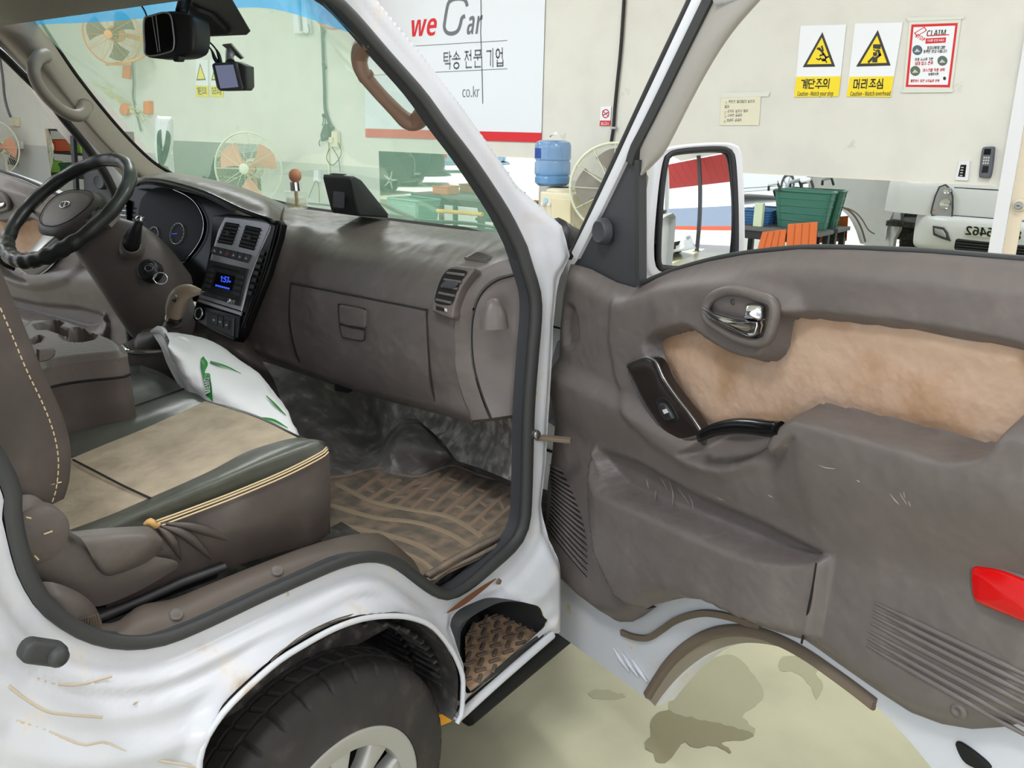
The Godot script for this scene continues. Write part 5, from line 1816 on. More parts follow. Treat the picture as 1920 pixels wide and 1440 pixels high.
func build_seats() -> void:
	var s := sub("passenger_seat")
	var edge := onv("z", "614,836,-0.185 600,848,-0.178 533,882,-0.178 440,921,-0.18 350,955,-0.18 288,977,-0.18 240,998,-0.18 190,1015,-0.19")
	var e2 := onv("y", "600,826,1.083 575,830,1.085 510,856,1.083 420,895,1.078 330,931,1.07 270,955,1.062 215,978,1.055 150,1006,1.05")
	var b := onv("y", "557,820,1.084 520,828,1.084 460,848,1.08 400,880,1.072 330,912,1.062 270,938,1.052 200,968,1.045 112,1000,1.04")
	part("bolster", loft([edge, e2, b], 40, 10), M.seat_leather, s)
	var l0 := onv("y", "385,752,1.08 330,777,1.076 265,806,1.066 200,832,1.056 140,857,1.05 60,890,1.045")
	var m0 := onv("y", "480,783,1.095 430,808,1.09 360,842,1.075 290,872,1.06 220,900,1.052 90,945,1.045")
	part("seat_fabric", loft([b, m0, l0], 40, 14), M.seat_fabric, s)
	part("fabric_crease", tube(curve(onv("y", "137,862,1.055 180,884,1.057 230,910,1.056 282,934,1.056"), 16), 0.0022, 5), M.soft_gap, s)
	# front roll and side skirt
	var f0 := onv("x", "614,836,0.13 557,815,0.128 480,778,0.125 385,748,0.122")
	var f1 := onv("x", "617,862,0.15 557,836,0.15 480,800,0.15 385,768,0.15")
	var f2 := onv("x", "619,1000,0.13 557,960,0.13 480,920,0.13 385,880,0.13")
	part("seat_front", loft([f0, f1, f2], 24, 10), M.leather, s)
	var ft := onv("y", "604,828,1.083 557,818,1.084 480,782,1.094 385,751,1.08")
	part("front_roll", loft([ft, f0], 24, 3), M.seat_leather, s)
	var k1 := onv("z", "617,850,-0.172 600,862,-0.168 533,895,-0.168 440,934,-0.17 350,966,-0.17 290,990,-0.172 240,1010,-0.175 190,1025,-0.18")
	var k2 := onv("z", "620,930,-0.165 600,940,-0.16 533,968,-0.16 440,1000,-0.155 370,1020,-0.165 300,1040,-0.16 240,1060,-0.165 190,1080,-0.17")
	var k3 := onv("z", "617,1000,-0.185 600,1013,-0.18 540,1032,-0.18 450,1058,-0.18 390,1078,-0.18 330,1098,-0.18 260,1120,-0.18 200,1140,-0.18")
	part("seat_skirt", loft([edge, k1, k2, k3], 40, 18), M.leather, s)
	# twin seam of pale thread, torn near the back
	for off in [0.0, 4.0, 9.0]:
		var p := PackedVector3Array()
		for q in onv("z", "611,838,-0.176 598,849,-0.171 533,882,-0.171 440,921,-0.173 350,955,-0.173 292,976,-0.173"):
			p.append(q + Vector3(0, -off * 0.001, 0.002 + off * 0.0006))
		part("seam_thread", tube(curve(p, 30), 0.0016, 5), M.stitch, s)
	part("torn_foam", tube(curve(onv("z", "270,984,-0.165 282,978,-0.16 290,986,-0.16 300,982,-0.165"), 10), [0.003, 0.007, 0.006, 0.002], 7), mat("torn_foam", Color(0.78, 0.62, 0.38), 0.9), s)
	# soft folds pulled from the tear
	for w in ["290,985,-0.166 320,1010,-0.158 340,1050,-0.166", "296,984,-0.166 350,1004,-0.156 400,1050,-0.166", "300,980,-0.168 370,990,-0.158 450,1020,-0.164"]:
		part("leather_fold", tube(trace("z", w, 14), [0.001, 0.007, 0.009, 0.006, 0.001], 8), M.leather, s)
	# backrest, seen from its side
	var fr := onv("z", "-50,380,-0.185 -25,440,-0.185 0,503,-0.185 22,558,-0.185 47,617,-0.185 76,688,-0.185 106,752,-0.185 125,805,-0.185 133,855,-0.185 129,905,-0.185 120,935,-0.185")
	var bk := sub("seat_back")
	var rA := PackedVector3Array()
	var rB := PackedVector3Array()
	var rC := PackedVector3Array()
	var rD := PackedVector3Array()
	var rE := PackedVector3Array()
	var rF := PackedVector3Array()
	for q in fr:
		rA.append(q + Vector3(-0.26, -0.02, -0.02))
		rB.append(q + Vector3(-0.12, -0.01, 0.012))
		rC.append(q + Vector3(-0.015, 0, 0.006))
		rD.append(q + Vector3(0.0, 0, -0.015))
		rE.append(q + Vector3(-0.02, 0, -0.1))
		rF.append(q + Vector3(-0.02, 0, -0.42))
	part("backrest", loft([rA, rB, rC, rD, rE, rF], 36, 30), M.leather, bk)
	for off in [0.008, 0.016]:
		var sp := PackedVector3Array()
		for q in rC:
			sp.append(q + Vector3(-off, 0, 0.0015))
		var so := part("back_stitching", stitches(sp, 0.011, 0.0012), M.stitch, bk)
		so.set_meta("kind", "stuff")
	var hem := onv("z", "22,922,-0.178 70,914,-0.176 120,903,-0.178")
	var hs := part("hem_stitching", stitches(hem, 0.011, 0.0012), M.stitch, bk)
	hs.set_meta("kind", "stuff")
	# recliner covers
	var rc := sub("seat_recliner")
	part("recliner_cover", loft([onv("z", "20,932,-0.16 60,928,-0.155 92,952,-0.155 108,985,-0.155 135,996,-0.16 160,998,-0.165"), onv("z", "24,965,-0.145 60,970,-0.14 95,1000,-0.14 120,1020,-0.14 160,1030,-0.14 220,1030,-0.155"), onv("z", "40,1050,-0.145 70,1062,-0.14 110,1075,-0.14 160,1085,-0.14 240,1075,-0.14 325,1050,-0.15"), onv("z", "62,1092,-0.17 100,1108,-0.165 140,1125,-0.16 185,1137,-0.16 260,1108,-0.16 332,1066,-0.16")], 28, 20), M.plain_plastic, rc)
	part("recliner_disc", lathe(PackedVector2Array([Vector2(0, 0.012), Vector2(0.03, 0.011), Vector2(0.043, 0.007), Vector2(0.047, 0.0), Vector2(0.048, -0.02)]), 36, along(pz(72, 1003, -0.142), Vector3(0, 0, 1))), M.plain_plastic, rc, 40)
	for w in ["48,970,-0.125 58,972,-0.125", "82,1002,-0.125 98,996,-0.125", "64,1042,-0.125 72,1050,-0.125"]:
		part("recliner_scuff", rod(onv("z", w)[0], onv("z", w)[1], 0.0016, 5), M.stitch, rc)
	part("recliner_lever", loft([onv("z", "130,997,-0.15 200,990,-0.135 272,987,-0.14 292,996,-0.15"), onv("z", "152,1010,-0.12 205,1006,-0.11 275,1003,-0.112 304,1012,-0.13"), onv("z", "166,1032,-0.115 210,1032,-0.105 280,1020,-0.108 303,1022,-0.13"), onv("z", "175,1052,-0.12 200,1072,-0.115 260,1050,-0.115 304,1024,-0.135"), onv("z", "185,1075,-0.15 210,1082,-0.15 270,1060,-0.15 306,1030,-0.155")], 24, 20), M.plain_plastic, rc)
	part("buckle_cover", loft([onv("z", "62,1092,-0.13 100,1092,-0.12 150,1112,-0.12 180,1140,-0.13 196,1180,-0.14"), onv("z", "80,1120,-0.11 110,1118,-0.1 145,1132,-0.1 168,1155,-0.11 180,1182,-0.12"), onv("z", "104,1150,-0.1 120,1152,-0.095 140,1160,-0.095 152,1172,-0.1 160,1186,-0.11")], 20, 14), M.plain_plastic, rc)
	for k in 8:
		var f := k / 7.0
		part("buckle_rib", rod(pz(lerpf(152, 182, f), lerpf(1160, 1152, f), -0.095), pz(lerpf(146, 190, f), lerpf(1172, 1180, f), -0.1), 0.0016, 5), M.brown_dirt, rc)
	part("seat_rail", tube(onv("z", "185,1160,-0.16 260,1128,-0.16 340,1092,-0.16 420,1062,-0.165"), 0.009, 6), M.black_plastic, rc)
	part("seat_rail", tube(onv("z", "180,1150,-0.2 280,1110,-0.2 400,1066,-0.2"), 0.02, 6), M.dark_gap, rc)
	# middle seat and folded console with cup holders
	var ms := sub("middle_seat")
	part("middle_cushion", loft([onv("y", "388,752,1.079 330,778,1.075 265,806,1.065 200,832,1.055 138,857,1.049"), onv("y", "368,738,1.085 300,764,1.085 225,792,1.078 160,812,1.07 100,835,1.06"), onv("y", "340,722,1.08 280,742,1.075 215,768,1.07 140,795,1.065 100,810,1.06"), onv("y", "300,698,1.08 262,712,1.08 215,730,1.08 140,760,1.075 100,775,1.07"), onv("y", "262,686,1.075 240,692,1.075 200,705,1.075 140,735,1.075 100,750,1.07"), onv("y", "248,672,1.04 230,680,1.04 190,695,1.04 140,715,1.04 100,730,1.04")], 30, 24), M.seat_leather, ms)
	part("cushion_seam", tube(curve(onv("y", "352,726,1.0835 290,748,1.081 225,771,1.077 128,806,1.068"), 20), 0.0018, 5), M.dark_gap, ms)
	part("middle_front", loft([onv("x", "388,752,0.125 340,722,0.13 300,698,0.135 262,684,0.14"), onv("x", "388,800,0.14 340,780,0.14 300,760,0.14 255,740,0.14")], 16, 4), M.leather, ms)
	# console: top with wells
	var cn := sub("cup_holder_console")
	var ct := Transform3D(Basis(Vector3(1, 0.03, 0).normalized(), Vector3(0, 0, -1), Vector3(-0.03, 1, 0).normalized()), py(227, 640, 1.235))
	var co := curve2(flat("20,640 45,602 85,597 120,597 150,606 190,622 222,636 236,650 228,660 150,668 95,676 40,690", ct), 60, true)
	var cup := curve2(flat("112,628 122,619 140,614 162,615 178,622 182,630 172,638 150,641 125,639", ct), 36, true)
	var tray := flat("62,608 98,600 116,601 120,606 112,612 128,617 112,626 88,618 70,618", ct)
	var pocket := flat("55,636 70,628 82,632 76,642 60,646", ct)
	var x0 := INF
	var y0 := INF
	var x1 := -INF
	var y1 := -INF
	for q in co:
		x0 = minf(x0, q.x)
		y0 = minf(y0, q.y)
		x1 = maxf(x1, q.x)
		y1 = maxf(y1, q.y)
	var F := Field.new(Vector2(x0 - 0.02, y0 - 0.02), Vector2(x1 + 0.02, y1 + 0.02), 0.0055)
	var d0 := F.dist(co, 0.05)
	var d1 := F.dist(cup, 0.03)
	var d2 := F.dist(tray, 0.03)
	var d3 := F.dist(pocket, 0.03)
	for k in F.nx * F.ny:
		F.S[k] = d0[k]
		F.H[k] = -0.014 * pow(1.0 - sm(0.0, 0.022, d0[k]), 2.0) - 0.055 * sm(0.0, 0.007, d1[k]) - 0.04 * sm(0.0, 0.007, d2[k]) - 0.03 * sm(0.0, 0.007, d3[k])
	part("console_top", F.geo(ct), M.plain_plastic, cn)
	var top3 := PackedVector3Array()
	var mid3 := PackedVector3Array()
	var low3 := PackedVector3Array()
	for q in co:
		top3.append(ct * Vector3(q.x, q.y, -0.013))
		mid3.append(ct * Vector3(q.x, q.y, -0.055))
		low3.append(ct * Vector3(q.x * 1.0, q.y, -0.17))
	part("console_rim", loft([top3, mid3], 60, 2, true, true), M.plain_plastic, cn)
	part("console_cushion", loft([mid3, low3], 60, 3, true, true), M.leather, cn)
	part("console_gap", tube(mid3, 0.003, 6, true), M.dark_gap, cn)
	panel("console_tab", "72,655 100,652 106,656 104,668 92,676 72,680", facing(pz(90, 665, ct.origin.z + 0.12), Vector3(0, 0.1, 1)), 0.0, 0.01, M.plain_plastic, cn, 0.003)
	# gear lever
	var gl := sub("gear_lever")
	part("gear_base", loft([onv("x", "228,646,0.2 262,632,0.26 310,636,0.3 352,650,0.3"), onv("x", "238,656,0.17 270,658,0.2 312,660,0.22 350,664,0.24"), onv("x", "240,664,0.16 270,668,0.19 312,672,0.21 350,676,0.23"), onv("x", "240,720,0.16 270,722,0.19 320,726,0.21 360,736,0.23")], 20, 12), M.plain_plastic, gl)
	part("base_trim", tube(curve(onv("x", "230,648,0.175 242,657,0.16 275,660,0.185 312,659,0.21 340,660,0.235"), 20), 0.006, 8), M.chrome, gl)
	part("gear_gaiter", tube(curve(onv("x", "292,652,0.25 304,640,0.25 318,622,0.25 326,604,0.25"), 12), [0.06, 0.042, 0.026, 0.021], 14), M.leather, gl)
	part("gear_ring", tube(onv("x", "325,598,0.25 327,590,0.25"), 0.0225, 16), M.chrome, gl)
	part("gear_knob", tube(curve(onv("x", "326,594,0.25 330,575,0.25 337,556,0.25 352,547,0.26 366,546,0.27 376,548,0.28"), 16), [0.021, 0.026, 0.027, 0.025, 0.019, 0.008], 14), mat("knob_taupe", Color(0.5, 0.44, 0.37), 0.4), gl)
	part("gear_button", tube(onv("x", "328,562,0.23 331,556,0.23"), [0.009, 0.011, 0.008], 10), M.chrome, gl)


func build_footwell() -> void:
	var f := sub("footwell")
	part("firewall_carpet", loft([
		onv("y", "540,920,0.7 620,906,0.7 705,881,0.7 753,893,0.7 785,895,0.7 850,874,0.7 905,893,0.7 968,915,0.7"),
		onv("x", "540,850,0.58 620,850,0.66 690,846,0.8 750,838,0.78 800,842,0.78 850,832,0.86 905,846,0.84 970,850,0.72"),
		onv("x", "520,770,0.68 610,780,0.78 690,790,0.93 750,792,0.9 800,796,0.92 850,790,0.94 905,800,0.9 972,800,0.76"),
		onv("x", "440,600,0.9 560,620,0.95 690,660,0.98 750,680,0.98 800,690,0.98 850,700,0.98 905,710,0.96 985,700,0.84")], 56, 36), M.scuffed_carpet, f)
	part("kick_pad", loft([
		onv("x", "752,748,0.87 800,752,0.89 870,760,0.88 974,772,0.72"),
		onv("x", "788,790,0.86 850,795,0.87 905,800,0.85 973,810,0.715"),
		onv("x", "828,826,0.82 870,838,0.82 920,850,0.78 971,860,0.7"),
		onv("x", "856,864,0.79 900,878,0.77 935,892,0.73 969,906,0.69")], 24, 16), M.scuffed_pad, f)
	# moulded hump over the wheel housing
	part("wheel_house_hump", loft([
		onv("y", "700,884,0.7 745,893,0.7 790,892,0.7 852,870,0.7"),
		onv("x", "712,848,0.76 745,838,0.70 790,842,0.72 840,850,0.8"),
		onv("x", "728,810,0.84 752,802,0.78 785,806,0.8 820,822,0.86"),
		onv("x", "740,786,0.92 756,782,0.9 780,786,0.91 800,796,0.93")], 22, 18), M.scuffed_carpet, f)
	part("carpet_clip", lathe(PackedVector2Array([Vector2(0, 0.004), Vector2(0.008, 0.003), Vector2(0.011, 0.0)]), 14, along(px(623, 766, 0.86), Vector3(-1, 0.2, 0.1))), M.steel, f)
	part("hanging_plug", rbox(Vector3(0.05, 0.025, 0.03), 0.006).moved(facing(px(645, 726, 0.62), Vector3(-1, 0, 0.3))), M.dark_gap, f, 50)
	part("footwell_side", loft([onv("z", "968,915,-0.1 975,850,-0.1 978,790,-0.1"), onv("z", "960,905,-0.14 966,850,-0.14 970,780,-0.14")], 10, 2), M.scuffed_carpet, f)
	# rubber mat with raised ridges, muddy
	var fm := sub("floor_mat")
	var mp := curve2(flat("600,905 650,893 703,879 753,891 785,894 822,881 850,873 902,892 965,912 966,960 945,1010 900,1040 842,1066 805,1090 770,1076 677,1032 630,1000 590,985", Transform3D(Basis(Vector3.RIGHT, Vector3.FORWARD, Vector3.UP), Vector3(0, 0.704, 0))), 70, true)
	var mtr := Transform3D(Basis(Vector3.RIGHT, Vector3.FORWARD, Vector3.UP), Vector3(0, 0.704, 0))
	part("mat_sheet", plate(mp, 0.012, 0.003, mtr), M.floor_mat, fm, 40)
	for w in ["620,948 701,971 782,981 842,1001 890,1031", "640,986 721,1003 786,1024 834,1053", "660,1014 741,1034 786,1051 812,1071", "632,908 693,939 761,955 842,970 905,1008"]:
		part("mat_ridge", sweep(curve(on("y", 0.7045, w), 24), PackedVector2Array([Vector2(-0.008, -0.002), Vector2(-0.005, 0.005), Vector2(0.005, 0.005), Vector2(0.008, -0.002)]), Vector3.UP), M.mat_ridge, fm, 50)
	var ca := p2("668,925 692,938 717,944 742,952 770,957 800,962 828,967 856,974 880,988 898,1002")
	var cb := p2("715,890 748,900 782,902 822,888 852,880 880,890 905,902 930,912 950,925 958,950")
	for k in ca.size():
		var p := on("y", 0.7045, "%f,%f %f,%f" % [ca[k].x, ca[k].y, cb[k].x, cb[k].y])
		part("mat_ridge", sweep(curve(p, 6), PackedVector2Array([Vector2(-0.009, -0.002), Vector2(-0.006, 0.004), Vector2(0.006, 0.004), Vector2(0.009, -0.002)]), Vector3.UP), M.mat_dust, fm, 50)
		if k < ca.size() - 1:
			for j in 3:
				var a := ca[k].lerp(cb[k], 0.3 + j * 0.25)
				var b := ca[k + 1].lerp(cb[k + 1], 0.3 + j * 0.25)
				if (k + j) % 2 == 0:
					part("mat_bar", sweep(curve(on("y", 0.7045, "%f,%f %f,%f" % [a.x, a.y, a.lerp(b, 0.8).x, a.lerp(b, 0.8).y]), 3), PackedVector2Array([Vector2(-0.005, -0.002), Vector2(-0.004, 0.003), Vector2(0.004, 0.003), Vector2(0.005, -0.002)]), Vector3.UP), M.mat_dust, fm, 50)
	var border := PackedVector3Array()
	for q in mp:
		border.append(mtr * Vector3(q.x, q.y, 0.001))
	part("mat_border", tube(border, 0.006, 6, true), M.floor_mat, fm)
	part("mat_flap", sweep(curve(onv("y", "800,1082,0.71 840,1058,0.712 880,1035,0.715 925,1012,0.715 945,1000,0.71"), 16), PackedVector2Array([Vector2(-0.012, -0.002), Vector2(-0.004, 0.01), Vector2(0.004, 0.012), Vector2(0.014, 0.0)]), Vector3.UP), M.floor_mat, fm)
	# plastic scuff strip inside the sill
	part("sill_trim", loft([onv("z", "150,1200,-0.085 200,1210,-0.075 253,1208,-0.07 311,1198,-0.07 389,1166,-0.07 486,1120,-0.07 583,1078,-0.07 640,1055,-0.07 693,1046,-0.07 735,1058,-0.07 785,1094,-0.07"), onv("z", "170,1185,-0.1 215,1185,-0.1 260,1160,-0.1 320,1146,-0.1 395,1112,-0.1 480,1076,-0.1 570,1044,-0.1 640,1027,-0.1 695,1022,-0.1 740,1035,-0.1 788,1074,-0.1"), onv("z", "175,1170,-0.15 220,1165,-0.15 262,1135,-0.15 325,1122,-0.15 400,1092,-0.15 480,1060,-0.15 565,1028,-0.15 640,1006,-0.15 690,1000,-0.15 720,1004,-0.15 770,1046,-0.15"), onv("z", "180,1190,-0.2 230,1180,-0.2 275,1150,-0.2 335,1140,-0.2 410,1110,-0.2 490,1080,-0.2 575,1050,-0.2 645,1025,-0.2 690,1010,-0.2 720,1030,-0.2 760,1076,-0.2")], 50, 18), M.sill_plastic, f)
	for q in [Vector2(519, 1070), Vector2(330, 1152)]:
		part("sill_cap", lathe(PackedVector2Array([Vector2(0, 0.002), Vector2(0.008, 0.002), Vector2(0.011, 0.004), Vector2(0.013, 0.0)]), 16, along(pz(q.x, q.y, -0.092), Vector3(0, 0.9, 0.4))), M.plain_plastic, f)
	part("grip_mat", loft([onv("y", "560,1028,0.86 600,1000,0.85 640,978,0.85"), onv("y", "600,1040,0.85 650,1020,0.84 690,1008,0.84")], 10, 4), M.muddy_black, f)


func build_overhead() -> void:
	# windscreen
	var top := PackedVector3Array([Vector3(0.17, 1.96, -0.235), Vector3(0.24, 2.03, -0.6), Vector3(0.3, 2.05, -1.05), Vector3(0.33, 2.06, -1.5), Vector3(0.3, 2.07, -1.98)])
	var base := PackedVector3Array([Vector3(0.74, 1.41, -0.13), Vector3(0.9, 1.41, -0.6), Vector3(0.95, 1.42, -1.05), Vector3(0.95, 1.43, -1.5), Vector3(0.86, 1.46, -1.98)])
	var w := sub("windscreen")
	var band_low := PackedVector3Array()
	var mid := PackedVector3Array()
	for i in 5:
		band_low.append(top[i].lerp(base[i], 0.13 if i > 0 else 0.16) + Vector3(0.008, 0.006, 0))
		mid.append(top[i].lerp(base[i], 0.55) + Vector3(0.02, 0.015, 0))
	part("windscreen_pane", loft([band_low, mid, base], 30, 14), M.windscreen_glass, w)
	part("tint_strip", loft([top, band_low], 30, 4), M.tint_band, w)
	# left pillar trim and its grab handle
	var p := sub("driver_pillar")
	part("pillar_trim", loft([onv("z", "48,-30,-1.93 66,25,-1.93 104,88,-1.93 152,158,-1.93 222,243,-1.93 282,303,-1.93 330,334,-1.93"), onv("z", "20,-10,-1.86 45,45,-1.86 85,110,-1.86 128,176,-1.86 190,255,-1.86 235,300,-1.86 280,336,-1.86"), onv("z", "-60,5,-1.9 -10,52,-1.9 35,100,-1.9 100,170,-1.9 160,240,-1.9 205,288,-1.9 245,330,-1.9"), onv("z", "-70,10,-2.0 -20,60,-2.0 28,108,-2.0 92,178,-2.0 150,246,-2.0 195,294,-2.0 236,338,-2.0")], 36, 16), M.pale_plastic, p)
	part("glass_edge", tube(trace("z", "52,-20,-1.94 66,22,-1.94 106,86,-1.94 154,155,-1.94 224,241,-1.94 284,301,-1.94 332,331,-1.94", 30), 0.006, 6), M.dark_gap, p)
	part("grab_handle", tube(trace("z", "84,104,-1.87 72,108,-1.83 63,125,-1.8 66,148,-1.79 82,175,-1.79 110,203,-1.79 135,216,-1.8 152,214,-1.83 160,198,-1.87", 36), [0.024, 0.022, 0.02, 0.0185, 0.0185, 0.0185, 0.02, 0.022, 0.026], 12), M.pale_plastic, p)
	# right grab handle
	var r := sub("passenger_grab_handle")
	part("grab_handle", tube(trace("z", "702,70,-0.2 683,86,-0.25 674,106,-0.28 679,134,-0.28 705,168,-0.275 735,200,-0.27 762,226,-0.265 780,228,-0.25 794,214,-0.22 806,206,-0.19", 40), [0.024, 0.022, 0.019, 0.0155, 0.0145, 0.0145, 0.0155, 0.019, 0.021, 0.024], 14), mat("handle_brown", Color(0.55, 0.44, 0.38), 0.42), r)
	part("handle_joint", tube(onv("z", "684,140,-0.28 688,146,-0.28"), 0.0172, 14), M.handle_brown, r)
	# inner face of the right pillar
	var pl := to3(sides("612,-20 700,85 770,170 836,260 885,325 925,390 955,445 985,500", 0.058), 0.058)
	part("pillar_lining", loft([pl, to3(sides("612,-20 700,85 770,170 836,260 885,325 925,390 955,445 985,500", 0.058), 0.085)], 24, 3), M.dark_grey_plastic, truck)
	# header lining over the windscreen and the sun shade behind the mirror
	part("header_lining", loft([onv("z", "-40,40,-1.9 30,28,-1.8 60,18,-1.75"), onv("x", "-40,-20,0.1 60,6,0.26 170,-2,0.26 215,-12,0.26"), onv("x", "-40,-80,-0.1 60,-60,0.05 170,-60,0.1 215,-60,0.1")], 20, 8), M.pale_plastic, truck)
	var m := sub("rear_view_mirror")
	var mt := facing(pd(298, 64, 1.98), Vector3(-0.88, 0.02, 0.3))
	panel("mirror_body", "266,36 280,28 318,20 352,27 362,34 366,60 363,92 352,103 330,108 280,108 270,96", mt, -0.014, 0.05, M.black_plastic, m, 0.008, 60)
	panel("mirror_pane", "270,38 282,30 316,25 325,60 326,86 318,97 276,104 271,80", mt, -0.008, 0.012, M.gloss_black, m, 0.002, 40)
	var fr := PackedVector3Array()
	for q in p2("270,38 282,30 316,25 325,60 326,86 318,97 276,104 271,80"):
		fr.append(pn(q.x, q.y, mt.basis.z, shifted(mt, -0.007).origin))
	part("mirror_frame", tube(curve(fr, 50, true), 0.002, 6, true), M.silver, m)
	for w2 in ["285,30 296,98", "292,29 300,97"]:
		var q := p2(w2)
		part("mirror_strip", rod(pn(q[0].x, q[0].y, mt.basis.z, shifted(mt, -0.0065).origin), pn(q[1].x, q[1].y, mt.basis.z, shifted(mt, -0.0065).origin), 0.0012, 5), M.silver, m)
	part("mirror_stem", tube(PackedVector3Array([pd(340, 24, 2.0), pd(345, 4, 2.03), pd(350, -14, 2.05)]), 0.014, 10), M.black_plastic, m)
	part("mirror_toggle", rbox(Vector3(0.02, 0.014, 0.02), 0.004).moved(facing(pd(335, 110, 1.99), Vector3(-1, 0, 0.4))), M.black_plastic, m, 50)
	var gt := facing(pd(400, 30, 2.08), Vector3(-0.72, -0.62, 0.0))
	panel("shade_panel", "332,-30 346,12 374,70 462,66 468,60 440,12 415,-30", gt, 0.0, 0.004, mat("shade_grey", Color(0.17, 0.18, 0.18), 0.5), m, 0.001)
	panel("sensor_pad", "352,12 366,20 392,30 420,58 424,66 374,69 360,44", gt, 0.012, 0.012, M.dark_gap, m, 0.003)

# ---------------------------------------------------------------- the truck's face, which the wall mirrors show
# the point at X = v that the wall mirrors show at pixel x, y
func mx(x: float, y: float, v: float) -> Vector3:
	var p := px(x, y, 2.0 * WX - v)
	p.x = v
	return p

const FZ := -0.9   # middle of the face

func fsym(p: Vector3) -> Vector3:
	return Vector3(p.x, p.y, 2.0 * FZ - p.z)

func front_both(called: String, g: Geo, m: Material, parent: Node3D, crease := 180.0) -> void:
	part(called, g, m, parent, crease)
	var o := Geo.new()
	for p in g.V:
		o.V.append(fsym(p))
	o.T = g.T.duplicate()
	for k in range(0, g.I.size(), 3):
		o.tri(g.I[k], g.I[k + 2], g.I[k + 1])
	part(called, o, m, parent, crease)

func build_front() -> void:
	var f := sub("front_face")
	var rows := []
	for w in [[0.94, 1.41], [1.12, 1.3], [1.26, 1.12], [1.31, 0.95], [1.33, 0.78]]:
		var r := PackedVector3Array()
		for k in 11:
			var u := -1.45 + k * 0.245
			r.append(Vector3(w[0] - (0.0 if w[0] < 1.0 else 0.2) * pow(absf(u if u > 0.0 else u / 1.45), 6.0) - 0.04 * u * u, w[1], FZ + u * 0.8 - (0.1 if u < -1.0 else 0.0)))
		rows.append(r)
	part("front_panel", loft(rows, 40, 20), M.clean_white, f)
	for y in [1.09, 0.8]:
		var l := PackedVector3Array()
		for k in 9:
			var u := -0.62 + k * 0.155
			l.append(Vector3((1.275 if y > 1.0 else 1.335) - 0.05 * u * u, y, FZ + u * 0.8))
		part("panel_seam", tube(l, 0.006, 6), M.dark_gap, f)
	var br := []
	for w in [[1.33, 0.8], [1.42, 0.76], [1.45, 0.62], [1.43, 0.46], [1.33, 0.4]]:
		var r := PackedVector3Array()
		for k in 11:
			var u := -1.0 + k * 0.2
			r.append(Vector3(w[0] - 0.25 * pow(absf(u), 6.0) - 0.04 * u * u, w[1], FZ + u * 0.87))
		br.append(r)
	part("front_bumper", loft(br, 40, 20), M.clean_white, f)
	var gt := facing(Vector3(1.452, 0.55, FZ), Vector3(1, 0, 0))
	part("bumper_grille", plate(rect(-0.36, -0.1, 0.36, 0.025, 0.03), 0.03, 0.008, gt), M.dark_gap, f, 50)
	for k in 4:
		part("grille_bar", box(Vector3(1.455, 0.47 + k * 0.03, FZ), Vector3(0.012, 0.008, 0.68)), M.dark_grey_plastic, f, 50)
	# head lamps and fog lamps, traced in the mirror
	var ht := facing(mx(1770, 380, 1.3), Vector3(1, 0.1, -0.12))
	var mirror_outline := func_outline("1774,346 1785,355 1789,370 1790,392 1789,407 1774,409 1750,404 1748,398 1751,382 1755,367 1762,350", 1.3, ht)
	front_both("head_lamp_housing", plate(mirror_outline, 0.12, 0.01, shifted(ht, 0.02)), M.silver, f, 50)
	front_both("head_lamp_rim", rim_of(mirror_outline, shifted(ht, 0.02), 0.008), M.dark_grey_plastic, f)
	for q in [[1774, 382, 0.055], [1778, 358, 0.035]]:
		var c := mx(q[0], q[1], 1.33)
		front_both("head_lamp_bulb_bowl", lathe(PackedVector2Array([Vector2(0, 0.0), Vector2(q[2] * 0.6, 0.006), Vector2(q[2], 0.02), Vector2(q[2] * 1.08, 0.0)]), 24, along(c, Vector3(1, 0.05, 0))), M.chrome, f, 50)
	var am := mx(1758, 397, 1.32)
	front_both("turn_lamp", plate(rect(-0.05, -0.03, 0.05, 0.03, 0.02), 0.02, 0.005, facing(am, Vector3(1, 0, 0))), mat("amber_lens", Color(0.85, 0.5, 0.25), 0.2), f, 50)
	var ft := facing(mx(1768, 438, 1.43), Vector3(1, 0, -0.1))
	front_both("fog_lamp_bezel", plate(func_outline("1750,423 1771,426 1779,435 1785,452 1768,447 1751,440", 1.43, ft), 0.03, 0.006, shifted(ft, 0.02)), M.dark_grey_plastic, f, 50)
	front_both("fog_lamp", plate(func_outline("1754,427 1770,430 1776,438 1777,445 1766,442 1755,437", 1.43, ft), 0.02, 0.004, shifted(ft, 0.026), 0.008), M.silver, f, 50)
	# number plate
	var pt := facing(Vector3(1.462, 0.67, FZ), Vector3(1, 0, 0))
	part("number_plate", plate(rect(-0.26, -0.055, 0.26, 0.055, 0.01), 0.01, 0.003, pt), mat("plate_white", Color(0.84, 0.86, 0.82), 0.4), f, 50)
	var tm := TextMesh.new()
	tm.text = "82    6462"
	tm.font = font(true)
	tm.font_size = 64
	tm.pixel_size = 0.00195
	tm.depth = 0.002
	var o := part("plate_number", tm, M.dark_gap, f)
	o.transform = Transform3D(pt.basis, pt.origin + Vector3(0.002, -0.002, 0))
	var hg := hangul("머", 0.07, 0.011)
	var ho := part("plate_number", hg.moved(Transform3D(pt.basis, pt.origin + pt.basis * Vector3(-0.075, 0.035, 0.002))), M.dark_gap, f, 30)

func func_outline(s: String, X: float, t: Transform3D) -> PackedVector2Array:
	var o := PackedVector2Array()
	var inv := t.affine_inverse()
	for q in p2(s):
		var w := inv * mx(q.x, q.y, X)
		o.append(Vector2(w.x, w.y))
	return o

func rim_of(p: PackedVector2Array, t: Transform3D, r: float) -> Geo:
	var o := PackedVector3Array()
	for q in p:
		o.append(t * Vector3(q.x, q.y, -0.002))
	return tube(o, r, 6, true)


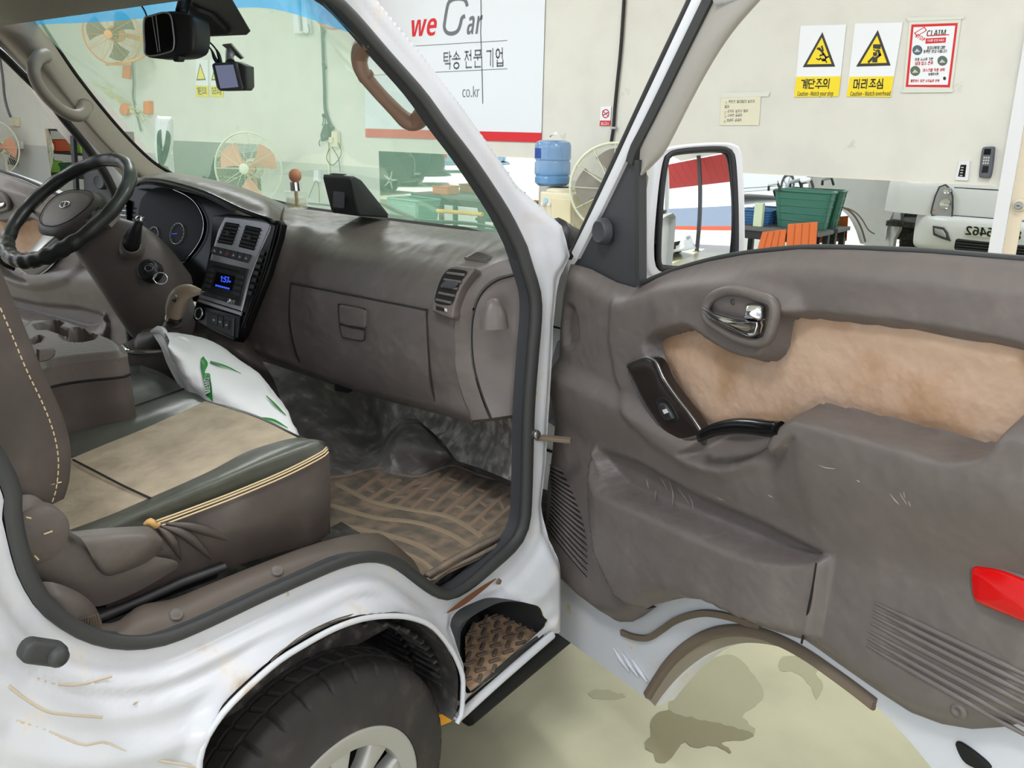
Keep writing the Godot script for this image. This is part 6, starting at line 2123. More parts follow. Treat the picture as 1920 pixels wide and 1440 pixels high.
# ---------------------------------------------------------------- Korean lettering built from its strokes
const LEAD := "ㄱㄲㄴㄷㄸㄹㅁㅂㅃㅅㅆㅇㅈㅉㅊㅋㅌㅍㅎ"
const TAIL := " ㄱㄲㄳㄴㄵㄶㄷㄹㄺㄻㄼㄽㄾㄿㅀㅁㅂㅄㅅㅆㅇㅈㅊㅋㅌㅍㅎ"

func jamo(c: String) -> Array:
	match c:
		"ㄱ", "ㄲ": return ["0,.08 .95,.08 .85,1"]
		"ㄴ": return ["0,0 0,.92 1,.92"]
		"ㄷ", "ㄸ": return ["1,.06 0,.06 0,.94 1,.94"]
		"ㄹ": return ["0,.04 1,.04 1,.48 0,.48 0,.96 1,.96"]
		"ㅁ": return ["0,.05 1,.05 1,.95 0,.95 0,.05"]
		"ㅂ": return ["0,0 0,.95 1,.95 1,0", "0,.5 1,.5"]
		"ㅅ", "ㅆ": return ["0.5,0 .45,.4 0,1", ".5,.4 1,1"]
		"ㅇ": return ["0.5,0 .85,.15 1,.5 .85,.85 .5,1 .15,.85 0,.5 .15,.15 .5,0"]
		"ㅈ": return ["0,.06 1,.06", ".5,.06 .45,.45 0,1", ".5,.4 1,1"]
		"ㅊ": return [".5,-.15 .5,.1", "0,.15 1,.15", ".5,.15 .45,.5 0,1", ".5,.5 1,1"]
		"ㅋ": return ["0,.08 .95,.08 .85,1", "0,.5 .9,.5"]
		"ㅌ": return ["1,.04 0,.04 0,.96 1,.96", "0,.5 .95,.5"]
		"ㅍ": return ["0,.05 1,.05", ".3,.05 .3,.95", ".7,.05 .7,.95", "0,.95 1,.95"]
		"ㅎ": return [".5,-.1 .5,.1", "0,.2 1,.2", ".5,.38 .85,.5 .95,.7 .8,.95 .5,1 .2,.95 .05,.7 .15,.5 .5,.38"]
	return []

# text as flat strokes 0.5 mm thick: x to the right from 0, y up from 0 at the top going down
func hangul(text: String, size: float, weight: float) -> Geo:
	var g := Geo.new()
	var x := 0.0
	for i in text.length():
		var c := text.unicode_at(i) - 0xAC00
		if c < 0 or c > 11171:
			x += size * 0.45
			continue
		var l := LEAD[c / 588]
		var v := (c % 588) / 28
		var t := TAIL[c % 28]
		var h := 0.56 if t != " " else 1.0
		var tall := [0, 1, 2, 3, 4, 5, 6, 7, 20]
		var L: Array
		var vs := []
		if v in tall:
			L = [0.03, 0.04, 0.5, h * 0.88]
			var two := v in [1, 3, 5, 7]
			var X0 := 0.74 if not two else 0.68
			vs.append("%f,0 %f,%f" % [X0, X0, h])
			if two:
				vs.append("%f,0 %f,%f" % [0.9, 0.9, h])
			var dots := []
			if v in [0, 1, 4, 5]:
				dots = [0.48]
			elif v in [2, 3, 6, 7]:
				dots = [0.33, 0.62]
			for d in dots:
				if v < 4:
					vs.append("%f,%f %f,%f" % [X0, h * d, X0 + 0.2, h * d])
				else:
					vs.append("%f,%f %f,%f" % [X0 - 0.2, h * d, X0, h * d])
			if v in [4, 5, 6, 7]:
				L[2] = 0.42
		else:
			L = [0.2, 0.02, 0.6, h * 0.5]
			var yy := h * 0.78
			vs.append("0,%f .96,%f" % [yy, yy])
			if v in [8, 12]:
				vs.append(".48,%f .48,%f" % [h * 0.58, yy])
			elif v in [13, 17]:
				vs.append(".48,%f .48,%f" % [yy, h * 1.0])
			elif v == 19:
				vs[0] = "0,%f .66,%f" % [yy, yy]
				vs.append(".86,0 .86,%f" % h)
				L = [0.08, 0.02, 0.5, h * 0.55]
		for s in jamo(l):
			strokes(g, s, x, L, size, weight)
		for s in vs:
			strokes(g, s, x, [0.0, 0.0, 1.0, 1.0], size, weight)
		if t != " ":
			for s in jamo(t):
				strokes(g, s, x, [0.16, 0.66, 0.66, 0.34], size, weight)
		x += size * 1.08
	return g

func strokes(g: Geo, s: String, x: float, b: Array, size: float, w: float) -> void:
	var q := p2(s)
	for i in q.size() - 1:
		var a := Vector2(x + (b[0] + q[i].x * b[2]) * size, -(b[1] + q[i].y * b[3]) * size)
		var c := Vector2(x + (b[0] + q[i + 1].x * b[2]) * size, -(b[1] + q[i + 1].y * b[3]) * size)
		bar2(g, a, c, w)

# a flat bar from a to c, w wide
func bar2(g: Geo, a: Vector2, c: Vector2, w: float, z := 0.0005) -> void:
	var d := (c - a).normalized() * w * 0.5
	var e := Vector2(-d.y, d.x)
	a -= d * 0.8
	c += d * 0.8
	var p := [a + e, c + e, c - e, a - e]
	var k := g.V.size()
	for zz in [0.0, z]:
		for r in p:
			g.v(Vector3(r.x, r.y, zz))
	g.quad(k + 4, k + 5, k + 6, k + 7)
	for j in 4:
		g.quad(k + j, k + (j + 1) % 4, k + 4 + (j + 1) % 4, k + 4 + j)

func latin(text: String, height: float, t: Transform3D, m: Material, parent: Node3D, squeeze := 1.0, bold := true, slant := 0.0, called := "lettering") -> MeshInstance3D:
	var tm := TextMesh.new()
	tm.text = text
	tm.font = font(bold)
	tm.font_size = 64
	tm.horizontal_alignment = HORIZONTAL_ALIGNMENT_LEFT
	tm.pixel_size = height / 46.0
	tm.depth = 0.0006
	var o := part(called, tm, m, parent)
	var b := t.basis
	b = Basis(b.x * squeeze, b.y + b.x * slant, b.z)
	o.transform = where(parent).affine_inverse() * Transform3D(b, t.origin)
	return o

# ---------------------------------------------------------------- things lying in the cab
func build_loose_things() -> void:
	build_bag()
	# scent bottle on the dash
	var base := px(557, 393, 0.665)
	var t := thing("perfume_bottle", "small square glass scent bottle with silver collar and wooden ball cap on the dash", "bottle", base)
	part("glass_body", rbox(Vector3(0.05, 0.052, 0.05), 0.006, true).moved(Transform3D(Basis(Vector3.UP, 0.3), base + Vector3(0, 0.028, 0))), M.clear_glass, t)
	part("liquid", rbox(Vector3(0.043, 0.03, 0.043), 0.004).moved(Transform3D(Basis(Vector3.UP, 0.3), base + Vector3(0, 0.02, 0))), glassy("scent_liquid", Color(0.85, 0.78, 0.62), 0.3), t)
	part("collar", lathe(PackedVector2Array([Vector2(0, 0.055), Vector2(0.016, 0.055), Vector2(0.016, 0.08), Vector2(0, 0.08)]), 24, Transform3D(Basis.IDENTITY, base)), M.chrome, t, 40)
	part("wick", rod(base + Vector3(0, 0.008, 0), base + Vector3(0, 0.056, 0), 0.005), mat("wick_wood", Color(0.78, 0.62, 0.44), 0.8), t)
	part("ball_cap", lathe(PackedVector2Array([Vector2(0, 0.078), Vector2(0.011, 0.081), Vector2(0.0175, 0.09), Vector2(0.0185, 0.099), Vector2(0.0165, 0.108), Vector2(0.009, 0.116), Vector2(0, 0.118)]), 24, Transform3D(Basis.IDENTITY, base)), mat("ball_wood", Color(0.74, 0.5, 0.38), 0.6), t)
	# head-up display on the dash
	var ob := px(672, 402, 0.71)
	var h := thing("display_unit", "matt black wedge-shaped display unit standing on the dash below the windscreen", "display unit", ob)
	var z0 := pz(672, 400, ob.z)
	var prof := []
	for s in ["670,400 674,405 727,408 728,402 704,372 676,337 662,330 656,331 655,338"]:
		for q in p2(s):
			prof.append(pz(q.x, q.y, ob.z + 0.005))
	var A := PackedVector3Array(prof)
	var B := PackedVector3Array()
	var C := PackedVector3Array()
	for p in prof:
		B.append(p + Vector3(0, 0, -0.005))
		C.append(p + Vector3(0, 0, -0.115))
	var ctr := Vector3.ZERO
	for p in A:
		ctr += p / A.size()
	var A2 := PackedVector3Array()
	var C2 := PackedVector3Array()
	for p in A:
		A2.append(ctr.lerp(p, 0.93) + Vector3(0, 0, 0.004))
	for p in C:
		C2.append((ctr + Vector3(0, 0, -0.12)).lerp(p, 0.93) + Vector3(0, 0, -0.004))
	var g := Geo.new()
	for r in [A2, A, B, C, C2]:
		for p in r:
			g.v(p)
	var n := A.size()
	for k in 4:
		for i in n:
			g.quad(k * n + i, k * n + (i + 1) % n, (k + 1) * n + (i + 1) % n, (k + 1) * n + i)
	for e in [[0, ctr + Vector3(0, 0, 0.009)], [4, ctr + Vector3(0, 0, -0.13)]]:
		var ci := g.v(e[1])
		for i in n:
			g.tri(ci, e[0] * n + i, e[0] * n + (i + 1) % n)
	part("shell", g, M.black_plastic, h, 40)
	var back := facing(prof[0].lerp(prof[8], 0.5) + Vector3(-0.002, 0, -0.06), Vector3(-1, 0.1, 0))
	part("rear_recess", plate(rect(-0.025, -0.035, 0.025, 0.025, 0.008), 0.002, 0.001, shifted(back, 0.002)), M.dark_grey_plastic, h, 50)
	for k in 4:
		part("vent_slot", box(prof[7].lerp(prof[6], 0.4) + Vector3(0.004 * k - 0.004, 0.002 + 0.0004 * k, -0.06), Vector3(0.002, 0.002, 0.06), 0.0008), M.dark_gap, h, 50)
	# dash camera
	var ct := facing(pd(428, 142, 2.06), Vector3(-0.86, 0.0, 0.52))
	var dc := thing("dash_camera", "square dash camera with a lit rear screen hanging under the windscreen", "camera", pd(428, 142, 2.06))
	panel("camera_body", "396,122 400,118 440,115 449,118 462,124 463,162 458,169 412,170 405,164", ct, -0.004, 0.04, M.black_plastic, dc, 0.004)
	panel("camera_bezel", "397,121 400,118 440,116 444,119 455,166 452,169 412,170 408,167", ct, 0.002, 0.008, M.dark_grey_plastic, dc, 0.003)
	panel("camera_screen", "403,123 437,121 447,163 413,166", ct, 0.0025, 0.002, M.camera_view, dc, 0.0005)
	panel("camera_slot", "452,131 457,130 461,157 457,160", facing(pd(457, 145, 2.07), Vector3(-0.3, 0, 0.95)), 0.001, 0.002, M.silver, dc, 0.0005)
	panel("mount_plate", "416,85 433,83 456,110 451,112", facing(pd(436, 98, 2.1), Vector3(-0.7, -0.65, 0.1)), 0.0, 0.004, M.steel, dc, 0.001)
	part("mount_stem", tube(PackedVector3Array([pd(432, 98, 2.1), pd(430, 108, 2.08), pd(432, 118, 2.07)]), [0.012, 0.009, 0.012], 10), M.silver, dc)
	for w in ["380,70 387,82 397,95 402,108 408,118", "384,72 396,82 406,94 411,106 413,117"]:
		var p := PackedVector3Array()
		for q in p2(w):
			p.append(pd(q.x, q.y, 2.08))
		part("cable", tube(curve(p, 14), [0.002, 0.002, 0.002, 0.0045, 0.005], 6), M.black_plastic, dc)
	# key
	var k := thing("car_key", "black-headed key with a bright split ring hanging from the ignition lock", "key", pd(288, 512, 2.47))
	part("key_head", plate(curve2(flat("270,497 285,494 293,504 296,514 288,520 276,512", facing(pd(284, 507, 2.47), Vector3(-0.6, 0.3, 0.6))), 24, true), 0.01, 0.003, facing(pd(284, 507, 2.47), Vector3(-0.6, 0.3, 0.6)), 0.002), M.black_plastic, k, 50)
	part("key_emblem", tube(ell(facing(pd(279, 503, 2.455), Vector3(-0.6, 0.3, 0.6)), 0.011, 0.008), 0.0014, 6, true), M.steel, k)
	part("key_ring", tube(ell(facing(pd(301, 522, 2.46), Vector3(-0.5, 0.2, 0.8)), 0.018, 0.016), 0.0017, 6, true), M.chrome, k)
	part("key_loop", rod(pd(287, 524, 2.46), pd(294, 514, 2.46), 0.003), M.chrome, k)
	# mirror cable
	var cb := thing("mirror_cable", "thin black cable running down the windscreen to the rear-view mirror", "cable", pd(268, 14, 2.1))
	var cp := PackedVector3Array()
	for q in p2("258,-10 263,6 272,22 276,34"):
		cp.append(pd(q.x, q.y, 2.06))
	part("cable_run", tube(curve(cp, 12), 0.002, 6), M.black_plastic, cb)


var bag_grid: Geo

# the pixel's place on the bag's near face
func on_bag(x: float, y: float) -> Vector3:
	var best := INF
	var dep := 2.0
	for v in bag_grid.V:
		var w := v - eye
		var d := w.dot(view_d)
		var dx := 960.0 + FOCAL * w.dot(view_r) / d - x
		var dy := 720.0 - FOCAL * w.dot(view_u) / d - y
		var q := dx * dx + dy * dy
		if q < best - 4.0 or (q < best + 4.0 and d < dep):
			best = minf(q, best)
			dep = d
	return pd(x, y, dep - 0.006)

func build_bag() -> void:
	var t := thing("plastic_bag", "thin white plastic carrier bag with green print wedged between dash and seat", "bag", pd(430, 740, 2.1))
	var rng := RandomNumberGenerator.new()
	rng.seed = 44
	var rows := [
		onv("d", "312,622,2.27 340,625,2.32 385,637,2.32 432,664,2.28 482,705,2.2 524,756,2.08 550,800,2.0 562,826,1.95"),
		onv("d", "318,636,2.2 342,648,2.2 380,666,2.19 424,696,2.16 470,734,2.1 512,776,2.02 540,808,1.96 560,834,1.93"),
		onv("d", "316,650,2.15 338,676,2.12 366,704,2.1 408,736,2.06 452,768,2.02 494,796,1.98 528,818,1.94 556,842,1.92"),
		onv("d", "316,664,2.17 330,690,2.14 352,722,2.1 388,758,2.06 436,790,2.03 480,812,2.0 520,832,1.96 552,850,1.93"),
		onv("d", "320,690,2.25 336,720,2.22 356,750,2.18 392,790,2.14 440,820,2.1 484,840,2.06 520,856,2.02 552,866,1.98"),
		onv("d", "330,700,2.36 350,720,2.36 380,740,2.34 420,770,2.32 460,800,2.26 500,820,2.18 530,840,2.1 556,856,2.02"),
		onv("d", "322,640,2.38 350,640,2.4 392,652,2.4 440,680,2.36 488,718,2.28 528,766,2.16 552,804,2.06 563,828,1.99")]
	bag_grid = loft(rows, 72, 56, false, false, true)
	var nz := FastNoiseLite.new()
	nz.seed = 9
	nz.frequency = 9.0
	nz.fractal_octaves = 3
	for i in bag_grid.V.size():
		var p := bag_grid.V[i]
		var q := Vector3(p.x * 0.35 + p.z * 0.3, p.y * 1.6, p.z * 0.35)
		bag_grid.V[i] = p + (view_d + Vector3(0, 0.2, 0)) * (nz.get_noise_3dv(q) * 0.02 + nz.get_noise_3dv(q * 2.7) * 0.008)
	part("bag_skin", bag_grid, M.bag_white, t)
	# knotted handle rising to the gear lever
	part("bag_handle", loft([onv("d", "286,622,2.34 298,616,2.34 306,617,2.33"), onv("d", "290,632,2.31 302,630,2.28 312,630,2.3"), onv("d", "302,652,2.24 312,650,2.2 324,648,2.24"), onv("d", "314,684,2.2 326,676,2.16 340,672,2.18"), onv("d", "334,722,2.17 348,710,2.13 362,704,2.12")], 10, 18), M.bag_white, t)
	part("bag_handle", tube(curve(onv("d", "286,622,2.34 300,619,2.31 308,624,2.29 312,634,2.27"), 12), [0.006, 0.012, 0.01, 0.004], 8), M.bag_white, t)
	part("bag_fold", tube(curve(onv("d", "312,636,2.24 336,634,2.24 352,640,2.25 358,648,2.26"), 12), [0.002, 0.006, 0.006, 0.001], 8), M.bag_white, t)
	# green print
	for rows2 in [["377,672 381,668 389,669 395,676", "377,684 383,682 390,682 396,684", "380,702 384,701 391,701 394,703", "384,724 388,724 393,725 397,726", "386,742 391,745 396,750 399,755"], ["394,676 412,681 430,688 452,700", "395,680 412,685 430,691 452,701"], ["498,740 512,752 524,764 536,778", "500,744 513,757 525,770 536,780"], ["464,781 490,782 515,786 540,802", "468,785 490,786 512,790 539,803"]]:
		var R := []
		for s in rows2:
			var l := PackedVector3Array()
			for q in p2(s):
				l.append(on_bag(q.x, q.y))
			R.append(l)
		part("green_print", loft(R, 12, 10), M.bag_green, t)
	var o := on_bag(391, 738)
	var yv := (on_bag(388, 705) - on_bag(391, 742)).normalized()
	var zz := -view_d
	var xx := yv
	var f := Transform3D(Basis(xx, zz.cross(xx).normalized(), zz), o - view_d * 0.004)
	latin("MEMO", 0.0135, f, M.clean_white, t, 0.9)

# ---------------------------------------------------------------- things on and before the garage wall
func wall_t(off: float) -> Transform3D:
	return Transform3D(Basis(Vector3(0, 0, 1), Vector3.UP, Vector3(-1, 0, 0)), Vector3(WX - off, 0, 0))

func sheet(called: String, label: String, category: String, s: String, off: float, m: Material, group := "") -> Node3D:
	var t := wall_t(off)
	var q := p2(s)
	var c := Vector2.ZERO
	for p in q:
		c += p / q.size()
	var o := thing(called, label, category, px(c.x, c.y, WX - off), group)
	part("paper_sheet", plate(flatp(q, t), 0.003, 0.0005, t), m, o, 50)
	return o

# a filled outline printed on a sheet
func ink(called: String, s: String, off: float, m: Material, parent: Node3D) -> void:
	var t := wall_t(off)
	part(called, plate(flat(s, t), 0.0004, 0.0001, t), m, parent, 50)

func ink_line(called: String, list: Array, width: float, off: float, m: Material, parent: Node3D) -> void:
	var t := wall_t(off)
	var g := Geo.new()
	for s in list:
		var q := flat(s, t)
		for i in q.size() - 1:
			bar2(g, q[i], q[i + 1], width)
	part(called, g.moved(t), m, parent, 30)

# text that starts at pixel x, y (its top left) with the height of h pixels, running towards pixel x2, y2
func ink_hangul(text: String, x: float, y: float, x2: float, y2: float, off: float, weight: float, m: Material, parent: Node3D, tallness := 1.0) -> void:
	var t := wall_t(off)
	var inv := t.affine_inverse()
	var a := inv * pn(x, y, t.basis.z, t.origin)
	var b := inv * pn(x2, y2, t.basis.z, t.origin)
	var span := 0.0
	for i in text.length():
		span += 1.08 if text.unicode_at(i) >= 0xAC00 else 0.45
	var d := b - a
	var size := d.length() / (span - 0.08)
	var g := hangul(text, size, weight * size)
	var dir := d.normalized()
	var f := t * Transform3D(Basis(dir, Vector3(-dir.y, dir.x, 0) * tallness, Vector3(0, 0, 1)), a)
	part("lettering", g.moved(f), m, parent, 30)

func ink_latin(text: String, x: float, y: float, hpx: float, off: float, m: Material, parent: Node3D, squeeze := 1.0, bold := true, slant := 0.0, tilt := 0.0) -> MeshInstance3D:
	var t := wall_t(off)
	var p := pn(x, y, t.basis.z, t.origin)
	var h := pn(x, y - hpx, t.basis.z, t.origin).y - p.y
	var b := Basis(Vector3(-1, 0, 0), tilt) * t.basis
	return latin(text, h, Transform3D(b, p), m, parent, squeeze, bold, slant)

func build_wall_things() -> void:
	mat("paper_white", Color(0.9, 0.91, 0.93), 0.5)
	mat("paper_cream", Color(0.86, 0.84, 0.75), 0.7)
	mat("sign_yellow", Color(0.93, 0.83, 0.1), 0.5)
	mat("ink_dark", Color(0.2, 0.19, 0.17), 0.6)
	mat("ink_grey", Color(0.42, 0.43, 0.45), 0.6)
	mat("ink_red", Color(0.82, 0.12, 0.16), 0.6)
	mat("tape_clear", Color(0.83, 0.84, 0.8), 0.3)
	mat("cream_plastic", Color(0.87, 0.84, 0.74), 0.45)
	mat("cable_black", Color(0.1, 0.1, 0.11), 0.6)
	mat("orange_plastic", Color(0.9, 0.45, 0.16), 0.5)
	mat("coral_plastic", Color(0.9, 0.55, 0.4), 0.4)
	build_mirrors()
	build_banner()
	warning_signs()
	papers()
	plates_and_cables()
	water_dispenser()
	fans()
	benches()


func build_mirrors() -> void:
	var t := wall_t(0.012)
	var spec := [
		["wall_mirror", "long frameless wall mirror under the banner reflecting parked cars", 710.0, 1012.0, 282.0, 0.35],
		["wall_mirror", "long frameless wall mirror beyond the open door window reflecting the truck's own front", 1290.0, 1874.0, 352.0, 0.3],
		["wall_mirror", "wall mirror low behind the big standing fan reflecting a dark car", 322.0, 484.0, 263.0, 0.4],
		["wall_mirror", "wall mirror seen through the driver's window reflecting coloured tool bins", 84.0, 250.0, 241.0, 0.3]]
	for s in spec:
		var y := pn(s[2], s[4], t.basis.z, t.origin).y if s[2] > 900 or s[2] < 700 else pn(710, 283, t.basis.z, t.origin).y
		if s[2] == 1290.0:
			y = pn(1600, 335, t.basis.z, t.origin).y
		var z0 := pn(s[2], s[4], t.basis.z, t.origin).z
		var z1 := pn(s[3], s[4], t.basis.z, t.origin).z
		if s[2] == 1290.0:
			z1 = pn(1874, 420, t.basis.z, t.origin).z
		var o := thing(s[0], s[1], "mirror", Vector3(WX - 0.012, s[5], (z0 + z1) * 0.5))
		part("mirror_pane", plate(rect(z0, s[5], z1, y), 0.006, 0.001, t), M.mirror_glass, o, 30)
		part("backing_board", plate(rect(z0 - 0.004, s[5] - 0.004, z1 + 0.004, y + 0.004), 0.005, 0.001, shifted(t, -0.006)), M.cream_plastic, o, 30)
	# lower mirror beyond the door post, and the post and door leaf
	var d := thing("wall_mirror", "narrow wall mirror at the frame's edge below the round door knob", "mirror", Vector3(WX - 0.05, 0.3, 0.2))
	var yk := pn(1905, 403, t.basis.z, t.origin).y
	part("mirror_pane", plate(rect(0.06, 0.3, 0.9, yk - 0.02), 0.006, 0.001, wall_t(0.05)), M.mirror_glass, d, 30)
	var post := PackedVector2Array(flat("1911,170 1920,150 1926,170 1908,347 1887,470 1876,470 1893,308", wall_t(0.07)))
	var zl := pn(1890, 330, t.basis.z, wall_t(0.07).origin).z
	struct("door_1", slab(Vector3(WX - 0.045, 0, zl), Vector3(WX, 2.3, 0.95)), mat("door_cream", Color(0.86, 0.81, 0.72), 0.5), "cream door leaf with a round knob at the right end of the wall", "door")
	struct("trim_1", slab(Vector3(WX - 0.075, 0, zl - 0.04), Vector3(WX, 2.34, zl + 0.04)), M.clean_white, "white door post beside the cream door leaf", "door frame")
	var kt := along(px(1912, 385, WX - 0.05), Vector3(-1, 0, 0))
	var k := thing("door_knob", "round cream door knob with a keyhole on the cream door", "knob", kt.origin)
	part("knob_rose", lathe(PackedVector2Array([Vector2(0, 0.008), Vector2(0.036, 0.008), Vector2(0.04, 0.0)]), 28, kt), M.cream_plastic, k, 40)
	part("knob_grip", lathe(PackedVector2Array([Vector2(0, 0.045), Vector2(0.018, 0.044), Vector2(0.026, 0.036), Vector2(0.024, 0.02), Vector2(0.014, 0.008)]), 28, kt), M.silver, k, 40)
	part("keyhole", box(kt.origin + Vector3(-0.046, 0, 0), Vector3(0.003, 0.005, 0.018), 0.001), M.dark_gap, k)


func build_banner() -> void:
	var b := sheet("banner", "large white hanging banner with grey and red lettering and a red bottom band", "banner", "681,-120 1026,-125 1022,0 1015,249 685,241", 0.012, mat("banner_cloth", Color(0.87, 0.89, 0.92), 0.6))
	var t := wall_t(0.012)
	part("red_band", plate(flat("685,241 1015,249 1014,267 685,257", t), 0.003, 0.0005, t), M.ink_red, b, 50)
	ink_latin("we", 770, 50, 40, 0.0135, M.ink_red, b, 1.0, true, 0.22, 0.0)
	ink_latin("ar", 876, 44, 44, 0.0135, M.ink_grey, b, 0.66, true, 0.2, 0.0)
	# the big looping first letter, one bent stroke
	var g := PackedVector3Array()
	for q in p2("876,12 874,4 868,-2 852,-2 842,4 838,16 834,40 833,52 838,61 848,63 858,58 863,46 866,34 872,30"):
		g.append(px(q.x, q.y, WX - 0.0135))
	part("lettering", sweep(curve(g, 50), PackedVector2Array([Vector2(-0.018, 0), Vector2(-0.018, 0.0005), Vector2(0.018, 0.0005), Vector2(0.018, 0)]), Vector3(-1, 0, 0)), M.ink_grey, b, 30)
	ink_line("rule_line", ["700,91 951,76"], 0.006, 0.0128, M.ink_grey, b)
	ink_line("rule_line", ["700,141 951,129"], 0.006, 0.0128, M.ink_grey, b)
	ink_hangul("탁송 전문 기업", 832, 98, 946, 90, 0.013, 0.105, M.ink_grey, b, 1.45)
	ink_latin("co.kr", 866, 173, 19, 0.0135, M.ink_grey, b, 0.82, false, 0.0, 0.0)
	ink_line("hanging_string", ["901,-40 902,30 901,60 903,110 904,150 905,194"], 0.007, 0.016, M.ink_dark, b)


func triangle_sign(s: String, parent: Node3D, off: float) -> void:
	ink("warning_triangle", s, off, M.ink_dark, parent)
	var q := p2(s)
	var c := (q[0] + q[1] + q[2]) / 3.0
	var w := ""
	for p in q:
		var r := c.lerp(p, 0.76)
		w += "%f,%f " % [r.x, r.y]
	ink("warning_field", w, off + 0.0006, M.sign_yellow, parent)


func warning_signs() -> void:
	var g := "yellow and white warning sheets on the garage wall"
	# big pair seen through the door window, and the small far pair seen through the windscreen
	for far in 2:
		var o := Vector2(0, 0)
		var map := func_none()
		var a: Node3D
		var b: Node3D
		if far == 0:
			a = sheet("warning_sign", "white and yellow warning sheet with a falling figure, near the door window", "sign", "1501,48 1587,46 1572,181 1489,182", 0.006, M.paper_white, g)
			b = sheet("warning_sign", "white and yellow warning sheet with a head-bump figure, beside the red-bordered notice", "sign", "1603,44 1693,42 1670,182 1587,181", 0.006, M.paper_white, g)
			ink("yellow_block", "1493,144 1577,143 1572,181 1489,182", 0.0066, M.sign_yellow, a)
			ink("yellow_block", "1593,144 1676,143 1670,182 1587,181", 0.0066, M.sign_yellow, b)
			triangle_sign("1542,60 1566,125 1505,126", a, 0.0068)
			triangle_sign("1646,56 1670,123 1605,125", b, 0.0068)
			# falling figure
			ink_line("pictogram", ["1538,93 1544,101 1549,108", "1537,93 1533,91", "1541,87 1543,95", "1544,102 1538,104", "1549,108 1546,113 1543,111", "1549,108 1554,106"], 0.012, 0.008, M.ink_dark, a)
			ink("pictogram", "1534,89 1538,89 1539,92 1536,93", 0.0082, M.ink_dark, a)
			ink_line("pictogram", ["1531,110 1536,112 1538,109 1543,114 1547,112 1550,117"], 0.008, 0.008, M.ink_dark, a)
			# figure under a beam
			ink("pictogram", "1637,83 1652,83 1651,92 1637,91", 0.0082, M.ink_dark, b)
			ink_line("pictogram", ["1638,93 1643,96", "1645,93 1643,97"], 0.006, 0.008, M.ink_dark, b)
			ink("pictogram", "1637,98 1644,98 1645,103 1641,106 1637,104", 0.0082, M.ink_dark, b)
			ink("pictogram", "1637,107 1645,107 1645,117 1635,117", 0.0082, M.ink_dark, b)
			ink_line("pictogram", ["1645,107 1650,103 1647,95", "1637,108 1629,116"], 0.016, 0.008, M.ink_dark, b)
			ink_hangul("계단주의", 1503, 149, 1557, 148, 0.0068, 0.15, M.ink_dark, a, 1.25)
			ink_hangul("머리조심", 1602, 149, 1659, 148, 0.0068, 0.15, M.ink_dark, b, 1.25)
			ink_latin("Caution - Watch your step", 1495, 176, 8, 0.0068, M.ink_dark, a, 0.52, true)
			ink_latin("Caution - Watch overhead", 1594, 176, 8, 0.0068, M.ink_dark, b, 0.56, true)
		else:
			a = sheet("warning_sign", "small white and yellow warning sheet left of its pair, seen through the windscreen", "sign", "367,112 390,112 391,182 367,181", 0.006, M.paper_white, g)
			b = sheet("warning_sign", "small white and yellow warning sheet half hidden behind the dash camera", "sign", "394,112 417,113 419,182 395,182", 0.006, M.paper_white, g)
			ink("yellow_block", "367,160 391,161 391,182 367,181", 0.0066, M.sign_yellow, a)
			ink("yellow_block", "395,161 419,162 419,182 395,182", 0.0066, M.sign_yellow, b)
			triangle_sign("375,118 386,150 368,151", a, 0.0068)
			triangle_sign("404,118 415,150 396,151", b, 0.0068)
			ink_hangul("계단주의", 369, 164, 387, 164, 0.0068, 0.15, M.ink_dark, a, 1.6)
			ink_hangul("머리조심", 397, 164, 415, 164, 0.0068, 0.15, M.ink_dark, b, 1.6)

func func_none() -> int:
	return 0


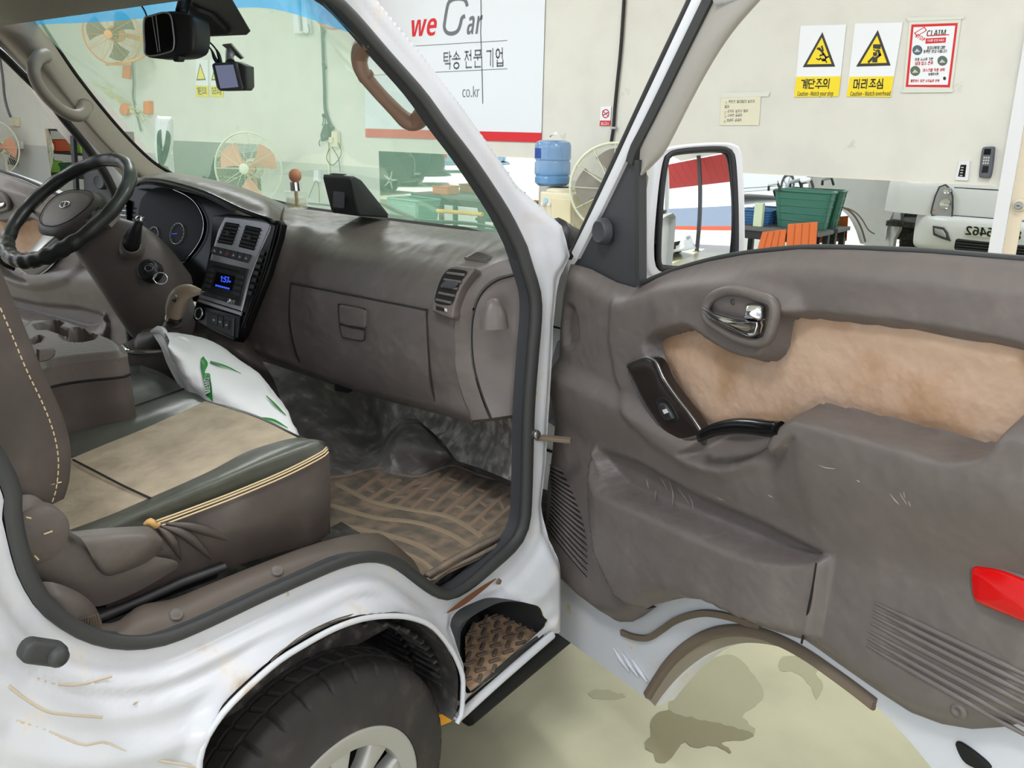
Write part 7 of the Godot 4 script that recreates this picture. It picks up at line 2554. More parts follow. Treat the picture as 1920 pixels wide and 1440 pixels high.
func papers() -> void:
	# red-bordered notice in a clear sleeve
	var c := sheet("notice", "white notice with a red border taped to the wall in a clear sleeve", "notice", "1705,35 1803,32 1785,170 1693,171", 0.006, M.tape_clear)
	ink("red_border", "1709,46 1796,43 1781,164 1698,163", 0.0066, M.ink_red, c)
	ink("notice_field", "1713,51 1791,48 1777,159 1703,159", 0.007, M.paper_white, c)
	ink_latin("CLAIM", 1737, 63, 11, 0.0075, M.ink_dark, c, 0.78, true)
	ink_latin("STOP", 1717, 66, 7, 0.0075, M.ink_red, c, 0.9, true, 0.0, -0.5)
	ink_line("stamp_box", ["1715,62 1733,51 1737,57 1719,68 1715,62"], 0.005, 0.0075, M.ink_red, c)
	ink_line("rule_line", ["1738,67 1779,65"], 0.006, 0.0075, M.ink_red, c)
	ink("red_pill", "1736,72 1774,70 1773,80 1735,82", 0.0075, M.ink_red, c)
	ink_hangul("도시를 함께 보세요", 1739, 74, 1771, 73, 0.0082, 0.14, M.paper_white, c, 1.2)
	for w in [["점검사항에 대한", 1739, 87, 1773, 86], ["정확한 안내 드립니다", 1732, 94, 1776, 93], ["이용 누수로 기한", 1716, 109, 1750, 108], ["상태 접수 완료", 1716, 116, 1750, 115], ["마스크를 착용 부탁", 1731, 129, 1772, 128], ["정품만사용", 1741, 137, 1760, 136], ["불편하신 점은 사무실로 연락", 1708, 149, 1762, 149]]:
		ink_hangul(w[0], w[1], w[2], w[3], w[4], 0.0075, 0.16, M.ink_red if w[2] in [116, 129, 149] else M.ink_dark, c, 1.3)
	for q in [[1720, 94], [1767, 114], [1716, 133]]:
		var s := ""
		for k in 16:
			s += "%f,%f " % [q[0] + cos(TAU * k / 16) * 9.5, q[1] + sin(TAU * k / 16) * 9.5]
		ink("round_picture", s, 0.0075, mat("picture_slate_%d" % q[1], Color(0.3, 0.38, 0.42).lerp(Color(0.35, 0.4, 0.3), (q[1] - 94) / 40.0), 0.5), c)
		ink("round_picture", "%f,%f %f,%f %f,%f" % [q[0] - 6, q[1] + 4, q[0] - 1, q[1] - 3, q[0] + 6, q[1] + 3], 0.0082, M.mark_pale, c)
	var ins := ""
	for k in 10:
		ins += "%f,%f " % [1771 + cos(TAU * k / 10) * 3, 147 + sin(TAU * k / 10) * 3.5]
	ink("round_mark", ins, 0.0078, M.ink_dark, c)
	for w in ["1699,33 1808,30 1806,36 1702,40", "1689,168 1788,166 1786,173 1690,174"]:
		ink("clear_tape", w, 0.009, M.tape_clear, c)
	# typed cream note
	var n := sheet("note", "small cream typed note taped to the wall left of the warning sheets", "note", "1353,178 1427,176 1423,235 1349,235", 0.006, M.paper_cream)
	for w in [["화번은 절대절대 놓치지", 1366, 188, 1416, 187, "1"], ["말자", 1359, 197, 1368, 197, ""], ["공격도 놓치지 말자", 1364, 206, 1403, 205, "2"], ["수박은 꿀꿀이", 1364, 214, 1392, 213, "3"], ["입베도 꿀꿀이", 1363, 223, 1391, 222, "4"]]:
		ink_hangul(w[0], w[1], w[2], w[3], w[4], 0.0068, 0.1, M.ink_grey, n, 1.1)
		if w[5] != "":
			ink_latin(w[5], w[1] - 6, w[2] + 5, 5, 0.0068, M.ink_grey, n, 1.0, false)
	ink("clear_tape", "1350,174 1443,172 1441,181 1350,183", 0.0075, M.tape_clear, n)
	# no-smoking sign
	var s := sheet("no_smoking_sign", "small red and white no-smoking sign beside the black cable", "sign", "1126,200 1146,199 1144,236 1124,236", 0.008, M.paper_white)
	ink("red_foot", "1125,226 1145,226 1144,236 1124,236", 0.0086, M.ink_red, s)
	var t := wall_t(0.009)
	var rc := pn(1135.5, 213, t.basis.z, t.origin)
	part("red_ring", tube(arc(rc, t.basis.x, t.basis.y, 0.032, 28), 0.004, 6, true), M.ink_red, s)
	ink_line("red_bar", ["1130,208 1141,218"], 0.007, 0.0095, M.ink_red, s)
	ink_line("cigarette", ["1131,216 1140,211"], 0.008, 0.009, M.ink_dark, s)
	ink_hangul("금연구역", 1127, 229, 1142, 229, 0.009, 0.16, M.paper_white, s, 1.2)


func cable(called: String, label: String, w: String, off: float, r: float, m: Material) -> Node3D:
	var p := on("x", WX - off, w)
	var o := thing(called, label, "cable", p[p.size() - 1])
	part("cable_run", tube(curve(p, 40), r, 8), m, o)
	return o

func plates_and_cables() -> void:
	var c := cable("wall_cable", "thick black cable running down the white wall right of the banner", "1173,-60 1170,0 1164,90 1158,150 1153,200 1150,240 1146,266", 0.018, 0.014, M.cable_black)
	part("cable_clip", box(px(1151, 240, WX - 0.02), Vector3(0.03, 0.02, 0.05), 0.004), M.silver, c, 50)
	var d := cable("wall_cable", "dark bundled cable hanging down the wall behind the windscreen to a plug adaptor", "600,30 604,60 606,110 608,160 609,200 612,215 618,232 625,241", 0.025, 0.016, M.dark_grey_plastic)
	for w in ["608,205 610,225 608,238", "606,214 606,228 604,236", "618,278 612,296 622,310 634,300 640,285 632,262 626,248", "622,275 634,296 638,322", "600,262 598,268 600,274"]:
		part("loose_wire", tube(curve(on("x", WX - 0.03, w), 20), 0.005, 6), M.cable_black, d)
	for w in ["604,50 607,60", "606,120 610,128", "606,216 612,219"]:
		part("cable_tie", tube(on("x", WX - 0.025, w), 0.02, 8), M.cable_black, d)
	var ad := thing("plug_adaptor", "black plug adaptor hanging on the wall beside the white socket", "adaptor", px(608, 248, WX - 0.04))
	part("adaptor_body", plate(flat("606,233 615,232 616,258 601,265 600,252", wall_t(0.06)), 0.05, 0.006, wall_t(0.06)), M.dark_grey_plastic, ad, 50)
	part("adaptor_lamp", box(px(607, 255, WX - 0.062), Vector3(0.004, 0.012, 0.012), 0.002), M.mark_pale, ad)
	var so := thing("wall_socket", "white surface socket on a conduit beside the black plug adaptor", "socket", px(627, 260, WX))
	part("socket_box", plate(flat("621,246 632,246 632,276 620,275", wall_t(0.05)), 0.045, 0.006, wall_t(0.05)), M.cream_plastic, so, 50)
	part("plug", plate(flat("616,257 623,257 622,268 615,267", wall_t(0.07)), 0.03, 0.005, wall_t(0.07)), M.cream_plastic, so, 50)
	part("conduit", tube(on("x", WX - 0.015, "614,262 616,300 618,335 619,360"), 0.011, 8), M.cream_plastic, so)
	var s2 := thing("wall_socket", "low white socket with two leads just above the dash near the scent bottle", "socket", px(592, 330, WX))
	part("socket_box", plate(flat("588,319 597,319 597,341 587,340", wall_t(0.04)), 0.035, 0.006, wall_t(0.04)), M.paper_white, s2, 50)
	part("lead", tube(curve(on("x", WX - 0.04, "592,338 586,352 579,370"), 10), 0.004, 6), M.cable_black, s2)
	part("lead", tube(curve(on("x", WX - 0.04, "594,338 598,352 599,380"), 10), 0.004, 6), M.cable_black, s2)
	var fx := thing("lamp_fitting", "grey metal strip fitting on the wall at the top of the windscreen", "fitting", px(563, 30, WX))
	part("fitting_tray", plate(flat("545,-40 570,-40 578,62 551,64", wall_t(0.06)), 0.055, 0.006, wall_t(0.06)), M.paper_white, fx, 50)
	part("fitting_tube", tube(on("x", WX - 0.075, "556,-40 564,58"), 0.016, 8), M.silver, fx)
	part("fitting_clip", tube(curve(on("x", WX - 0.09, "569,62 576,66 580,58 578,46"), 10), 0.006, 6), M.steel, fx)
	# left: cable down to the hooks, yellow cord and orange pieces
	cable("wall_cable", "grey cable hanging below the orange wall fan", "247,110 250,150 249,180 252,196 258,222 264,246", 0.03, 0.012, M.ink_grey)
	var rng := RandomNumberGenerator.new()
	rng.seed = 71
	var ro := thing("yellow_rope", "tangle of thin yellow rope hanging on the wall beside the driver's pillar", "rope", px(220, 190, WX - 0.04))
	for k in 5:
		var p := PackedVector3Array()
		var x := 178.0 + k * 12
		var y := 152.0 + k * 11
		for j in 7:
			p.append(px(x + j * 9 + rng.randf_range(-9, 9), y + j * 6 + rng.randf_range(-9, 9), WX - 0.03 - rng.randf() * 0.04))
		part("cord_loop", tube(curve(p, 40), 0.006, 6), mat("cord_yellow_%d" % k, Color(0.86, 0.78, 0.42), 0.7), ro)
	var ho := thing("wall_hook", "orange hook block on the wall below the orange fan, clear strap beside it", "hook", px(274, 202, WX))
	part("hook_block", plate(flat("268,190 278,189 279,213 269,214", wall_t(0.07)), 0.065, 0.008, wall_t(0.07)), M.orange_plastic, ho, 50)
	part("hook_strap", plate(flat("240,198 268,196 268,210 240,212", wall_t(0.03)), 0.02, 0.004, wall_t(0.03)), M.tape_clear, ho, 50)
	var h2 := thing("wall_hook", "rounded orange hook near the yellow cord on the wall", "hook", px(231, 206, WX))
	part("hook_block", plate(curve2(flat("226,196 234,195 238,204 236,214 228,216 223,208", wall_t(0.07)), 24, true), 0.065, 0.008, wall_t(0.07), 0.01), M.orange_plastic, h2, 50)
	# far left, through the driver's window
	cable("wall_cable", "thin cable seen through the driver's window running to a wall box", "-4,90 4,140 8,180 14,205 22,226", 0.02, 0.018, M.ink_grey)
	var bx := thing("wall_box", "small grey junction box seen through the driver's window", "box", px(24, 229, WX))
	part("box_body", plate(flat("18,220 30,221 30,237 18,236", wall_t(0.07)), 0.065, 0.008, wall_t(0.07)), M.cream_plastic, bx, 50)
	var b2 := thing("wall_socket", "white socket plate on the grey band seen through the driver's window", "socket", px(35, 272, WX))
	part("socket_box", plate(flat("31,265 39,265 39,279 31,279", wall_t(0.05)), 0.045, 0.006, wall_t(0.05)), M.paper_white, b2, 50)
	var ch := thing("charger", "black charger block with a looped lead hanging below the white socket", "charger", px(22, 302, WX))
	part("charger_body", plate(flat("16,294 24,296 24,310 14,308", wall_t(0.08)), 0.07, 0.008, wall_t(0.08)), M.cable_black, ch, 50)
	part("lead", tube(curve(on("x", WX - 0.05, "20,296 24,280 30,276 32,290 28,304 30,312"), 24), 0.009, 6), M.cable_black, ch)
	# switch plate and door phone by the door
	var sp := thing("switch_plate", "white light switch plate with four black keys beside the grey fingerprint reader", "switch", px(1803, 320, WX))
	part("plate", plate(flat("1797,302 1819,302 1815,339 1790,338", wall_t(0.012)), 0.011, 0.003, wall_t(0.012)), M.clean_white, sp, 50)
	part("key_field", plate(flat("1801,309 1812,309 1809,332 1796,331", wall_t(0.014)), 0.004, 0.001, wall_t(0.014)), M.gloss_black, sp, 50)
	for k in 4:
		var y := 313 + k * 5.0
		part("switch_key", plate(flat("%f,%f %f,%f %f,%f %f,%f" % [1802 - k * 0.8, y, 1807 - k * 0.8, y, 1806.6 - k * 0.8, y + 2, 1801.6 - k * 0.8, y + 2], wall_t(0.016)), 0.003, 0.0006, wall_t(0.016)), M.mark_pale, sp, 50)
	var rd := thing("fingerprint_reader", "slim grey wall keypad with a fingerprint window near the door", "keypad", px(1849, 305, WX))
	part("reader_body", plate(curve2(flat("1844,276 1861,275 1864,279 1861,310 1857,331 1853,334 1838,333 1835,329 1838,300 1841,280", wall_t(0.035)), 40, true), 0.033, 0.006, wall_t(0.035)), mat("reader_grey", Color(0.33, 0.34, 0.37), 0.4), rd, 50)
	part("reader_screen", plate(flat("1846,279 1858,279 1857,290 1844,290", wall_t(0.037)), 0.003, 0.001, wall_t(0.037)), M.gloss_black, rd, 50)
	part("finger_window", plate(flat("1843,311 1854,311 1852,324 1840,324", wall_t(0.037)), 0.003, 0.001, wall_t(0.037)), M.dark_gap, rd, 50)
	for r in 3:
		for k in 3:
			var x := 1844.0 + k * 4.3 - r * 0.9
			var y := 294.0 + r * 5.2
			part("reader_key", plate(flat("%f,%f %f,%f %f,%f %f,%f" % [x, y, x + 3, y, x + 2.6, y + 3.4, x - 0.4, y + 3.4], wall_t(0.038)), 0.003, 0.0008, wall_t(0.038)), M.mark_pale, rd, 50)


func water_dispenser() -> void:
	var X := 4.75
	var foot := px(1040, 400, X)
	var o := thing("water_dispenser", "cream water dispenser cabinet standing against the wall beside the windscreen pillar", "water dispenser", Vector3(X, 0, foot.z))
	var tl := px(1009, 358, X)
	var tr := px(1078, 366, X)
	var top := tl.y
	var body := rbox(Vector3(0.3, top - 0.02, 0.34), 0.02, true).moved(Transform3D(Basis.IDENTITY, Vector3(X + 0.15, (top + 0.02) * 0.5, (tl.z + tr.z) * 0.5)))
	part("cabinet", body, M.cream_plastic, o, 50)
	part("front_panel", box(Vector3(X - 0.012, top - 0.22, tr.z - 0.12), Vector3(0.03, 0.36, 0.2), 0.012), mat("warm_cream", Color(0.85, 0.81, 0.68), 0.45), o, 50)
	part("top_collar", lathe(PackedVector2Array([Vector2(0.1, 0.0), Vector2(0.13, 0.0), Vector2(0.125, 0.02), Vector2(0.1, 0.03)]), 32, Transform3D(Basis.IDENTITY, Vector3(X + 0.14, top, (tl.z + px(1035, 358, X).z) * 0.5 + 0.06))), M.cream_plastic, o, 40)
	for k in 2:
		part("tap", box(Vector3(X - 0.02, top - 0.1, tl.z + 0.07 + k * 0.07), Vector3(0.04, 0.03, 0.025), 0.006), M.clean_white, o, 50)
	part("label_disc", lathe(PackedVector2Array([Vector2(0, 0.002), Vector2(0.02, 0.002), Vector2(0.021, 0.0)]), 20, along(px(1023, 376, X - 0.003), Vector3(-1, 0, 0))), mat("pale_blue_label", Color(0.6, 0.78, 0.88), 0.5), o, 40)
	for s in [-1, 1]:
		part("foot", box(Vector3(X + 0.1, 0.01, (tl.z + tr.z) * 0.5 + s * 0.12), Vector3(0.2, 0.02, 0.04), 0.004), M.dark_grey_plastic, o, 50)
	var c := px(1035, 356, X + 0.14)
	c.y = top + 0.032
	var bt := thing("water_bottle", "big ribbed blue water bottle upturned on the cream dispenser", "water bottle", c)
	var H := px(1035, 263, X + 0.14).y - c.y
	var R := 0.5 * (px(1066, 310, X + 0.14).z - px(1004, 310, X + 0.14).z) * 0.86
	var pr := PackedVector2Array()
	for w in [[0.0, 0.35], [0.02, 0.8], [0.08, 0.97], [0.2, 0.98], [0.22, 0.94], [0.25, 0.94], [0.27, 1.0], [0.52, 1.0], [0.545, 0.95], [0.575, 0.95], [0.6, 1.01], [0.84, 1.01], [0.9, 1.0], [0.96, 0.93], [1.0, 0.7], [1.0, 0.0]]:
		pr.append(Vector2(R * w[1], H * w[0]))
	part("bottle_shell", lathe(pr, 48, Transform3D(Basis.IDENTITY, c)), mat("bottle_blue", Color(0.42, 0.62, 0.82), 0.18), bt, 40)
	M.bottle_blue.transparency = BaseMaterial3D.TRANSPARENCY_ALPHA
	M.bottle_blue.albedo_color.a = 0.62
	var pw := PackedVector2Array()
	for w in [[0.02, 0.0], [0.03, 0.75], [0.09, 0.92], [0.3, 0.93], [0.3, 0.0]]:
		pw.append(Vector2(R * w[1], H * w[0]))
	part("water", lathe(pw, 32, Transform3D(Basis.IDENTITY, c)), mat("water_blue", Color(0.5, 0.7, 0.88), 0.1), bt, 40)
	for w in [["1006,277 1023,278 1023,297 1005,296", Color(0.12, 0.28, 0.62)], ["1050,314 1063,314 1062,331 1049,331", Color(0.3, 0.52, 0.75)]]:
		var q := p2(w[0])
		var l := []
		for side_ in 2:
			var a := PackedVector3Array()
			for j in 5:
				var p: Vector2 = q[0].lerp(q[1], j / 4.0) if side_ == 0 else q[3].lerp(q[2], j / 4.0)
				var h := px(p.x, p.y, X + 0.05)
				var dz := clampf((h.z - c.z) / R, -0.97, 0.97)
				a.append(Vector3(c.x - sqrt(1.0 - dz * dz) * R * 1.015, h.y, c.z + dz * R * 1.015))
			l.append(a)
		part("bottle_label", loft(l, 6, 2), mat("label_%d" % int(q[0].x), w[1], 0.5), bt)
	var cap := thing("bottle_rag", "small crumpled white rag lying on top of the blue water bottle", "rag", c + Vector3(0, H, 0))
	part("rag_fold", loft([onv("x", "1030,255,4.84 1040,252,4.84 1054,255,4.84"), onv("x", "1032,258,4.87 1042,247,4.88 1052,256,4.87"), onv("x", "1032,256,4.92 1042,252,4.92 1054,256,4.92")], 10, 8), M.paper_white, cap)


func fan(called: String, label: String, c: Vector3, n: Vector3, r: float, cage: Material, blade: Material, blades: int, cap: Material, turns := 24, phase := 0.0) -> Node3D:
	var o := thing(called, label, "fan", c)
	var t := facing(c, n)
	var g := Geo.new()
	for k in turns:
		var f := (k + 1.0) / turns
		g.add(tube(arc(t.origin + t.basis.z * (0.09 * (1.0 - f * f) + 0.02), t.basis.x, t.basis.y, r * f, 40), 0.0022, 4, true))
	for k in 12:
		var a := TAU * k / 12
		var e := t.basis.x * cos(a) + t.basis.y * sin(a)
		g.add(tube(PackedVector3Array([c + t.basis.z * 0.11 + e * 0.05, c + t.basis.z * 0.09 + e * r * 0.5, c + t.basis.z * 0.02 + e * r]), 0.003, 4))
		g.add(tube(PackedVector3Array([c - t.basis.z * 0.11 + e * 0.05, c - t.basis.z * 0.09 + e * r * 0.5, c - t.basis.z * 0.01 + e * r]), 0.003, 4))
	var co := part("cage_wires", g, cage, o)
	co.set_meta("kind", "stuff")
	part("cage_hoop", tube(arc(c + t.basis.z * 0.006, t.basis.x, t.basis.y, r * 1.01, 56), 0.011, 8, true), cage, o)
	part("cage_cap", lathe(PackedVector2Array([Vector2(0, 0.128), Vector2(r * 0.12, 0.126), Vector2(r * 0.15, 0.118), Vector2(r * 0.15, 0.1)]), 24, along(c, n)), cap, o, 40)
	for k in blades:
		var a := TAU * k / blades + phase
		var L := []
		for j in 5:
			var w := a + (j - 2) * 0.26
			var row := PackedVector3Array()
			for q in 5:
				var rr := r * lerpf(0.16, 0.9 - 0.05 * absf(j - 2.0), q / 4.0)
				var ww := a + (w - a) * (0.5 + 0.6 * q / 4.0)
				row.append(c + (t.basis.x * cos(ww) + t.basis.y * sin(ww)) * rr + t.basis.z * ((j - 2) * 0.016))
			L.append(row)
		part("fan_blade", loft(L, 8, 8), blade, o)
	part("blade_hub", lathe(PackedVector2Array([Vector2(0, 0.05), Vector2(r * 0.15, 0.045), Vector2(r * 0.18, 0.02), Vector2(r * 0.18, -0.03)]), 24, along(c, n)), blade, o, 40)
	part("motor_housing", lathe(PackedVector2Array([Vector2(r * 0.2, -0.04), Vector2(r * 0.28, -0.08), Vector2(r * 0.28, -0.18), Vector2(r * 0.2, -0.24), Vector2(0, -0.25)]), 24, along(c, n)), cap, o, 40)
	return o

func fan_stand(o: Node3D, c: Vector3, n: Vector3, m: Material) -> void:
	var b := c - n.normalized() * 0.16
	part("stand_pole", tube(PackedVector3Array([Vector3(b.x, 0.04, b.z), Vector3(b.x, c.y - 0.1, b.z), b]), [0.024, 0.02, 0.024], 10), m, o)
	part("stand_base", lathe(PackedVector2Array([Vector2(0, 0.06), Vector2(0.05, 0.055), Vector2(0.2, 0.03), Vector2(0.22, 0.0)]), 32, Transform3D(Basis.IDENTITY, Vector3(b.x, 0, b.z))), m, o, 40)

func fans() -> void:
	mat("cage_cream", Color(0.86, 0.87, 0.78), 0.4)
	mat("cage_orange", Color(0.86, 0.58, 0.32), 0.45)
	mat("blade_clear_orange", Color(0.9, 0.6, 0.46), 0.35)
	mat("blade_dark", Color(0.16, 0.2, 0.2), 0.45)
	var c1 := px(466, 316, 4.8)
	var f1 := fan("pedestal_fan", "big cream pedestal fan with orange blades seen through the windscreen", c1, Vector3(-0.8, 0.02, 0.5), 0.385, M.cage_cream, M.blade_clear_orange, 3, M.cage_cream, 22, 0.5)
	fan_stand(f1, c1, Vector3(-0.8, 0.02, 0.5), M.coral_plastic)
	var c2 := px(1150, 352, 4.85)
	var f2 := fan("pedestal_fan", "cream pedestal fan beside the water dispenser, half hidden by the door frame", c2, Vector3(0.84, 0.0, -0.54), 0.33, M.cage_cream, mat("blade_grey", Color(0.52, 0.5, 0.46), 0.4), 4, M.blade_grey, 26)
	fan_stand(f2, c2, Vector3(0.84, 0, -0.54), M.cream_plastic)
	var c3 := px(210, 64, 4.95)
	var f3 := fan("wall_fan", "orange-framed wall fan with dark blades high behind the windscreen", c3, Vector3(-0.72, -0.1, 0.6), 0.37, M.cage_orange, M.blade_dark, 3, M.cage_orange, 22, 0.75)
	part("wall_bracket", tube(curve(PackedVector3Array([px(200, 121, 5.0), px(240, 116, 5.05), px(268, 106, 5.2), px(272, 92, WX)]), 16), 0.018, 8), M.cage_orange, f3)
	part("wall_bracket", plate(flat("230,122 244,122 242,148 228,146", wall_t(0.04)), 0.035, 0.006, wall_t(0.04)), M.orange_plastic, f3, 50)
	part("pull_rod", tube(PackedVector3Array([c3 - Vector3(-0.2, 0, 0), Vector3(WX, c3.y - 0.05, c3.z)]), 0.03, 8), M.cage_orange, f3)
	var c4 := px(622, 4, 4.95)
	var f4 := fan("wall_fan", "reddish wall fan cut off by the windscreen's top edge beside the pillar", c4, Vector3(-0.8, -0.1, 0.3), 0.24, mat("cage_pink", Color(0.82, 0.5, 0.45), 0.45), M.blade_clear_orange, 3, M.cage_pink, 14)
	part("pull_rod", tube(PackedVector3Array([c4, Vector3(WX, c4.y, c4.z)]), 0.03, 8), M.cage_pink, f4)
	var c5 := px(-6, 276, 5.0)
	var f5 := fan("pedestal_fan", "cream fan with orange blades at the picture's edge through the driver's window", c5, Vector3(-0.7, 0, 0.4), 0.42, M.cage_cream, M.blade_clear_orange, 3, M.cage_cream, 18)
	fan_stand(f5, c5, Vector3(-0.7, 0, 0.4), M.cream_plastic)


# an open plastic basket: rim, ribbed walls and a base
func basket(called: String, label: String, c: Vector3, w: float, d: float, h: float, turn: float, m: Material) -> Node3D:
	var o := thing(called, label, "basket", c)
	var f := Transform3D(Basis(Vector3.UP, turn), c)
	var rim := rect(-w / 2, -d / 2, w / 2, d / 2, 0.04)
	var low := rect(-w * 0.41, -d * 0.41, w * 0.41, d * 0.41, 0.04)
	var a := PackedVector3Array()
	var b := PackedVector3Array()
	for i in rim.size():
		a.append(f * Vector3(rim[i].x, h, rim[i].y))
		b.append(f * Vector3(low[i].x, 0.004, low[i].y))
	part("basket_rim", tube(a, 0.009, 8, true), m, o)
	part("basket_wall", loft([a, b], rim.size() * 2, 1, true, true), m, o, 60)
	var g := Geo.new()
	for k in 4:
		var l := PackedVector3Array()
		for i in a.size():
			l.append(a[i].lerp(b[i], 0.2 + k * 0.2) )
		g.add(tube(l, 0.0045, 5, true))
	part("basket_rib", g, m, o)
	for i in a.size():
		if i % 2 == 0:
			part("basket_rib", rod(a[i], b[i], 0.004, 5), m, o)
	part("basket_base", plate(low, 0.006, 0.001, Transform3D(Basis(Vector3.UP, turn) * Basis(Vector3(1, 0, 0), Vector3(0, 0, -1), Vector3(0, 1, 0)), c + Vector3(0, 0.008, 0))), m, o, 50)
	return o

func bench(label: String, z0: float, z1: float, y: float, x0: float) -> void:
	var o := thing("workbench", label, "table", Vector3((x0 + WX - 0.05) * 0.5, 0, (z0 + z1) * 0.5))
	part("bench_top", slab(Vector3(x0, y - 0.03, z0), Vector3(WX - 0.05, y, z1)), mat("bench_grey", Color(0.36, 0.37, 0.36), 0.6), o, 50)
	part("bench_rail", slab(Vector3(x0 + 0.02, y - 0.09, z0 + 0.02), Vector3(x0 + 0.05, y - 0.03, z1 - 0.02)), M.black_plastic, o, 50)
	for z in [z0 + 0.03, z1 - 0.06]:
		for x in [x0 + 0.02, WX - 0.1]:
			part("leg", slab(Vector3(x, 0, z), Vector3(x + 0.04, y - 0.03, z + 0.04)), M.black_plastic, o, 50)

func benches() -> void:
	mat("basket_green", Color(0.2, 0.42, 0.36), 0.35)
	mat("basket_teal", Color(0.4, 0.62, 0.56), 0.35)
	mat("basket_blue", Color(0.22, 0.42, 0.62), 0.4)
	mat("board_orange", Color(0.83, 0.42, 0.2), 0.5)
	# bench seen over the open door
	var x0 := 5.1
	var y0 := px(1400, 424, x0).y
	var za := px(1340, 424, x0).z
	var zb := px(1540, 424, x0).z
	bench("grey bench before the wall mirror, carrying a green and a blue basket", za, zb, y0, x0)
	var gc := px(1504, 420, x0 + 0.19)
	gc.y = y0
	var gb := basket("shopping_basket", "dark green shopping basket on the bench beyond the open door", gc, 0.42, 0.14, 0.26, PI / 2, M.basket_green)
	for q in [[1449, 344], [1511, 338]]:
		part("handle_grip", tube(PackedVector3Array([px(q[0] - 8, q[1] + 2, x0 + 0.1), px(q[0] + 10, q[1] - 2, x0 + 0.1)]), 0.014, 8), M.paper_white, gb)
		part("handle_bar", tube(curve(PackedVector3Array([px(q[0] - 8, q[1] + 14, x0 + 0.1), px(q[0] - 6, q[1] + 2, x0 + 0.1), px(q[0] + 8, q[1] - 1, x0 + 0.1), px(q[0] + 14, q[1] + 14, x0 + 0.1)]), 14), 0.009, 8), M.black_plastic, gb)
	var bc := px(1420, 420, x0 + 0.18)
	bc.y = y0
	basket("shopping_basket", "low blue basket on the bench left of the dark green one", bc, 0.24, 0.15, 0.105, PI / 2, M.basket_blue)
	var pt := thing("card_box", "tall pale green box standing on the bench before the blue basket", "box", px(1416, 424, x0 + 0.02))
	part("box_body", slab(Vector3(x0 + 0.02, y0, px(1409, 420, x0).z), Vector3(x0 + 0.06, px(1416, 381, x0).y, px(1425, 420, x0).z)), mat("pale_green", Color(0.78, 0.84, 0.72), 0.6), pt, 50)
	for w in [["orange board with a rough edge hanging off the bench front, left of the pair", "1429,435 1474,430 1469,470 1418,473"], ["taller orange board hanging off the bench front under the green basket", "1477,420 1532,416 1529,466 1473,470"]]:
		var t := Transform3D(Basis(Vector3(0, 0, 1), Vector3.UP, Vector3(-1, 0, 0)), Vector3(x0 - 0.01, 0, 0))
		var q := p2(w[1])
		var o := thing("hanging_board", w[0], "board", px(q[0].x, q[0].y, x0 - 0.01), "orange boards hanging off the bench")
		part("board_sheet", plate(flatp(q, t), 0.012, 0.003, t), M.board_orange, o, 50)
		for k in 3:
			var f := (k + 1) / 4.0
			part("board_groove", rod(px(lerpf(q[0].x, q[1].x, f), lerpf(q[0].y, q[1].y, f) + 2, x0 - 0.011), px(lerpf(q[3].x, q[2].x, f), lerpf(q[3].y, q[2].y, f) - 2, x0 - 0.011), 0.003, 5), mat("groove_orange", Color(0.72, 0.34, 0.15), 0.6), o)
	# bench seen through the windscreen
	x0 = 5.08
	y0 = px(860, 369, x0).y
	bench("dark bench seen low through the windscreen with a teal basket beside it", px(770, 369, x0).z, px(905, 371, x0).z, y0, x0)
	var tc := px(776, 402, x0 - 0.3)
	tc.y = y0 - 0.28
	var st := thing("stool", "low black stool under the teal basket seen through the windscreen", "stool", Vector3(tc.x, 0, tc.z))
	part("stool_top", box(Vector3(tc.x, tc.y - 0.02, tc.z), Vector3(0.3, 0.03, 0.42), 0.01), M.black_plastic, st, 50)
	for k in 4:
		part("leg", box(Vector3(tc.x + (0.12 if k % 2 else -0.12), (tc.y - 0.03) * 0.5, tc.z + (0.17 if k > 1 else -0.17)), Vector3(0.03, tc.y - 0.03, 0.03), 0.006), M.black_plastic, st, 50)
	basket("shopping_basket", "pale teal shopping basket seen through the windscreen beside the wipers", tc, 0.46, 0.3, 0.26, PI / 2 - 0.1, M.basket_teal)
	var oc := px(836, 364, x0 + 0.12)
	oc.y = y0
	var ob := thing("orange_crate", "small orange crate standing on the dark bench behind the windscreen", "crate", oc)
	part("crate_wall", rbox(Vector3(0.17, 0.075, 0.2), 0.012, true).moved(Transform3D(Basis.IDENTITY, oc + Vector3(0, 0.038, 0))), M.board_orange, ob, 50)
	part("crate_rim", tube(PackedVector3Array([oc + Vector3(-0.085, 0.075, -0.1), oc + Vector3(0.085, 0.075, -0.1), oc + Vector3(0.085, 0.075, 0.1), oc + Vector3(-0.085, 0.075, 0.1)]), 0.008, 6, true), M.board_orange, ob)
	var yp := thing("yellow_bar", "yellow pole lying low before the mirror behind the wipers", "bar", px(860, 397, 4.7))
	part("pole_tube", tube(PackedVector3Array([px(820, 395, 4.7), px(905, 402, 4.7)]), 0.018, 10), mat("pole_yellow", Color(0.85, 0.68, 0.28), 0.5), yp)
	part("pole_stand", tube(PackedVector3Array([px(828, 396, 4.7), Vector3(4.7, 0, px(828, 396, 4.7).z)]), 0.014, 8), M.black_plastic, yp)
	part("pole_stand", tube(PackedVector3Array([px(898, 401, 4.7), Vector3(4.7, 0, px(898, 401, 4.7).z)]), 0.014, 8), M.black_plastic, yp)

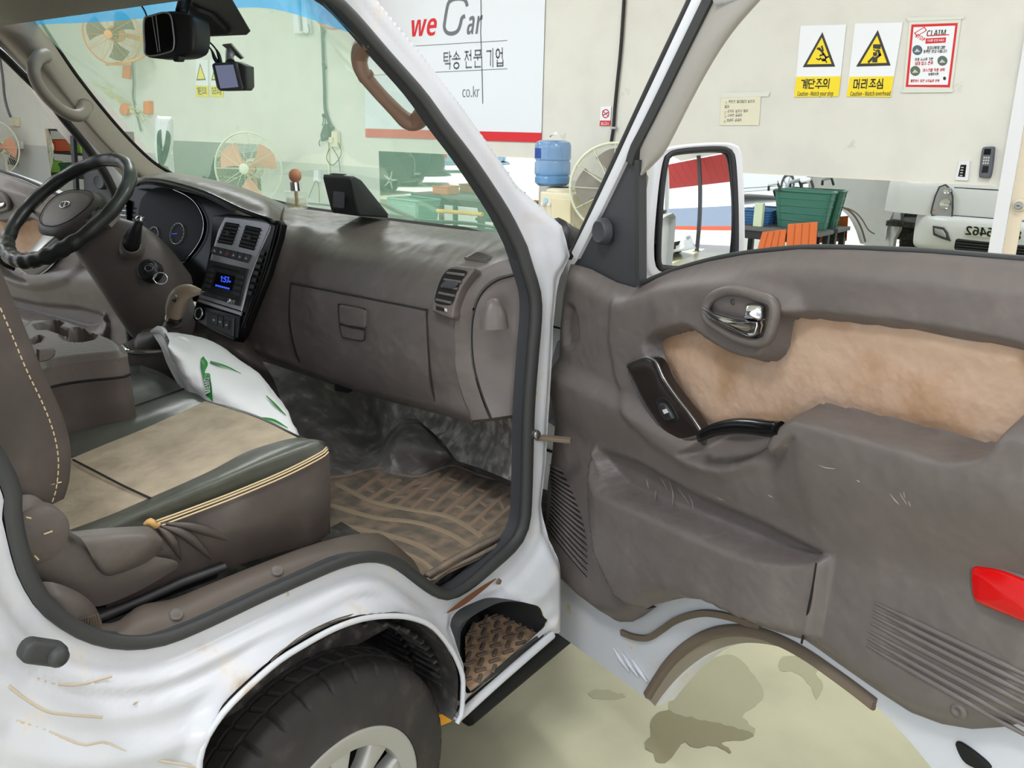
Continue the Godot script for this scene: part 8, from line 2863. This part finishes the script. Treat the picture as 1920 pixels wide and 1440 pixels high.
# ---------------------------------------------------------------- outside: what the mirrors show
func car(called: String, label: String, at: Vector3, turn: float, paint: Material) -> Node3D:
	var o := thing(called, label, "car", at)
	o.rotation.y = turn
	var t := Transform3D(Basis(Vector3.UP, turn), at)
	# x forwards, z to the right
	var low := PackedVector2Array([Vector2(-2.25, 0.35), Vector2(-2.3, 0.65), Vector2(-2.2, 0.95), Vector2(-1.6, 1.02), Vector2(0.9, 0.98), Vector2(1.9, 0.86), Vector2(2.2, 0.7), Vector2(2.28, 0.45), Vector2(2.15, 0.26), Vector2(-2.1, 0.26)])
	var rows := []
	for z in [-0.88, -0.84, -0.5, 0.5, 0.84, 0.88]:
		var k := 1.0 if absf(z) < 0.86 else 0.97
		var r := PackedVector3Array()
		for q in low:
			r.append(t * Vector3(q.x * k * (1.0 if absf(z) < 0.6 else 0.985), 0.6 + (q.y - 0.6) * (1.0 if absf(z) < 0.86 else 0.75), z))
		rows.append(r)
	part("car_body", loft(rows, 48, 12, true), paint, o)
	for sg in [-1.0, 1.0]:
		var cap := PackedVector2Array()
		for q in low:
			cap.append(Vector2(q.x * 0.955, 0.6 + (q.y - 0.6) * 0.75))
		part("car_side", plate(cap, 0.02, 0.005, t * Transform3D(Basis(Vector3(sg, 0, 0), Vector3.UP, Vector3(0, 0, sg)) if sg > 0 else Basis(Vector3(-1, 0, 0), Vector3.UP, Vector3(0, 0, -1)), Vector3(0, 0, sg * 0.885))), paint, o, 50)
	var up := PackedVector2Array([Vector2(-1.95, 0.98), Vector2(-1.2, 1.4), Vector2(-0.3, 1.47), Vector2(0.35, 1.4), Vector2(1.15, 0.97)])
	var rr := []
	for w in [[-0.78, 0.0], [-0.62, 1.0], [0.62, 1.0], [0.78, 0.0]]:
		var r := PackedVector3Array()
		for q in up:
			r.append(t * Vector3(q.x, 0.95 + (q.y - 0.95) * w[1], w[0]))
		rr.append(r)
	part("car_glass", loft(rr, 24, 6, false, true), M.gloss_black, o, 50)
	part("car_roof", loft([PackedVector3Array([t * Vector3(-1.15, 1.43, -0.56), t * Vector3(-0.3, 1.49, -0.56), t * Vector3(0.3, 1.42, -0.56)]), PackedVector3Array([t * Vector3(-1.15, 1.45, 0), t * Vector3(-0.3, 1.51, 0), t * Vector3(0.3, 1.44, 0)]), PackedVector3Array([t * Vector3(-1.15, 1.43, 0.56), t * Vector3(-0.3, 1.49, 0.56), t * Vector3(0.3, 1.42, 0.56)])], 12, 8), paint, o)
	for x in [-1.4, 1.4]:
		for z in [-0.86, 0.86]:
			var sg := signf(z)
			var f := along(t * Vector3(x, 0.33, z + 0.02 * sg), t.basis * Vector3(0, 0, sg))
			part("wheel", lathe(PackedVector2Array([Vector2(0.22, 0.01), Vector2(0.3, 0.012), Vector2(0.33, -0.03), Vector2(0.33, -0.18), Vector2(0.0, -0.19)]), 32, f), M.tyre_rubber, o, 40)
			part("wheel_disc", lathe(PackedVector2Array([Vector2(0, -0.03), Vector2(0.2, -0.03), Vector2(0.225, 0.012)]), 32, f), M.dark_gap, o, 40)
			for k in 5:
				var a := TAU * k / 5
				var e := f.basis.x * cos(a) + f.basis.z * sin(a)
				part("wheel_spoke", tube(PackedVector3Array([f.origin + e * 0.03, f.origin + e * 0.215]), [0.03, 0.02], 6), M.silver, o)
	for sg in [-1.0, 1.0]:
		part("head_lamp", box(t * Vector3(2.12, 0.72, sg * 0.62), Vector3(0.16, 0.13, 0.28), 0.04), M.silver, o, 50)
		part("tail_lamp", box(t * Vector3(-2.2, 0.8, sg * 0.66), Vector3(0.14, 0.16, 0.3), 0.04), M.red_reflector, o, 50)
		for x in [-0.75, 0.25]:
			part("door_handle", box(t * Vector3(x, 0.86, sg * 0.9), Vector3(0.18, 0.03, 0.03), 0.01), M.chrome, o, 50)
	part("car_grille", box(t * Vector3(2.25, 0.52, 0), Vector3(0.06, 0.26, 1.0), 0.02), M.dark_gap, o, 50)
	part("number_plate", box(t * Vector3(2.29, 0.45, 0), Vector3(0.02, 0.11, 0.5), 0.006), M.plate_white, o, 50)
	return o

func build_yard() -> void:
	mat("yard_concrete", Color(0.74, 0.73, 0.71), 0.85)
	var g := struct("ground", slab(Vector3(-70, -0.3, -90), Vector3(90, -0.004, 90)), M.yard_concrete, "pale concrete yard outside the open garage", "ground")
	mat("car_dark", Color(0.16, 0.21, 0.25), 0.2)
	mat("car_silver_blue", Color(0.58, 0.7, 0.78), 0.25, 0.2)
	mat("car_white", Color(0.86, 0.88, 0.9), 0.25)
	mat("car_black", Color(0.07, 0.09, 0.1), 0.2)
	car("parked_car", "dark blue sedan reflected in the mirror under the banner", Vector3(-4.4, -0.004, -17.9), 0.745, M.car_dark)
	car("parked_car", "silver blue sedan parked in the yard behind the dark blue one", Vector3(-10.5, -0.004, -21.0), 0.7, M.car_silver_blue)
	car("parked_car", "white sedan parked in the yard, reflected above the green basket", Vector3(-7.4, -0.004, -8.6), 0.15, M.car_white)
	car("parked_car", "black sedan facing the wall mirror behind the standing fan", Vector3(-1.2, 0.0, -15.6), 0.0, M.car_black)
	car("parked_car", "pale blue sedan parked far out in the bright yard", Vector3(-15.0, -0.004, -9.0), 1.3, M.car_silver_blue)
	car("parked_car", "white sedan parked beside the garage, shown by the door mirror", Vector3(-4.0, -0.004, 6.8), 0.35, M.car_white)
	# shed across the yard on the passenger side, shown by the door mirror
	var s := thing("shed", "long low grey shed with an orange foot across the yard", "building", Vector3(0, -0.004, 22))
	part("shed_wall", slab(Vector3(-60, -0.004, 22), Vector3(40, 2.7, 26)), mat("shed_grey", Color(0.55, 0.6, 0.68), 0.7), s, 50)
	part("shed_foot", slab(Vector3(-60, -0.004, 21.95), Vector3(40, 0.45, 22)), mat("shed_orange", Color(0.85, 0.38, 0.26), 0.6), s, 50)
	var a := thing("awning", "red corrugated awning along the open side of the garage", "awning", Vector3(0, 3.2, 8.6))
	part("awning_sheet", loft([PackedVector3Array([Vector3(-9.0, 4.15, 8.0), Vector3(WX + 0.2, 4.15, 8.0)]), PackedVector3Array([Vector3(-9.0, 3.2, 9.6), Vector3(WX + 0.2, 3.2, 9.6)])], 4, 2, false, true), mat("awning_red", Color(0.72, 0.22, 0.22), 0.6), a)
	for k in 34:
		var x := -8.8 + k * 0.42
		part("awning_rib", rod(Vector3(x, 4.16, 8.0), Vector3(x, 3.21, 9.6), 0.02, 6), M.awning_red, a)
	for x in [-1.75, WX]:
		var p := thing("roof_post", "grey steel post carrying the garage roof, %s end of the open side" % ("yard" if x < 0 else "wall"), "post", Vector3(x, 0, 7.8))
		part("post_shaft", slab(Vector3(x - 0.08, 0, 7.72), Vector3(x + 0.08, 4.2, 7.88)), M.dark_grey_plastic, p, 50)
		part("post_foot", slab(Vector3(x - 0.14, 0, 7.66), Vector3(x + 0.14, 0.03, 7.94)), M.steel, p, 50)
	# rack of coloured bins that the mirror beyond the driver's window shows
	var c := mx(135, 300, 3.4)
	var r := thing("tool_rack", "steel rack of coloured tool bins, seen in the mirror beyond the driver's window", "rack", Vector3(3.4, 0, c.z))
	for y in [0.5, 0.95, 1.4, 1.8]:
		part("rack_shelf", slab(Vector3(3.2, y, c.z - 1.3), Vector3(3.7, y + 0.03, c.z + 1.3)), M.dark_grey_plastic, r, 50)
	for x in [3.2, 3.66]:
		for z in [c.z - 1.3, c.z + 1.26]:
			part("rack_post", slab(Vector3(x, 0, z), Vector3(x + 0.04, 1.9, z + 0.04)), M.dark_grey_plastic, r, 50)
	var cols := [Color(0.55, 0.78, 0.2), Color(0.9, 0.36, 0.16), Color(0.2, 0.5, 0.36), Color(0.6, 0.82, 0.25)]
	var where_words := ["bright green bin on the low shelf of the tool rack", "orange bin on the middle shelf of the tool rack", "dark green bin on the low shelf of the tool rack beside the bright green one", "bright green bin on the middle shelf of the tool rack"]
	for k in 4:
		var b := Vector3(3.45, [0.535, 0.985, 0.535, 0.985][k], c.z - 0.9 + k * 0.55)
		var o := thing("tool_bin", where_words[k], "bin", b, "bins on the tool rack")
		part("bin_shell", rbox(Vector3(0.36, 0.24, 0.48), 0.02, true).moved(Transform3D(Basis.IDENTITY, b + Vector3(0, 0.12, 0))), mat("bin_%d" % k, cols[k], 0.5), o, 50)
		part("bin_lip", box(b + Vector3(0.17, 0.2, 0), Vector3(0.05, 0.05, 0.5), 0.01), M["bin_%d" % k], o, 50)
